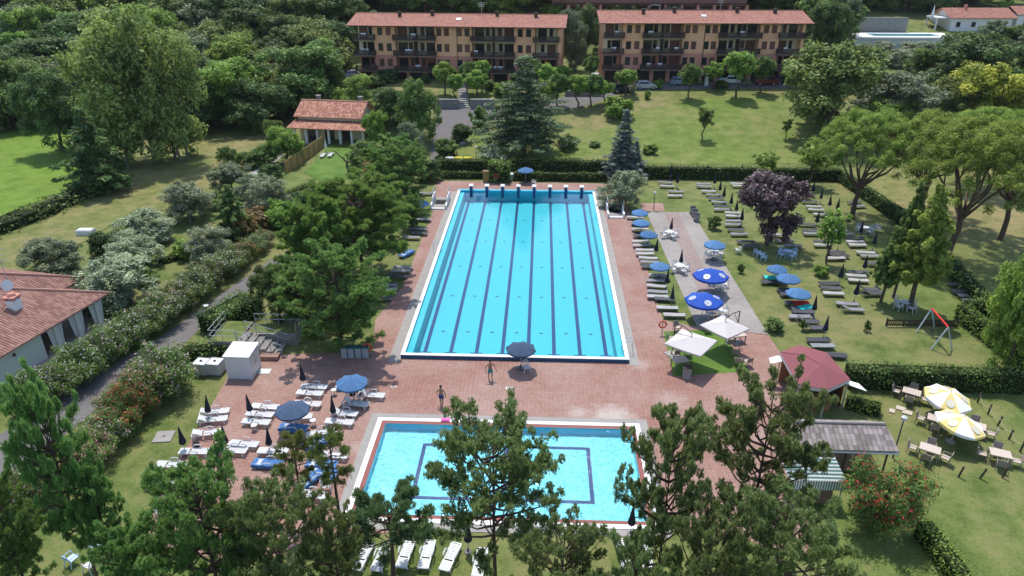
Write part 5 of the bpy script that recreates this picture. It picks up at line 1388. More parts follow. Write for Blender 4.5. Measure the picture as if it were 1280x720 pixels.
closed('on the grass strip between deck and terrace', 'closed parasols on the grass strip', [(819, 322), (832, 362), (839.4, 383)])
closed('under the pines beside small pool', 'closed parasols below the small pool', [(585, 690), (788, 668)], 'left')
def openp(key, b, px, py, zc, label, rz=.2, group=None, lean=(0, 0)):
    p = atz(px, py, zc); e = inst(key, b, (p.x, p.y, 0), rz, label, 'parasol', group); e.rotation_euler = (lean[0], lean[1], rz); return e
PB = parasol_open(M_BLUE, 1.2, 2.2); PS = parasol_open(M_SLATE, 1.22, 2.25); PBL = parasol_open(M_BLUE, 1.05, 1.75)
GB = 'open blue parasols'
openp('ps', PS, 364.7, 509, 2.0, 'open slate blue parasol amid white loungers on the red deck', .1)
openp('pb', PB, 439, 474.5, 2.0, 'open blue parasol in tree shade on the red deck near waste bins', .3)
openp('ps', PS, 651, 433, 2.0, 'open slate blue parasol with plastic chair at near end of long pool', .2)
openp('pb', PB, 657, 217.5, 2.0, 'open blue parasol behind the starting blocks', .2).location = G(657, 228)[0]
for px, py, l in ((800, 263.5, 'open blue parasol on grass strip, farthest of four'), (802, 276, 'open blue parasol on grass strip, second farthest of four'), (811, 290.5, 'open blue parasol on grass strip, third farthest of four'), (825, 330, 'open blue parasol on grass strip, nearest of four')):
    openp('pbl', PBL, px, py, 1.55, l, rnd.random(), GB)
openp('pb', PB, 894, 303, 2.0, 'open blue parasol over white table at terrace edge', .5, GB)
openp('pbl', PBL, 972, 333.5, 1.55, 'open blue parasol on lawn just below the purple tree', .4, GB)
openp('pb', PB, 985.5, 348.5, 1.2, 'open blue parasol leaning beside the turquoise towel', .1, GB).location.z = -.5
openp('pb', PB, 998, 367, 1.2, 'open blue parasol on lawn nearest the red towel', .7, GB).location.z = -.5
openp('pbl', PBL, 526, 252, 1.55, 'open blue parasol in the shade left of the long pool', .4)
PR = parasol_open(M_ROYAL, 1.72, 2.5, .62, .22, 8, None, 0, (0, 2, 4, 6))
openp('pr', PR, 889, 340, 2.2, 'large royal blue parasol with white round emblems, farther of two on terrace', R(12))
openp('pr', PR, 880.6, 371, 2.2, 'large royal blue parasol with white round emblems, nearer of two on terrace', R(50))
M_YEL = paint('yellow_canvas', (0.66, 0.53, 0.20), 0.8, 0.2, 0.06, 2.0); M_WCAN = paint('white_canvas', (0.72, 0.71, 0.68), 0.8, 0.2, 0.06, 2.0)
PY_ = parasol_open(M_YEL, 1.6, 2.15, .60, .20, 8, [M_WCAN, M_YEL], 0, (1, 3, 5, 7))
openp('py', PY_, 1182.7, 491, 1.85, 'white and yellow parasol beside the dark hedge', R(-20), None, (R(4), R(6)))
openp('py', PY_, 1197, 524, 1.85, 'white and yellow parasol over table, nearer of the two on lower lawn', R(28), None, (R(5), R(8)))
def cream(px, py, z, rot, mx, my, s, label):
    p = atz(px, py, z); mp = atz(mx, my, 0); v = Vector((p.x - mp.x, p.y - mp.y, 0)); a = math.atan2(v.y, v.x)
    e = cantilever(); e.location = (p.x, p.y, 0); e.rotation_euler = (0, 0, a); tag(e, label, 'parasol')
    for ch in e.children:
        if ch.name.split('.')[0] in ('canopy', 'ribs'): ch.rotation_euler = (0, 0, R(rot) - a); k = s / 1.6; ch.scale = (k, k, 1)
cream(906, 406.5, 2.35, 38, 924, 422, 1.38, 'square cream cantilever parasol beside terrace corner, farther of two')
cream(864, 425.5, 2.35, 54, 851, 452, 1.5, 'square cream cantilever parasol over fresh lawn, nearer of two')
p, _ = G(408, 191); inst('pw', parasol_closed(M_WCAN), p, 0, 'closed white parasol on the farmhouse lawn', 'parasol')
p, _ = G(1162, 34); e = inst('pw', None, p, 0, 'tall closed white parasol at the hillside terrace pool', 'parasol'); e.scale = (2.2, 2.2, 2.3)

# ------------------------------------------------------------------ tables and chairs
CW = chair(M_PLASTIC); CB = chair(M_BLUECH); RT = round_table(M_PLASTIC); RTB = round_table(M_BLUECH)
def dining_set(px, py, z, label, n, chkey='cw', chb=CW, tkey='rt', tb=RT, r=.78, where='', a0=.4, col='white'):
    p = atz(px, py, z); inst(tkey, tb, (p.x, p.y, 0), rnd.random(), label, 'table')
    for i in range(n):
        a = a0 + 2 * PI * i / n; inst(chkey, chb, (p.x + r * math.cos(a), p.y + r * math.sin(a), 0), a - PI / 2 + rnd.uniform(-.15, .15), f'{col} plastic chair, {["right", "far", "left", "near"][i % 4] if n == 4 else ORD[i] + " round"} side of {where}', 'chair', 'plastic garden chairs')
dining_set(837.5, 289, .74, 'white round table with closed parasol on far part of terrace', 4, where='the white table on far terrace')
dining_set(850, 331, .74, 'white round table with closed parasol in middle of terrace', 4, where='the white table in middle of terrace')
dining_set(893.5, 314, .74, 'white round table under small blue parasol at terrace edge', 4, where='the white table under small blue parasol')
dining_set(898, 352, .74, 'white round table beside farther royal blue parasol', 4, where='the white table by farther royal parasol')
dining_set(897, 386, .74, 'white round table beside nearer royal blue parasol', 4, where='the white table by nearer royal parasol')
dining_set(985, 313, .74, 'pale blue round table in shade of the purple tree', 4, 'cb', CB, 'rtb', RTB, where='the table under purple tree', col='pale blue')
dining_set(1082, 283.5, .74, 'white round table in shade of umbrella pine', 4, where='the table under umbrella pine')
dining_set(1132.7, 377, .74, 'white round table under the hornbeams by picket fence', 4, where='the table under hornbeams')
closed('standing in terrace tables', 'closed parasols on the terrace', [(837.5, 293.5), (850.5, 336)])
for px, py, a, k, b, l in ((922, 316.5, 200, 'cw', CW, 'lone white plastic chair on lawn beside terrace'), (946, 320, 120, 'cb', CB, 'pale blue plastic chair at left edge of purple tree shade'), (954, 326, 150, 'cb', CB, 'pale blue plastic chair nearest the low bush by purple tree'), (951, 322, 130, 'cb', CB, 'pale blue plastic chair between its two neighbours left of purple tree'),
                           (658, 464, 20, 'cw', CW, 'white plastic chair under slate parasol at pool end'), (667, 231, 170, 'cw', CW, 'white plastic chair behind the starting blocks'), (455, 483, 150, 'cw', CW, 'white plastic chair beside blue parasol on red deck'), (409, 613, 100, 'cw', CW, 'white plastic chair between loungers beside small pool'),
                           (92, 705, 160, 'cb', CB, 'pale blue plastic chair left on the shaded lawn'), (123, 690, 60, 'cb', CB, 'pale blue plastic chair farthest on the shaded lawn'), (115, 713, 250, 'cw', CW, 'white plastic chair nearest on the shaded lawn'), (1097, 289, 40, 'cw', CW, 'white plastic chair lying apart under umbrella pine'),
                           (202, 645, 40, 'cw', CW, 'white plastic chair beside bench under pines')):
    p, _ = G(px, py); inst(k, b, p, R(a), l, 'chair', 'plastic garden chairs')
for px, py, l in ((418, 493.5, 'white side table near the blue parasol on red deck'), (392, 532, 'white side table beside the blue-covered lounger'), (318.7, 538, 'white side table at near end of second lounger column')):
    p, _ = G(px, py); inst('stool', stool, p, rnd.random(), l, 'side table')
def wicker_set(px, py, rz, where, spots, l):
    p = atz(px, py, .74); inst('dt', dining_table, (p.x, p.y, 0), rz, l, 'table')
    S = {'left': (-.95, 0, PI / 2), 'right': (.95, 0, -PI / 2), 'far': (0, .75, 0), 'near': (0, -.75, PI)}
    for s in spots:
        x, y, a = S[s]; c, q = math.cos(rz), math.sin(rz); inst('wc', wicker_chair, (p.x + x * c - y * q, p.y + x * q + y * c, 0), rz + a + rnd.uniform(-.2, .2), f'taupe armchair at {s} side of {where}', 'armchair', 'taupe armchairs on the lower lawn')
wicker_set(1140, 489, R(-32), 'table beside the dark hedge', ['left', 'right', 'far', 'near'], 'taupe table with four armchairs beside the dark hedge')
wicker_set(1163, 560, R(-32), 'table nearest the grey pavilion', ['left', 'right', 'far', 'near'], 'taupe table with four armchairs nearest the grey pavilion')
wicker_set(1251, 566, R(-20), 'table at right edge of lower lawn', ['left', 'right', 'far', 'near'], 'taupe table with armchairs at right edge of lower lawn')
wicker_set(1220, 531, R(-30), 'table under nearer yellow parasol', ['right', 'far', 'near'], 'taupe table half under the nearer yellow parasol')
wicker_set(1172, 523, R(-30), 'table left of nearer yellow parasol', ['left', 'near'], 'taupe table in shade left of nearer yellow parasol')
for px, py, a, l in ((844, 447, 200, 'left of the nearer cream parasol'), (859, 444, 170, 'under the nearer cream parasol'), (838, 428, 100, 'at far left corner of fresh lawn'), (846, 414, 20, 'behind nearer cream parasol'), (910.5, 434, 190, 'left under farther cream parasol'), (919, 446, 170, 'middle of fresh lawn right side'), (922, 457, 160, 'near right end of fresh lawn'), (934, 457, 200, 'nearest the red path'), (884, 416, 0, 'between both cream parasols')):
    p, _ = G(px, py); inst('wc', wicker_chair, p, R(a), f'taupe armchair {l}', 'armchair', 'armchairs round the cream parasols')
for px, py, l in ((849, 459, 'taupe table beside brick pillar under nearer cream parasol'), (921, 427, 'taupe table under farther cream parasol')):
    p, _ = G(px, py); inst('dt', dining_table, p, .3, l, 'table')

# ------------------------------------------------------------------ small structures
def box_thing(name, label, cat, px, py, dims, mats, rz=0.0):
    p, _ = G(px, py); m = MB(); m.b2((-dims[0] / 2, -dims[1] / 2, 0), (dims[0] / 2, dims[1] / 2, dims[2])); m.b2((-dims[0] / 2 - .04, -dims[1] / 2 - .04, dims[2] + .001), (dims[0] / 2 + .04, dims[1] / 2 + .04, dims[2] + .07), 1)
    o = tag(m.build(name, mats), label, cat); o.location = p; o.rotation_euler = (0, 0, rz); return o
box_thing('litter_pillar', 'pale block pillar at near corner of fresh lawn', 'pillar', 858, 472, (.55, .55, .95), [M_CONC, M_DARKWOOD])
def shed():
    a, _ = G(285, 473); b, _ = G(315.5, 474); c, _ = G(325, 462)
    e = empty('garden_shed', a, math.atan2(b.y - a.y, b.x - a.x)); tag(e, 'white plastic shed with flat roof beside water tanks', 'shed')
    W = (b - a).length; D = 1.9; H = 1.95
    m = MB()
    m.b2((0, 0, .05), (W, D, H))
    for i in range(1, 4): m.b2((W * i / 4 - .02, -.02, .1), (W * i / 4 + .02, -.001, H - .05))
    m.b2((-.02, -.02, 0), (W + .02, D + .02, .05)); m.build('wall', paint('white_sheet_metal', (0.66, 0.665, 0.67), 0.5, 0.4, 0.06, 1.5), e)
    for s in (0, 1): d = MB(); d.b2((W + .001, .1 + s * .86, .1), (W + .03, .92 + s * .86, H - .1)); dd = d.build('door', M_PLASTIC, e); d = MB(); d.b2((W + .031, .84 + s * .16, 1.0), (W + .06, .88 + s * .16, 1.2)); d.build('handle', M_METAL, dd)
    r = MB(); r.slab([(-.08, -.1, H + .05), (W + .08, -.1, H + .05), (W + .08, D + .1, H + .18), (-.08, D + .1, H + .18)], .06); r.build('roof', M_PLASTIC, e)
    o = MB(); o.b2((-.45, -.35, 0), (.45, .35, .05)); t = tag(o.build('floor_panel', M_PLASTIC), 'white flat panel lying on deck right of shed', 'panel'); p, _ = G(331, 464.5); t.location = p
shed()
def ibc():
    e = empty('water_tank'); m = MB(); m.b2((-.5, -.5, .14), (.5, .5, 1.05)); m.lathe([(.13, 1.05), (.13, 1.1), (.001, 1.1)], 12); m.build('tank', M_PLASTIC, e)
    m = MB()
    for i in range(7):
        v = -.52 + 1.04 * i / 6
        for s in (-1, 1): m.tube([(v, s * .53, .1), (v, s * .53, 1.08)], .016, 4); m.tube([(s * .53, v, .1), (s * .53, v, 1.08)], .016, 4)
    for i in range(5):
        z = .14 + .94 * i / 4; m.tube([(-.53, -.53, z), (.53, -.53, z), (.53, .53, z), (-.53, .53, z), (-.53, -.53, z)], .016, 4)
    m.build('cage', M_METAL, e)
    m = MB(); m.b2((-.55, -.55, 0), (.55, .55, .1)); m.build('pallet', M_WOOD, e)
    m = MB(); m.lathe([(.1, 1.1), (.1, 1.14), (.001, 1.14)], 12); m.build('cap', M_BLACK, e); return e
for px, l in ((254.5, 'white caged water tank, left of the two behind shed'), (271.5, 'white caged water tank, nearer the shed')):
    p, _ = G(px, 466); inst('ibc', ibc, p, R(-6), l, 'water tank', 'water tanks')
M_BINB = paint('grey_bin_plastic', (0.33, 0.36, 0.36), 0.6, 0.3, 0.1); M_LID = paint('teal_bin_lid', (0.025, 0.12, 0.13), 0.5); M_YELP = paint('yellow_plastic', (0.62, 0.47, 0.03), 0.5); M_BLKLID = paint('black_bin_lid', (0.03, 0.03, 0.035), 0.5)
for i, px in enumerate((431.5, 440, 449, 457.6)):
    p, _ = G(px, 447); e = inst('bin1', bin_(M_BINB, M_LID), p, R(2), f'grey bin with teal lid, {ORD[i]} from left in the row under pine', 'waste bin', 'waste bins under the pine'); e.scale = (.85, .8, 1.05)
for i, (px, py) in enumerate(((865.5, 267.5), (868, 271), (870.5, 276.5))):
    p, _ = G(px, py); inst('bin2', bin_(M_CONC, M_BLKLID), p, R(90), f'grey bin with black lid at terrace edge, {ORD[i]} from far end', 'waste bin', 'waste bins at the terrace')
for i, (px, b, l) in enumerate(((562.5, bin_(M_PLASTIC, M_PLASTIC), 'white bin behind the back hedge'), (573.5, bin_(M_YELP, M_YELP), 'yellow bin behind back hedge, beside white bin'), (585, bin_(M_YELP, M_YELP), 'yellow bin behind back hedge, right end of row'))):
    p, _ = G(px, 206); e = inst('bin3%d' % i, b, p, 0, l, 'waste bin'); e.scale = (2.0, 1.3, 1.15)

def stairway():
    a, _ = G(357, 446); e = empty('deck_stairs', a); tag(e, 'short concrete stair with steel railings behind shed', 'stairs')
    m = MB(); n = 6
    for i in range(n): m.b2((-.5 - .55 * (i + 1), .1, -.1), (-.5 - .55 * i - .002, 1.9, .2 * (i + 1)))
    m.b2((-6.2, .1, -.1), (-.5 - .55 * n - .002, 3.6, 1.22)); m.b2((-3.8, 1.902, -.1), (.4, 3.6, 1.0)); m.build('steps', paint('worn_concrete', (0.22, 0.205, 0.185), .9, .15, .3, 1.2), e)
    m = MB(); m.b2((-6.1, .15, 1.221), (-3.9, 3.55, 1.25)); m.b2((-3.7, 2.1, 1.001), (.3, 3.5, 1.03)); m.build('turf', M_LAWN, e)
    m = MB()
    def rail(p, q, k):
        p = Vector(p); q = Vector(q)
        for i in range(k + 1): c = p.lerp(q, i / k); m.tube([c, c + Vector((0, 0, 1.0))], .03, 5)
        for z in (.5, 1.0): m.tube([p + Vector((0, 0, z)), q + Vector((0, 0, z))], .028, 5)
    rail((-3.8, .15, 1.2), (-.3, .15, 0), 4); rail((-3.8, 1.9, 1.2), (-.3, 1.9, 0), 4); rail((-3.6, 3.55, 1.0), (.4, 3.55, 1.0), 4); rail((.4, 1.95, 1.0), (.4, 3.55, 1.0), 2); rail((-6.1, .2, 1.22), (-3.9, .2, 1.22), 2); rail((-6.1, .2, 1.22), (-6.1, 3.5, 1.22), 3)
    m.build('railing', M_METAL, e)
    m = MB(); m.b2((-.25, -.5, 0), (1.15, .05, .3)); m.b2((-.3, -.55, .3), (1.2, .09, .36)); t = tag(m.build('step_block', M_DECK), 'low pink block step at the foot of deck stairs', 'step'); t.location = a + Vector((-1.6, -.1, 0))
stairway()

def path_lamp():
    p, _ = G(260, 396); e = empty('path_lamp', p); tag(e, 'short path lamp with white mushroom top beside the drive', 'lamp')
    m = MB(); m.tube([(0, 0, 0), (0, 0, .95)], .05, 8); m.build('post', M_FRAME, e)
    m = MB(); m.lathe([(.05, .95), (.17, 1.0), (.19, 1.06), (.26, 1.1), (.24, 1.16), (.02, 1.22)], 14); m.build('lamp_head', M_PLASTIC, e)
path_lamp()
def lamp_post(px, py, h, label, head=True):
    p, _ = G(px, py); e = empty('lamp_post', p); tag(e, label, 'lamp post'); m = MB(); m.tube([(0, 0, 0), (0, 0, h)], [.06, .04], 7); m.build('post', M_FRAME, e)
    m = MB(); m.lathe([(.03, 0), (.16, .1), (.18, .3), (.02, .42)], 10, 0, (0, 0, h)); m.build('lamp_head', M_PLASTIC, e)
lamp_post(595.5, 207, 2.6, 'slim park lamp on lawn right of the yellow bins')
lamp_post(1116, 572, 2.9, 'dark slim lamp post at right end of grey pavilion')
lamp_post(817, 262, 2.0, 'slim shower post at the small paved slab behind terrace')

# starting blocks, ladders, pool gates
bx0 = atz(589, 236, .5).x; bx1 = atz(727, 237.5, .5).x
def start_block():
    e = empty('starting_block'); m = MB(); m.b2((-.22, -.28, .5), (.22, .28, .92)); m.build('pedestal', paint('grey_block', (0.42, 0.43, 0.44), 0.6), e)
    m = MB(); m.slab([(-.28, -.36, .99), (.28, -.36, .99), (.28, .36, 1.08), (-.28, .36, 1.08)], .06); m.build('platform', M_PLASTIC, e)
    m = MB(); m.b2((-.18, -.345, -.7), (.18, -.285, .9)); m.build('front_plate', paint('dark_blue_plate', (0.02, 0.06, 0.16), 0.5), e); return e
for i in range(8):
    inst('sb', start_block, (bx0 + (bx1 - bx0) * i / 7, PY1 + .28, 0), 0, f'starting block at far end of long pool, {ORD[i]} from left', 'starting block', 'starting blocks')
def ladder():
    e = empty('pool_ladder')
    for s in (-1, 1): m = MB(); m.tube([(.75, s * .28, .3), (.75, s * .28, .95), (.6, s * .28, 1.15), (.25, s * .28, 1.15), (-.02, s * .28, .95), (-.12, s * .28, .5), (-.12, s * .28, -.9)], .028, 6); m.build('handrail', M_STEEL, e)
    m = MB()
    for z in (-.05, -.35, -.65): m.b2((-.18, -.28, z - .02), (-.06, .28, z + .02))
    m.build('steps', M_STEEL, e); return e
for x, px, py, rz, l in ((PX0, 551, 313, PI, 'steel pool ladder on left side of long pool'), (PX1, 778, 437, 0, 'steel pool ladder at near right corner of long pool')):
    p = atz(px, py, .2); inst('ladder', ladder, (x, p.y, 0), rz, l, 'pool ladder')
def gate(px, py, label):
    p, _ = G(px, py); e = empty('pool_footbath', p); tag(e, label, 'footbath')
    m = MB(); m.b2((-.9, 0, -.02), (.9, 4.2, .06)); m.b2((-.75, 3.4, .06), (.75, 4.2, .10)); m.build('basin', M_CONC, e)
    m = MB(); m.b2((-.7, 1.6, .065), (.7, 3.2, .09)); m.build('mat', M_BLACK, e)
    for s in (-1, 1): m = MB(); m.b2((s * .95 - .1, -.2, 0), (s * .95 + .1, 1.2, .55)); m.b2((s * .95 - .07, 1.201, 0), (s * .95 + .07, 4.2, 1.0)); m.build('side_wall', M_COPING, e)
    m = MB()
    for s in (-1, 1):
        for y in (1.3, 2.7, 4.1): m.tube([(s * .95, y, 1.0), (s * .95, y, 1.7)], .03, 5)
        m.tube([(s * .95, 1.3, 1.7), (s * .95, 4.1, 1.7)], .035, 5)
    m.build('railing', M_METAL, e)
    m = MB(); m.b2((-.8, -.3, 0), (.8, -.001, .15)); m.build('step', M_COPING, e)
gate(548, 261, 'footbath with side walls and railings at far left corner of long pool')
gate(770, 272, 'footbath with side walls and railings at far right corner of long pool')
def buoy(px, py, label):
    p, _ = G(px, py); e = empty('lifebuoy_post', p); tag(e, label, 'lifebuoy'); m = MB(); m.tube([(0, 0, 0), (0, 0, 1.5)], .035, 6); m.build('post', M_DARKWOOD, e)
    m = MB(); m.tube([(.3 * math.cos(a), -.06, 1.0 + .3 * math.sin(a)) for a in np.linspace(0, 2 * PI, 17)], .075, 7, 0, False); m.build('ring', paint('orange_red_ring', (0.50, 0.085, 0.05), 0.5), e)
buoy(827, 418, 'red lifebuoy on post at corner of fresh lawn'); buoy(620, 229, 'red lifebuoy on the hedge block behind long pool'); buoy(461, 447, 'red lifebuoy right of the bins under pine')
o = box_thing('table', 'long white table behind the starting blocks', 'table', 648, 224, (2.2, .9, .75), [M_PLASTIC, M_PLASTIC])
box_thing('utility_box', 'ochre wooden box left of the hedge block', 'box', 608, 227, (.9, .7, 1.5), [paint('ochre_box', (0.28, 0.20, 0.06), .7), M_WOOD])

p, _ = G(205, 546); m = MB(); m.b2((-.6, -.6, -.05), (.6, .6, .05)); m.b2((-.09, -.09, .05), (.09, .09, .07), 1); o = tag(m.build('manhole_cover', [M_CONC, M_FRAME]), 'square concrete manhole cover on the left lawn', 'manhole cover'); o.location = p; o.rotation_euler = (0, 0, R(8))
for px, py, l in ((245.5, 558, 'dark low pot beside left lounger column'), (440.6, 493.5, 'black shoes and bag at foot of blue parasol'), (697, 480, 'dark drain grating')):
    if 'drain' in l: continue
    p, _ = G(px, py); m = MB(); m.lathe([(.16, 0), (.24, .18), (.25, .22), (.2, .22), (.18, .14), (.001, .12)], 14) if 'pot' in l else (m.lathe([(.2, 0), (.24, .1), (.16, .26), (.02, .3)], 10), m.b2((.35, -.1, 0), (.65, .1, .1))); o = tag(m.build('plant_pot' if 'pot' in l else 'bag', M_DARKWOOD if 'pot' in l else M_BLACK), l, 'pot' if 'pot' in l else 'bag'); o.location = p
for px, py, s, l in ((492, 483.5, .2, 'small white drain cover on deck left of the bathers'), (637, 485.5, .28, 'small pale drain cover on deck between both pools')):
    p, _ = G(px, py); m = MB(); m.b2((-s, -s * .6, 0), (s, s * .6, .03)); m.b2((-s * .8, -s * .45, .03), (s * .8, s * .45, .04), 1); o = tag(m.build('drain_cover', [M_COPING, M_CONC]), l, 'drain cover'); o.location = p
p, _ = G(557, 526); m = MB(); m.b2((-.3, -.18, .05), (.3, .18, .13)); m.b2((-.22, -.12, .13), (.22, .12, .16)); o = tag(m.build('swim_float', paint('pink_foam', (0.62, 0.10, 0.34), .6)), 'pink foam float on edge of small pool', 'float'); o.location = p
p, _ = G(108, 293); m = MB(); m.b2((-.9, -.5, 0), (.9, .5, .6)); m.b2((-.8, -.4, .6), (.8, .4, .66)); o = tag(m.build('water_trough', M_PLASTIC), 'white trough lying on the dry meadow', 'trough'); o.location = p
p, _ = G(578.5, 181.5); bm = bmesh.new(); bmesh.ops.create_icosphere(bm, subdivisions=2, radius=.6)
for v in bm.verts: v.co *= 1 + rnd.uniform(-.15, .15); v.co.z *= .7
me = bpy.data.meshes.new('boulder'); bm.to_mesh(me); bm.free(); me.materials.append(M_STONE); o = bpy.data.objects.new('boulder', me); COL.objects.link(o); o.location = p + Vector((0, 0, .2)); tag(o, 'pale grey boulder on grass beside the road', 'boulder')
def bench(px, py, rz, label):
    p, _ = G(px, py); e = empty('garden_bench', p, rz); tag(e, label, 'bench'); m = MB(); slats(m, -.9, .9, .22, 1, .45, .04, 0); m.build('seat', M_WOOD, e)
    m = MB(); m.b2((-.9, .24, .5), (.9, .28, .85)); m.build('backrest', M_WOOD, e)
    for s in (-1, 1): m = MB(); m.b2((s * .7 - .05, -.2, 0), (s * .7 + .05, .28, .41)); m.build('leg', M_FRAME, e)
bench(219.6, 645, R(2), 'weathered wooden bench under the pines at deck corner')
for i, (px, py) in enumerate(((1126, 511), (1134, 516), (1115, 514))):
    p, _ = G(px, py); m = MB(); m.box((0, 0, .03), (.62 if i < 2 else .35, .5, .06), 0); m.box((0, 0, .065), (.5 if i < 2 else .25, .38, .012)); o = tag(m.build('stepping_slab', paint('pale_slab', (0.45, 0.38, 0.31), .8)), ['pale slab on lower lawn, middle of three', 'pale slab on lower lawn, right of three', 'small pale slab on lower lawn, left of three'][i], 'slab'); o.location = p; o.rotation_euler = (0, 0, R(-30))

def swing():
    P = {k: G(*v)[0] for k, v in dict(a1=(1145.5, 415), a2=(1168, 411), b1=(1163.6, 437), b2=(1190, 438)).items()}
    ta = (P['a1'] + P['a2']) / 2; tb = (P['b1'] + P['b2']) / 2; h = 2.15; ta.z = tb.z = h
    c = (ta + tb) / 2; c.z = 0; e = empty('swing_frame', c); tag(e, 'garden swing with red crossbar and pale steel legs', 'swing')
    for k, t in (('a1', ta), ('a2', ta), ('b1', tb), ('b2', tb)): m = MB(); m.tube([P[k] - c, t - c], .055, 7); m.build('leg', paint('pale_steel', (0.50, 0.53, 0.56), .45, .4), e)
    m = MB(); m.tube([ta - c, tb - c], .07, 8); m.build('crossbar', M_REDT, e)
    d = (tb - ta).normalized()
    for f in (.32, .7):
        q = ta.lerp(tb, f) - c; m = MB(); m.box((q.x, q.y, .5), (.2, .45, .04), 0, math.atan2(d.y, d.x) + PI / 2)
        for s in (-1, 1): m.tube([(q.x + d.x * s * .2, q.y + d.y * s * .2, .5), (q.x + d.x * s * .2, q.y + d.y * s * .2, h)], .012, 4)
        m.build('swing_seat', M_BLACK, e)
swing()
def pickets():
    a, _ = G(1108, 408); b, _ = G(1196, 409); L = (b - a).length; e = empty('picket_fence', a, math.atan2(b.y - a.y, b.x - a.x)); tag(e, 'low dark brown picket fence beside the swing', 'fence')
    m = MB(); n = int(L / .16)
    for i in range(n): m.b2((i * .16, -.015, .06), (i * .16 + .09, .015, .72))
    m.build('pickets', M_DARKWOOD, e); m = MB(); m.b2((0, .016, .15), (L, .05, .24)); m.b2((0, .016, .52), (L, .05, .61)); m.build('rails', M_DARKWOOD, e)
    for i in range(5): m = MB(); m.b2((L * i / 4 - .05, .051, 0), (L * i / 4 + .05, .15, .8)); m.build('post', M_DARKWOOD, e)
pickets()
def bamboo():
    a, _ = G(357, 217); b, _ = G(405, 183); L = (b - a).length; e = empty('bamboo_screen', a, math.atan2(b.y - a.y, b.x - a.x)); tag(e, 'tall yellow bamboo screen beside the farmhouse lawn', 'fence')
    m = MB(); n = int(L / .12); zz = lambda f: a.lerp(b, f).z - a.z
    for i in range(n): f = i / n; h = 1.75 + rnd.uniform(-.06, .06); m.tube([(L * f, 0, zz(f) - .2), (L * f, 0, zz(f) + h)], .055, 5)
    m.build('canes', paint('bamboo', (0.44, 0.29, 0.11), .7, .25, .3, 5.0), e)
    for i in range(8): f = i / 7; m = MB(); m.tube([(L * f, -.1, zz(f) - .2), (L * f, -.1, zz(f) + 1.7)], .05, 6); m.build('post', M_WOOD, e)
bamboo()
posts = [(1221.7, 503), (1234.6, 518), (1247, 532), (1261, 549), (1275, 565)]
def bollard(): e = empty('rope_post'); m = MB(); m.tube([(0, 0, 0), (0, 0, .75)], .06, 8); m.lathe([(.075, .75), (.07, .8), (.001, .82)], 8); m.build('post', M_DARKWOOD, e); return e
PP = []
for i, q in enumerate(posts): p, _ = G(*q); PP.append(p); e = inst('bol', bollard, p, 0, f'dark wooden rope post, {ORD[i]} from hedge in diagonal row on lower lawn', 'post', 'rope posts'); e.rotation_euler = (R(rnd.uniform(-4, 4)), R(rnd.uniform(2, 9)), 0)
for i, q in enumerate([(1144, 590), (1198, 596), (1225, 598), (1253, 597)]): p, _ = G(*q); e = inst('bol', bollard, p, 0, f'dark wooden rope post, {ORD[i]} from left in near row on lower lawn', 'post', 'rope posts'); e.rotation_euler = (R(rnd.uniform(-4, 4)), R(rnd.uniform(4, 14)), 0)
m = MB()
for a, b in zip(PP[:-1], PP[1:]): m.tube([a.lerp(b, f) + Vector((.05 * 0, 0, .68 - .35 * math.sin(PI * f))) for f in np.linspace(0, 1, 9)], .012, 4)
tag(m.build('rope', paint('pale_rope', (0.42, 0.38, 0.30), .9)), 'pale rope sagging between the diagonal row of posts', 'rope')

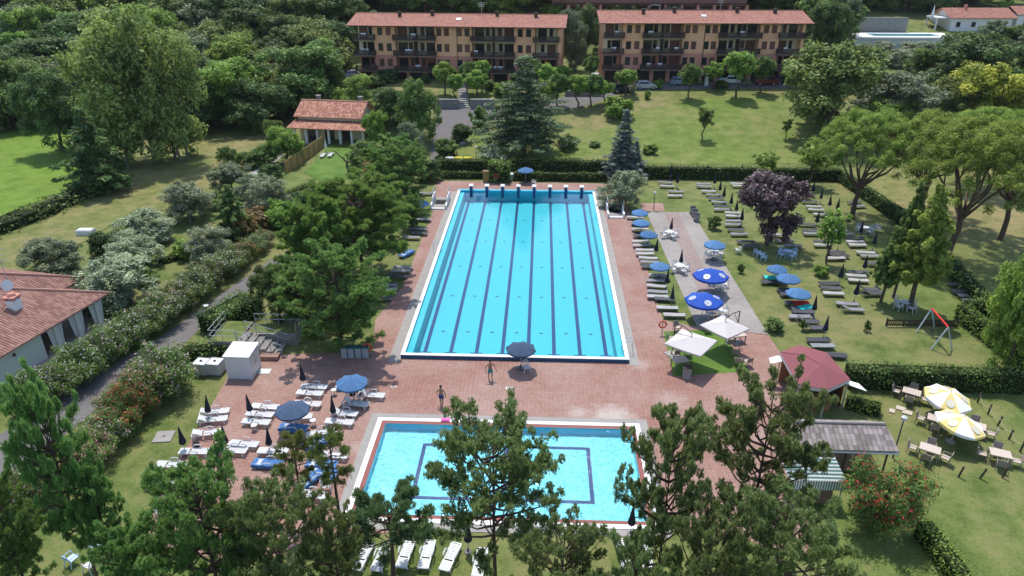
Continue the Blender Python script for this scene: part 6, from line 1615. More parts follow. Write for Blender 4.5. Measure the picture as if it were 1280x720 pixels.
# ------------------------------------------------------------------ bar buildings on the right
def red_kiosk():
    C6 = [atz(x, y, 2.5) for x, y in ((975, 440), (999, 431), (1034, 441), (1063, 474), (1035, 487), (998, 481))]
    R1 = atz(1003, 443, 3.25); R2 = atz(1026, 455, 3.25)
    c = sum(C6, Vector()) / 6; c.z = 0; e = empty('bar_kiosk', c); tag(e, 'bar kiosk with wine red hipped fabric roof and open counter', 'kiosk')
    H6 = [q - c for q in C6]; R1 = R1 - c; R2 = R2 - c; P = [H6[0], H6[2], H6[3], H6[5]]
    red = paint('wine_red_canvas', (0.215, 0.072, 0.078), .8, .2, .08, 1.0); m = MB(); A, B, C_, D_, E_, F_ = H6
    for fc in ((A, B, R1), (B, C_, R2, R1), (C_, D_, R2), (D_, E_, R2), (E_, F_, R2), (F_, A, R1, R2)): m.slab(list(fc), .03)
    m.build('roof', red, e)
    m = MB()
    for i in range(6):
        p, q = H6[i], H6[(i + 1) % 6]; m.face([p, q, q - Vector((0, 0, .28)), p - Vector((0, 0, .28))])
    m.build('valance', M_CREAMC, e)
    for i in range(6):
        p = H6[i] * .95; m = MB(); m.tube([(p.x, p.y, 0), (p.x, p.y, 2.45)], .06, 6); m.build('post', M_METAL, e)
    m = MB(); k = .9
    for i in (0, 1): p, q = P[i] * k, P[i + 1] * k; m.face([(p.x, p.y, 0), (q.x, q.y, 0), (q.x, q.y, 2.4), (p.x, p.y, 2.4)]); 
    p, q = P[2] * k, P[3] * k; m.b2((min(p.x, q.x), min(p.y, q.y) + .3, 0), (max(p.x, q.x) - .9, min(p.y, q.y) + .8, 1.1)); m.build('wall', paint('orange_panel', (0.30, 0.13, 0.06), .7), e)
    m = MB(); m.box((P[2].x * .55, P[2].y * .4 - .4, .7), (.7, .6, 1.4)); m.build('fridge', M_BLACK, e)
    m = MB(); p, q = P[2] * 1.0, P[2] * 1.0 + Vector((1.9, -.3, 0)); m.slab([(p.x - .5, p.y + .6, 2.2), (p.x - .1, p.y - .3, 2.2), (p.x + 1.1, p.y - .5, 1.85), (p.x + .9, p.y + .5, 1.85)], .03); m.build('awning', M_WCAN, e)
    m = MB(); a2 = P[0]; m.face([(a2.x - .1, a2.y, 2.2), (a2.x - .7, a2.y + .1, 1.9), (a2.x - .8, a2.y - .7, 1.9), (a2.x + .3, a2.y - .7, 2.2)]); m.build('awning', M_WCAN, e)
red_kiosk()
def grey_pavilion():
    a = atz(1000, 561, 2.2); b = atz(1122, 560.5, 2.2); r0 = atz(1109, 530, 2.95); L = b.x - a.x
    e = empty('tiled_pavilion', (a.x, a.y, 0)); tag(e, 'open pavilion with grey tiled gable roof behind the red oleander', 'pavilion')
    D = r0.y - a.y; m = MB()
    m.slab([(0, 0, 2.2), (L, 0, 2.2), (L - .3, D, 2.95), (0, D, 2.95)], .1, 0, (1, 0, 0)); m.slab([(L - .8, D * 1.55, 2.5), (0, D * 1.55, 2.5), (0, D + .001, 2.951), (L - .3, D + .001, 2.951)], .1, 0, (1, 0, 0)); m.tube([(0, D, 2.97), (L - .3, D, 2.97)], .10, 6); m.build('roof', M_TILEGREY, e)
    for x in (.4, L / 2, L - .5):
        for y in (.3, D * 1.4): m = MB(); m.tube([(x, y, 0), (x, y, 2.2)], .06, 6); m.build('post', M_DARKWOOD, e)
    m = MB(); m.b2((0, .05, 1.98), (L - .3, .16, 2.09)); m.tube([(0, -.03, 2.05), (L, -.03, 2.02)], .06, 6); m.build('gutter', M_METAL, e)
    m = MB(); m.b2((.4, D * .5, 0), (L - 1.0, D * .5 + .6, 1.0)); m.build('counter', M_WOOD, e)
grey_pavilion()
def corrugated(w, d, nx=36, amp=.035):
    m = MB()
    for i in range(nx):
        z = lambda k: amp * math.sin(k * PI); x0, x1 = w * i / nx, w * (i + 1) / nx
        for (ka, kb, xa, xb) in ((0, .5, x0, (x0 + x1) / 2), (.5, 1, (x0 + x1) / 2, x1)):
            m.face([(xa, 0, z(ka)), (xb, 0, z(kb)), (xb, d, z(kb)), (xa, d, z(ka))], (i // 2) % 2)
    return m
def canopy():
    a = atz(1012, 601, 2.0); b = atz(1056, 599, 2.0); c = atz(1041, 567, 2.35); W = b.x - a.x + 1.2; D = c.y - b.y
    e = empty('striped_canopy', (a.x - 1.2, a.y, 0)); tag(e, 'white and green striped corrugated canopy in front of the grey pavilion', 'canopy')
    m = corrugated(D, W, 26); o = m.build('roof', [M_COPING, paint('green_stripe', (0.10, 0.22, 0.17), .6)], e); o.rotation_euler = (0, R(-6), PI / 2); o.location = (W, 0, 2.02)
    o.rotation_euler = (0, 0, 0)
    o.matrix_local = Matrix.Translation((W, 0, 2.02)) @ Matrix.Rotation(PI / 2, 4, 'Z') @ Matrix.Rotation(R(-7), 4, 'Y')
    m = MB()
    for i in range(22): m.b2((W * i / 22, -.02, 1.35), (W * i / 22 + W / 44, .0, 2.0), 0); m.b2((W * i / 22 + W / 44 + .001, -.02, 1.35), (W * (i + 1) / 22 - .001, .0, 2.0), 1)
    m.build('valance', [M_COPING, paint('green_stripe', (0.10, 0.22, 0.17), .6)], e)
    for x in (.1, W - .1):
        for y in (.1, D - .1): m = MB(); m.tube([(x, y, 0), (x, y, 2.0)], .04, 5); m.build('post', M_METAL, e)
    m = MB(); m.b2((.3, .4, 0), (W - .4, 1.1, .9)); m.build('counter', M_WOOD, e)
canopy()

# ------------------------------------------------------------------ cars
CARS = [('silver', (0.42, 0.43, 0.44), 807, 111, 3, 'silver hatchback parked at left of the garage court'), ('bluegrey', (0.20, 0.26, 0.34), 850, 106, 5, 'blue-grey car parked behind the sloping porch'), ('white', (0.68, 0.69, 0.70), 911, 104.5, 172, 'white estate car parked before garages'),
        ('red', (0.20, 0.045, 0.032), 957, 106, 178, 'dark red car parked at right of the garages'), ('black', (0.03, 0.03, 0.035), 778, 115, 12, 'dark car half hidden by round trees on the bend'), ('white', (0.68, 0.69, 0.70), 744, 101, 80, 'white car at left corner of the second apartment block'),
        ('dark', (0.05, 0.055, 0.065), 981, 104.5, 0, 'dark car in shade beside the dark red car'), ('paleblue', (0.45, 0.50, 0.58), 443, 97, 30, 'pale car in the trees left of the first apartment block'), ('silver', (0.42, 0.43, 0.44), 426, 93, 20, 'silver car farthest left in the trees beside first block'),
        ('white', (0.68, 0.69, 0.70), 756, 17.5, 0, 'white car on upper road, left end above second roof'), ('white', (0.68, 0.69, 0.70), 868, 18, 170, 'white car on upper road beside outside stair'), ('blue', (0.03, 0.12, 0.42), 899, 18, 0, 'bright blue car on the upper road'), ('silver', (0.42, 0.43, 0.44), 913, 18, 175, 'silver car on upper road right of the blue car')]
for k, c, px, py, a, l in CARS:
    p, _ = G(px, py); M_ = paint(f'{k}_car_paint', c, .25, .5, .04, 1.0, .2); inst('car' + k, car(M_, k, 4.2, 1.76, 1.55 if k != 'red' else 1.7), p, R(a), l, 'car')
def porch():
    a, _ = G(882, 107); e = empty('entrance_porch', a); tag(e, 'small sloping stair porch with white pillar before the second block', 'porch')
    m = MB(); m.slab([(-4.6, -.6, .35), (-.6, -.6, 2.4), (-.6, .8, 2.4), (-4.6, .8, .35)], .12, 0, (0, 1, 0)); m.slab([(-.6, -.7, 2.45), (.9, -.7, 2.45), (.9, .9, 2.45), (-.6, .9, 2.45)], .14, 1); m.build('roof', [M_CONC, M_BRICKRED], e)
    m = MB(); m.b2((-.25, -.4, -.4), (.35, .2, 2.3)); m.build('pillar', M_WHITE_W, e)
porch()

# ------------------------------------------------------------------ people
e = person('bather with turquoise trunks standing between long pool and camera, arm bent', G(613, 474.5)[0], R(25), None, M_SKIN, M_HAIR, standing(.10, .05, 0, .5, .12)); dress(e, paint('turquoise_trunks', (0.03, 0.25, 0.24), .8), M_HAIR, step=.10)
e = person('bather in navy trunks walking above the small pool', G(552, 507.5)[0], R(175), None, M_SKIN, M_HAIR, standing(.20, .12, 0, .3, .05)); dress(e, paint('navy_trunks', (0.03, 0.05, 0.20), .8), M_HAIR, step=.20)
# ------------------------------------------------------------------ hedges
g = lambda *a: [G(x, y)[0] for x, y in a]
hedge(g((548, 213), (616, 213.5)), 1.4, 1.7, 'tall clipped back hedge left of the hedge block', dens=22)
hedge(g((638, 213), (775, 215)), 1.4, 1.75, 'tall clipped back hedge between hedge block and blue spruce', dens=22)
hedge(g((796, 222), (1048, 225.5)), 1.3, 1.75, 'long dark clipped hedge behind the right lawn', dens=20)
hedge(g((552, 222.5), (606, 223)), .7, .9, 'low dark hedge behind starting blocks, left part', dens=26)
hedge(g((642, 225), (758, 226.5)), .7, 1.15, 'low dark hedge behind starting blocks, right part', dens=26)
hedge(g((612, 226), (637, 226.5)), 2.2, 2.75, 'big clipped hedge block behind the long pool', 'hedgelight', 26, wob=.02)
hedge(g((545, 203), (610, 206)), .7, .8, 'low hedge strip behind the bins', dens=20)
hedge(g((1050, 226), (1122, 277), (1190, 346)), 1.1, 1.6, 'loose hedge along right side of the lawn under umbrella pines', dens=24, rough=.22, wob=.08)
hedge(g((1190, 346), (1240, 398)), 1.1, 1.5, 'dark hedge behind the charcoal loungers at right', dens=26, rough=.2)
hedge(g((1198, 398), (1276, 460)), 1.1, 1.5, 'bright clipped hedge right of the swing', 'hedgelight', 40, .1, rough=.16)
hedge(g((1204, 392), (1250, 392)), .9, 1.3, 'short hedge closing the swing corner', 'hedge', 40, .1, rough=.16)
hedge(g((1056, 481), (1279, 488)), 1.3, 1.75, 'long dark clipped hedge between swing lawn and lower lawn', dens=44, leaf=.09)
hedge(g((1150, 668), (1176, 700), (1215, 760)), 1.0, 1.1, 'low clipped hedge at bottom right edge of lower lawn', 'hedgelight', 70, .075)
hedge(g((1056, 508), (1098, 518)), .9, .9, 'small low hedge between kiosk and grey pavilion', 'hedgelight', 60, .08)
hedge(g((262, 418), (300, 398), (316, 388)), 2.7, 1.75, 'broad clipped juniper hedge beside the drive', 'hedge', 60, .09, rough=.25)
hedge(g((205, 452), (305, 440)), 1.2, 1.0, 'loose green hedge behind the water tanks', 'hedge', 45, .11, rough=.45)
hedge(g((-30, 300), (55, 268), (112, 241)), 3.4, 1.0, 'rough bramble strip between bright field and dry meadow', 'hedge', 12, .2, rough=.55, wob=.2, cat='brambles')
hedge(g((352, 253), (392, 238)), 1.2, 1.2, 'bright clipped hedge at edge of the farmhouse garden', 'hedgelight', 30, .12)
hedge(g((200, 330), (262, 312)), .8, .6, 'low garden hedge among the olive trees', 'hedgelight', 30, .12)

# ------------------------------------------------------------------ trees, one by one
# foreground pines
tree('black_pine', 618, 745, 500, 140, 'tall open pine before the small pool, seen against water', 'pine_tree', var=0, rz=2.6, at=.6)
tree('black_pine', 955, 700, 460, 145, 'broad dark pine left of the grey pavilion', 'pine_tree', var=1, rz=2.2, at=.6)
tree('black_pine', 832, 765, 508, 105, 'upright dark pine at right end of small pool', 'pine_tree', var=1, rz=.4, at=.6)
tree('black_pine', 700, 850, 628, 120, 'low pine at bottom edge right of the bare-trunk pine', 'pine_tree', var=2, rz=4.0, at=.6)
tree('black_pine', 975, 850, 605, 160, 'low spreading pine at the bottom edge below pavilion', 'pine_tree', var=2, rz=.9, at=.6)
tree('black_pine', 885, 860, 622, 110, 'pine at bottom edge between spreading pine and upright pine', 'pine_tree', var=1, rz=3.0, at=.6)
tree('black_pine', 795, 880, 662, 90, 'small pine at bottom edge near the center right', 'pine_tree', var=2, rz=5.0, at=.6)
tree('green_pine', 258, 800, 558, 150, 'bright green dense pine over the lower deck corner', 'pine_tree', var=1, rz=1.2, at=.6)
tree('black_pine', 345, 810, 590, 125, 'dark tufted pine right of the bright dense pine', 'pine_tree', var=2, rz=2.0, at=.6)
tree('black_pine', 415, 790, 622, 70, 'slender dark pine beside the small pool corner', 'pine_tree', var=1, rz=5.0, at=.6)
tree('thin_pine', 370, 650, 538, 50, 'thin sparse pine rising between the white loungers', 'pine_tree', var=0, rz=.5, at=.8)
tree('thin_pine', 412, 665, 532, 50, 'thin leaning sparse pine nearest the small pool', 'pine_tree', var=0, rz=3.4, at=.8)
tree('green_pine', 165, 800, 645, 90, 'light green pine at bottom left below the lawn', 'pine_tree', var=0, rz=4.2, at=.6)
tree('green_pine', 66, 720, 472, 112, 'tall rough pine at left edge before the villa', 'pine_tree', var=0, rz=2.8, at=.6)
tree('green_pine', 2, 740, 590, 95, 'lower pine at left edge of picture', 'pine_tree', var=1, rz=.8, at=.6)
tree('green_pine', 122, 720, 570, 62, 'smaller pine right of the tall rough pine', 'pine_tree', var=1, rz=5.1, at=.6)
tree('small_pine', 484, 722, 600, 108, 'small round pine over the row of white loungers', 'pine_tree', var=0, rz=.3, at=.6)
# pines left of the long pool
tree('green_pine', 420, 438, 302, 108, 'blue-green pine with dark trunk beside the waste bins', 'pine_tree', var=1, rz=0.3, at=.6)
tree('dark_pine', 446, 345, 214, 112, 'broad dense pine beside the long pool, tallest of its group', 'pine_tree', rz=.6, at=.6)
tree('dark_pine', 392, 372, 240, 84, 'broad dense pine behind the blue-green pine, left one', 'pine_tree', rz=3.2, at=.6)
tree('green_pine', 505, 262, 178, 50, 'blue-green pine beside far left footbath', 'pine_tree', var=0, rz=1.5, at=.6)
tree('green_pine', 492, 238, 168, 54, 'blue-green pine farthest along left side of long pool', 'pine_tree', var=1, rz=4, at=.6)
tree('green_pine', 514, 285, 240, 30, 'small blue-green pine in the shaded lounger row', 'pine_tree', var=1, rz=2, at=.6)
tree('green_pine', 375, 410, 325, 70, 'low blue-green pine touching the juniper hedge', 'pine_tree', var=0, rz=3, at=.6)
tree('deep_tree', 343, 402, 332, 54, 'dark round shrub tree above the juniper hedge', var=1, at=.6)
tree('dark_pine', 476, 300, 232, 50, 'dense pine squeezed between footbath pine and broad pine', 'pine_tree', rz=2, at=.6)
tree('deep_tree', 430, 300, 232, 70, 'dark tree behind the two broad pines', var=0, at=.6)
# right lawn
tree('umbrella_pine', 1086, 273, 138, 118, 'umbrella pine nearest the long pool, dark forked trunk', 'umbrella_pine', var=0, rz=.3, at=.6)
tree('umbrella_pine', 1168, 268, 140, 128, 'umbrella pine with many bare limbs, middle of the group', 'umbrella_pine', var=1, rz=2, at=.6)
tree('umbrella_pine', 1222, 329, 148, 150, 'umbrella pine with thick trunk nearest camera', 'umbrella_pine', var=2, rz=1, at=.6)
tree('umbrella_pine', 1285, 300, 140, 140, 'umbrella pine cut by the right edge', 'umbrella_pine', var=0, rz=3, at=.6)
tree('umbrella_pine', 1240, 235, 135, 110, 'umbrella pine at back of the group', 'umbrella_pine', var=2, rz=4, at=.6)
tree('hornbeam', 1156, 387, 237, 58, 'bright upright hornbeam beside the picket fence', var=0, rz=1, at=.6)
tree('hornbeam', 1112, 378, 288, 32, 'small dark hornbeam at left of the shaded table', var=1, rz=0, at=.6)
tree('hornbeam', 1135, 372, 234, 36, 'tall narrow dark hornbeam behind the bright one', var=1, rz=2, at=.6)
tree('near_bright', 1284, 470, 302, 84, 'bright leafy tree at right edge beside swing hedge', rz=.6, at=.6)
tree('purple_plum', 968, 306, 216, 76, 'purple-leaved plum tree in middle of the lawn', rz=.4, at=.6)
tree('sapling', 1033, 330, 262, 34, 'slim young tree among the loungers right of purple tree', var=0, rz=1)
tree('sapling', 955, 230, 190, 26, 'pale young tree in front of back hedge, left of two', var=0, rz=2)
tree('sapling', 1012, 232, 176, 38, 'pale young tree in front of back hedge, right of two', var=0, rz=3)
tree('sapling', 879, 174, 134, 17, 'young leafy tree alone on the park slope', var=1)
tree('sapling', 981, 174, 149, 12, 'small dark young tree on the park slope', var=1)
for px, py, tp, w, l, k in ((892, 286, 270, 15, 'clipped round box bush beside bins on terrace edge', 'round_bush'), (967, 413, 396, 19, 'clipped box bush at near corner of terrace', 'round_bush'), (925.5, 341, 330, 8, 'small round bush on lawn near the terrace', 'round_bush'), (1026, 345, 332, 16, 'low loose bush at foot of slim young tree', 'light_bush'), (931, 240, 231, 8, 'small bush behind the far row of loungers', 'light_bush'), (1003, 413, 399, 8, 'dry little twig plant near the charcoal loungers', 'small_plant'), (1083, 414, 400, 9, 'tiny young plant left of picket fence', 'small_plant')):
    tree(k, px, py, tp, w, l, 'bush', 'bush')
# behind the pool
tree('cedar', 654, 195, 72, 92, 'large layered cedar in the middle behind the pool', 'cedar_tree', rz=.4, at=.6)
tree('spruce', 778, 224, 139, 40, 'blue-grey spruce at the back hedge', 'spruce_tree', rz=1)
tree('spruce', 793, 222, 178, 26, 'smaller blue-grey spruce touching the taller one', 'spruce_tree', rz=2)
tree('garden_olive', 776, 258, 215, 48, 'silver shrub tree at far right footbath', var=0, rz=2)
tree('olive_tree_wild', 1045, 172, 56, 108, 'large olive-green tree right of the park slope', var=0, rz=0, at=.6)
tree('olive_tree_wild', 1026, 150, 72, 50, 'olive-green tree close to the second apartment block', var=1, rz=2, at=.6)
tree('grey_tree', 1130, 165, 92, 92, 'grey-green broad tree below the hillside villa', rz=1, at=.6)
tree('deep_tree', 1215, 122, 42, 105, 'big dark dome-shaped tree below the hillside villa', var=2, rz=.5, at=.6)
tree('yellow_tree', 1250, 175, 82, 110, 'yellow-green tree behind the umbrella pines', rz=.8, at=.6)
tree('light_tree', 1110, 178, 122, 62, 'fresh green tree just behind the umbrella pines', var=0, rz=2, at=.6)
tree('layered', 1278, 105, -8, 44, 'dark conifer at top right edge', var=1, rz=0)
tree('olive_tree_wild', 1180, 165, 98, 70, 'reddish olive tree between grey and yellow trees', var=1, rz=4, at=.6)
for i, (px, py, tp, w) in enumerate(((1098, 70, 54, 32), (1140, 70, 53, 34), (1165, 76, 54, 34), (1118, 84, 62, 40), (1082, 92, 66, 40))):
    tree('garden_olive', px, py, tp, w, f'grey olive below the hillside terrace pool, {ORD[i]} counted from the top left', var=i, group='olives below the terrace')
tree('deep_tree', 1040, 92, 6, 48, 'tall dark tree right of the second apartment roof', var=0, at=.6)
tree('grey_tree', 1052, 60, -4, 44, 'pale green tree behind right end of second apartment block', rz=3, at=.6)
tree('grey_tree', 716, 88, 14, 32, 'slim pale tree between both apartment blocks', rz=1, at=.6)
tree('deep_tree', 733, 70, 8, 34, 'dark tree between both apartment blocks', var=1, rz=1, at=.6)
fs = random.Random(4)
SL = []
for i in range(34):
    for _ in range(30):
        px, py = fs.uniform(1000, 1290), fs.uniform(52, 172)
        if py > 52 + (px - 1000) * .02 and all(abs(px - a) > 15 or abs(py - b) > 11 for a, b in SL) and not (px < 1060 and py > 120) and not (py < 92 and 1050 < px < 1210): break
    SL.append((px, py))
SL.sort()
for i, (px, py) in enumerate(SL):
    k = fs.choice(['deep_tree', 'mid_tree', 'mid_tree', 'grey_tree', 'olive_tree_wild', 'garden_olive', 'light_tree']); w = fs.uniform(24, 46)
    tree(k, px, py, py - w * fs.uniform(.75, 1.0), w, f'small shrubby tree on slope below hillside villa, {ORD[i]} from left', group='shrubby trees below the hillside villa', var=i)
# round-headed avenue trees
LOL = [(556, 118, 78, 22), (570, 128, 93, 18), (584, 116, 77, 19), (596, 124, 88, 23), (602, 115, 76, 18), (667, 113, 74, 24), (683, 116, 80, 22), (702, 108, 82, 18), (697, 133, 92, 24), (678, 138, 100, 20),
       (722, 135, 94, 25), (739, 133, 93, 25), (757, 130, 101, 24), (782, 120, 87, 24), (861, 123, 80, 24), (891, 112, 78, 22), (920, 122, 65, 32), (951, 116, 71, 25), (985, 116, 76, 21), (1000, 112, 78, 20), (738, 104, 70, 18)]
LOLL = ['front of the first block, leftmost', 'left of the stairway, nearest road', 'right of the stairway, farther', 'right of the stairway, nearer', 'front of first block behind the stairway pair', 'behind the cedar top, left', 'behind the cedar top, right', 'at right end of the first block', 'beside the bending road above cedar', 'right behind the cedar',
        'left of twin pair on road bank', 'right of twin pair on road bank', 'leaning over the road bend', 'between the bend and silver car', 'before the blue-grey car', 'before the sloping porch', 'largest one before the white car', 'before the dark red car', 'before right end of garages', 'last one beside the big olive-green tree', 'at left corner of second block']
for i, ((px, py, tp, w), l) in enumerate(zip(LOL, LOLL)):
    tree('lollipop', px, py, tp, w * .95, f'round-headed bright tree {l}', var=(3 if i in (12,) else i % 3), group='round-headed trees by the apartment road')
BU = [(577, 178, 155, 22, 'round_bush', 'round dark bush beside the road bend, upper'), (558, 197, 174, 25, 'round_bush', 'round dark bush beside the road, nearest hedge'), (599, 161, 134, 19, 'round_bush', 'tall round bush left of the cedar'), (615, 207, 180, 27, 'silver_bush', 'silvery bush left under the cedar'), (710, 186, 168, 20, 'round_bush', 'dark bush on grass right of the cedar'),
      (743, 183, 178, 12, 'round_bush', 'tiny flat bush on grass between cedar and spruce'), (812, 192, 180, 16, 'light_bush', 'spiky bush right of the blue spruce'), (772, 147, 121, 30, 'light_bush', 'yellowish bush on the road bank'), (822, 111, 99, 11, 'light_bush', 'small bush right of silver hatchback'), (791, 117, 103, 9, 'silver_bush', 'small pale bush left of silver hatchback'), (902, 110, 100, 14, 'round_bush', 'round bush before the white estate car'), (933, 108, 99, 10, 'silver_bush', 'small flowering bush right of white estate car'), (809, 124, 113, 7, 'light_bush', 'tiny bush on the dry bank'),
      (532, 104, 92, 11, 'round_bush', 'small round bush before first apartment block'), (612, 112, 100, 12, 'round_bush', 'small bush right of the stairway trees'), (487, 102, 90, 24, 'round_bush', 'low bush at left end of first apartment block'), (630, 118, 102, 24, 'light_bush', 'spreading bush left behind the cedar'), (470, 108, 92, 22, 'round_bush', 'bush behind the bright tree near first block'),
      (690, 22, 6, 24, 'light_bush', 'light bush on upper road at left end'), (768, 22, 8, 26, 'light_bush', 'light bush beside white car on upper road'), (788, 22, 6, 14, 'round_bush', 'round bush on the upper road'), (812, 22, 10, 20, 'light_bush', 'light bush middle of upper road'), (842, 23, 10, 28, 'silver_bush', 'greyish bush under outside stair'), (956, 24, 10, 26, 'light_bush', 'light bush at right end of the upper road'), (880, 22, 11, 12, 'light_bush', 'small bush between white and blue cars')]
for px, py, tp, w, k, l in BU: tree(k, px, py, tp, w, l, 'bush', 'bush', var=int(px) % 3)
# farmhouse garden
for k, px, py, tp, w, l, v in (('mid_tree', 524, 178, 102, 46, 'mid green tree left of the road', 0), ('deep_tree', 502, 158, 112, 38, 'dark tree behind the mid green tree left of road', 1), ('light_tree', 446, 138, 94, 42, 'bright green tree behind the farmhouse', 1), ('deep_tree', 484, 150, 111, 34, 'dark tree right behind the farmhouse', 2), ('light_tree', 470, 186, 140, 26, 'bright narrow tree at right gable of farmhouse', 0), ('grey_tree', 515, 205, 154, 30, 'greyish tree beside the road, nearest hedge', 0),
                               ('mid_tree', 343, 184, 151, 22, 'small round tree at left end of the farmhouse', 1), ('light_tree', 360, 204, 159, 40, 'bright tree left of the bamboo screen', 0), ('mid_tree', 331, 206, 180, 30, 'low tree on the garden path left of bright tree', 2), ('mid_tree', 288, 210, 183, 28, 'low tree at edge of dry meadow', 0), ('mid_tree', 312, 210, 190, 26, 'low tree between path and meadow', 1), ('rust_bush', 471, 230, 200, 26, 'rusty bush at the farmhouse garden corner', 0),
                               ('layered', 295, 300, 232, 46, 'bright layered conifer among the olives', 0), ('mid_tree', 455, 205, 176, 30, 'low tree in front of the farmhouse porch', 2), ('green_pine', 476, 222, 185, 46, 'blue-green shrub pine at right of farmhouse lawn', 1), ('deep_tree', 385, 140, 92, 40, 'dark tree left behind the farmhouse', 0), ('mid_tree', 415, 122, 72, 44, 'mid green tree above the farmhouse roof', 1)):
    tree(k, px, py, tp, w, l, 'tree' if 'bush' not in k else 'bush', 'tree' if 'bush' not in k else 'bush', var=v)
def bare_tree():
    p, t = G(435.5, 216); e = empty('pruned_tree', p); tag(e, 'hard-pruned tree with bare forked limbs on farmhouse lawn', 'tree'); r = np.random.default_rng(3); m = MB()
    limb(m, (0, 0, -.2), (0, 0, 1.6), .2, .16, r, 7); E_ = []
    for a, L in ((.3, 1.8), (2.9, 2.2), (1.6, 1.3), (4.4, 1.4)):
        q = (L * math.cos(a), L * .6 * math.sin(a), 1.6 + L * .75); limb(m, (0, 0, 1.5), q, .11, .05, r, 5); E_.append(q)
    m.build('trunk', M_BARK, e)
    me = leaf_clumps('crown', [E_[0], (E_[0][0] + .5, E_[0][1], E_[0][2] + .3), (E_[0][0] - .3, 0, E_[0][2] + .5)], [.5, .5, .4], 60, .13, M_LEAF['mid'], 5); o = bpy.data.objects.new('crown', me); COL.objects.link(o); o.parent = e
bare_tree()
OL = [(240, 276, 228, 56, 'olive with dark trunk on the dry meadow edge'), (334, 272, 222, 50, 'olive nearest the farmhouse garden'), (289, 240, 204, 46, 'silvery olive bush farthest along the meadow'), (184, 303, 261, 62, 'olive behind the white trough'), (172, 334, 288, 62, 'olive between the trough and villa garden'), (72, 348, 299, 66, 'olive behind the villa roof'), (147, 380, 318, 86, 'large olive at porch of the villa'), (263, 326, 283, 50, 'olive bush right of the garden hedge'), (318, 258, 218, 40, 'small olive left of farmhouse garden')]
for i, (px, py, tp, w, l) in enumerate(OL): tree('garden_olive', px, py, tp, w, l, 'olive_tree', var=i, group='olive trees in the left garden', rz=i * 1.3)
for px, py, tp, w, k, l in ((130, 318, 290, 30, 'round_bush', 'dark bush beside the trough'), (158, 312, 284, 34, 'round_bush', 'dark bush between olives'), (232, 322, 300, 26, 'light_bush', 'yellow-green bush among olives'), (214, 172, 138, 20, 'silver_bush', 'silvery reed clump left part at poplar foot'), (226, 176, 139, 34, 'silver_bush', 'silvery reed clump at foot of the poplars'), (310, 300, 268, 26, 'rust_bush', 'rusty shrub beside the drive head'), (325, 288, 258, 30, 'rust_bush', 'rusty flowering shrub at head of drive'), (352, 285, 250, 36, 'light_bush', 'green shrub at head of drive'), (340, 225, 205, 26, 'round_bush', 'green shrub on the garden path'), (376, 262, 240, 28, 'round_bush', 'green shrub below farmhouse lawn'), (400, 252, 232, 30, 'round_bush', 'green shrub right of bright clipped hedge'), (535, 225, 200, 32, 'round_bush', 'dark shrub at far left corner of deck'), (185, 355, 335, 26, 'round_bush', 'dark shrub in the villa garden'), (270, 260, 240, 24, 'round_bush', 'small green shrub beside dry meadow')):
    tree(k, px, py, tp, w, l, 'bush', 'bush', var=int(px) % 3)
# poplars at the field edge
tree('poplar', 146, 205, 14, 112, 'tall light poplar clump at the field corner, left half', 'poplar_tree', var=0, rz=.4, at=.6)
tree('poplar', 205, 200, 34, 82, 'tall light poplar clump at the field corner, right half', 'poplar_tree', var=1, rz=2.4, at=.6)
tree('layered', 127, 240, 137, 76, 'dark bushy tree standing before the poplars', var=1, rz=1)
tree('deep_tree', 62, 190, 90, 84, 'dark tree at edge of bright field left of poplars', var=1, at=.6)
# oleanders along the drive
OLE = [(50, 512, 'white_oleander', 56), (80, 498, 'white_oleander', 58), (110, 478, 'white_oleander', 58), (138, 458, 'white_oleander', 56), (165, 440, 'white_oleander', 54), (188, 422, 'white_oleander', 50), (210, 408, 'pale_oleander', 48), (232, 392, 'pale_oleander', 46), (250, 376, 'white_oleander', 44), (268, 362, 'white_oleander', 42), (286, 350, 'white_oleander', 40), (300, 338, 'white_oleander', 36), (314, 328, 'red_oleander', 30), (328, 318, 'white_oleander', 28), (338, 309, 'pink_oleander', 24)]
for i, (px, py, k, w) in enumerate(OLE):
    c = k.split('_')[0]; tree(k, px - 5, py - 3, py - 3 - w * .83, w * .98, f'{c} flowering oleander, {ORD[i]} from near end of row between villa and drive', 'oleander_bush', 'oleander', 'oleanders between villa and drive', var=i)
OLR = [(210, 492, 'pale_oleander', 66), (188, 508, 'pink_oleander', 54), (197, 495, 'red_oleander', 50), (168, 522, 'red_oleander', 54), (150, 540, 'red_oleander', 52), (135, 557, 'pale_oleander', 48), (118, 582, 'pink_oleander', 52), (60, 625, 'pink_oleander', 50), (30, 640, 'pale_oleander', 56)]
for i, (px, py, k, w) in enumerate(OLR):
    c = k.split('_')[0]; tree(k, px, py, py - w * .95, w * 1.12, f'{c} flowering oleander, {ORD[i]} from the water tanks along left lawn', 'oleander_bush', 'oleander', 'oleanders along the left lawn', var=i + 1)
tree('red_oleander', 1098, 658, 572, 92, 'large red flowering oleander before the grey pavilion', 'oleander_bush', 'oleander', var=1)

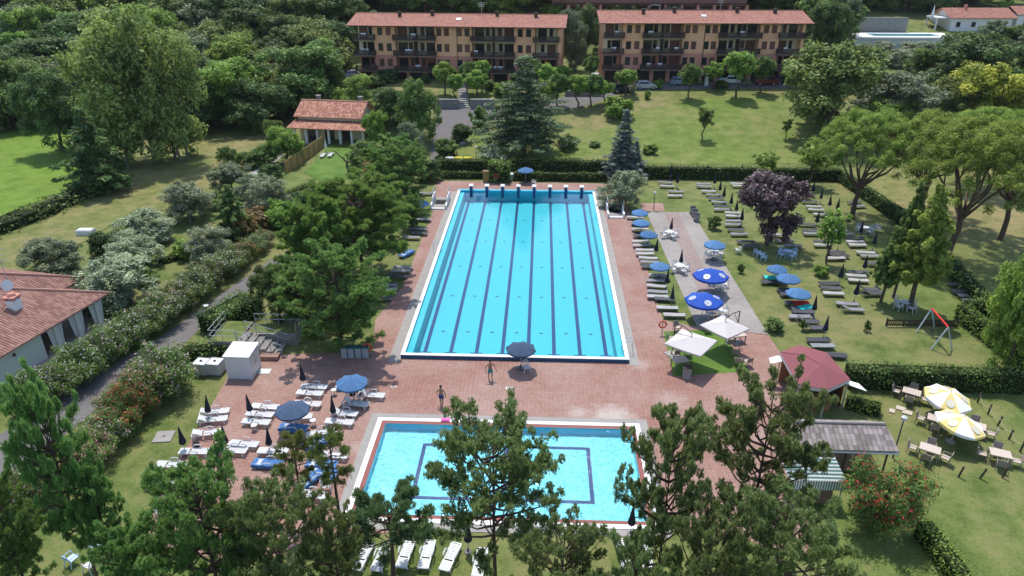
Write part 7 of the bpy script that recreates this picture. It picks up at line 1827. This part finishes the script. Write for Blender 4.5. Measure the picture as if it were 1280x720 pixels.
# ------------------------------------------------------------------ the wooded hill: every tree a tree
fr = random.Random(21)
ROWS = [('front edge of the left wood', 160, [(-40, 100, 46), (225, 345, 38)]), ('row behind the front edge of left wood', 140, [(-20, 420, 40)]), ('middle row of the left wood', 118, [(-20, 380, 42)]), ('upper middle row of the left wood', 96, [(-10, 420, 42)]),
        ('upper row of the left wood', 76, [(-15, 440, 42)]), ('high row of the left wood', 58, [(-10, 430, 40)]), ('higher row of the left wood', 42, [(-15, 430, 38)]), ('second highest row of the hillside wood', 28, [(-10, 445, 36), (1028, 1060, 36)]),
        ('top row of the hillside wood', 15, [(-10, 740, 34), (940, 1175, 32)]), ('skyline row of the hillside wood', 4, [(-10, 700, 32), (905, 1295, 32)]), ('hidden skyline row at the very top', -9, [(-10, 1290, 34)]), ('left edge wood beside second block', 52, [(1030, 1060, 36)])]
KW = ['deep_tree', 'deep_tree', 'mid_tree', 'mid_tree', 'olive_tree_wild', 'grey_tree', 'deep_tree', 'light_tree']
ADJ = {'deep_tree': 'dark green', 'mid_tree': 'mid green', 'olive_tree_wild': 'olive-green', 'grey_tree': 'grey-green', 'light_tree': 'fresh green'}
for where, by, spans in ROWS:
    i = 0
    for x0, x1, st in spans:
        x = x0
        while x < x1:
            px = x + fr.uniform(-8, 8); py = by + fr.uniform(-4, 4); x += st * fr.uniform(.8, 1.2)
            if 240 < px < 322 and -4 < py < 26: continue
            p, t = G(px, py); k = fr.choice(KW); H = fr.uniform(8.0, 12.5); W = H * fr.uniform(.95, 1.2)
            L = TREES[k]
            put_tree(L[fr.randrange(len(L))], p, H, W, f'{ADJ[k]} tree, {ORD[i] if i < 40 else "far right"} from left in the {where}', 'tree', 'tree', 'trees of the hillside wood'); i += 1

# ------------------------------------------------------------------ camera, light
cam = bpy.data.cameras.new('camera'); co = bpy.data.objects.new('camera', cam); COL.objects.link(co)
cam.sensor_width = 36; cam.lens = 36 * FPX / 1280; cam.clip_end = 3000; cam.clip_start = .5
co.location = (0, 0, CAMH); co.rotation_euler = (PI / 2 - PITCH, 0, YAW)
scene.camera = co
SUN_EL = R(66); AZ = R(-13)           # the sun stands beyond the pool, a little to the left
sd = Vector((math.sin(AZ) * math.cos(SUN_EL), math.cos(AZ) * math.cos(SUN_EL), math.sin(SUN_EL)))
su = bpy.data.lights.new('sun', 'SUN'); su.energy = 2.7; su.angle = R(.55); su.color = (1.0, .955, .88)
so = bpy.data.objects.new('sun', su); COL.objects.link(so); so.rotation_euler = sd.to_track_quat('Z', 'Y').to_euler(); so.location = (0, 0, 80)
w = bpy.data.worlds.new('World'); scene.world = w; w.use_nodes = True; nt = w.node_tree
bg = nt.nodes['Background']; sky = nt.nodes.new('ShaderNodeTexSky'); sky.sky_type = 'NISHITA'; sky.sun_disc = False; sky.sun_elevation = SUN_EL; sky.sun_rotation = AZ; sky.altitude = 200
nt.links.new(sky.outputs[0], bg.inputs[0]); bg.inputs[1].default_value = 0.15
m = MB(); m.b2((-300, -62, -3), (300, 424, 130))
hz = NT('air'); pv = hz.add('ShaderNodeVolumePrincipled', ins={'Color': (0.80, 0.87, 1.0), 'Density': 0.00006, 'Anisotropy': 0.2}); hz.t.links.new(pv.outputs[0], hz.out.inputs['Volume'])
tag(m.build('haze', hz.mat), kind='stuff')
vs = scene.view_settings; vs.view_transform = 'Standard'; vs.look = 'None'; vs.exposure = 0.86; vs.gamma = 1.0; vs.use_curve_mapping = False
scene.cycles.max_bounces = 6; scene.cycles.transparent_max_bounces = 12; scene.cycles.use_adaptive_sampling = True
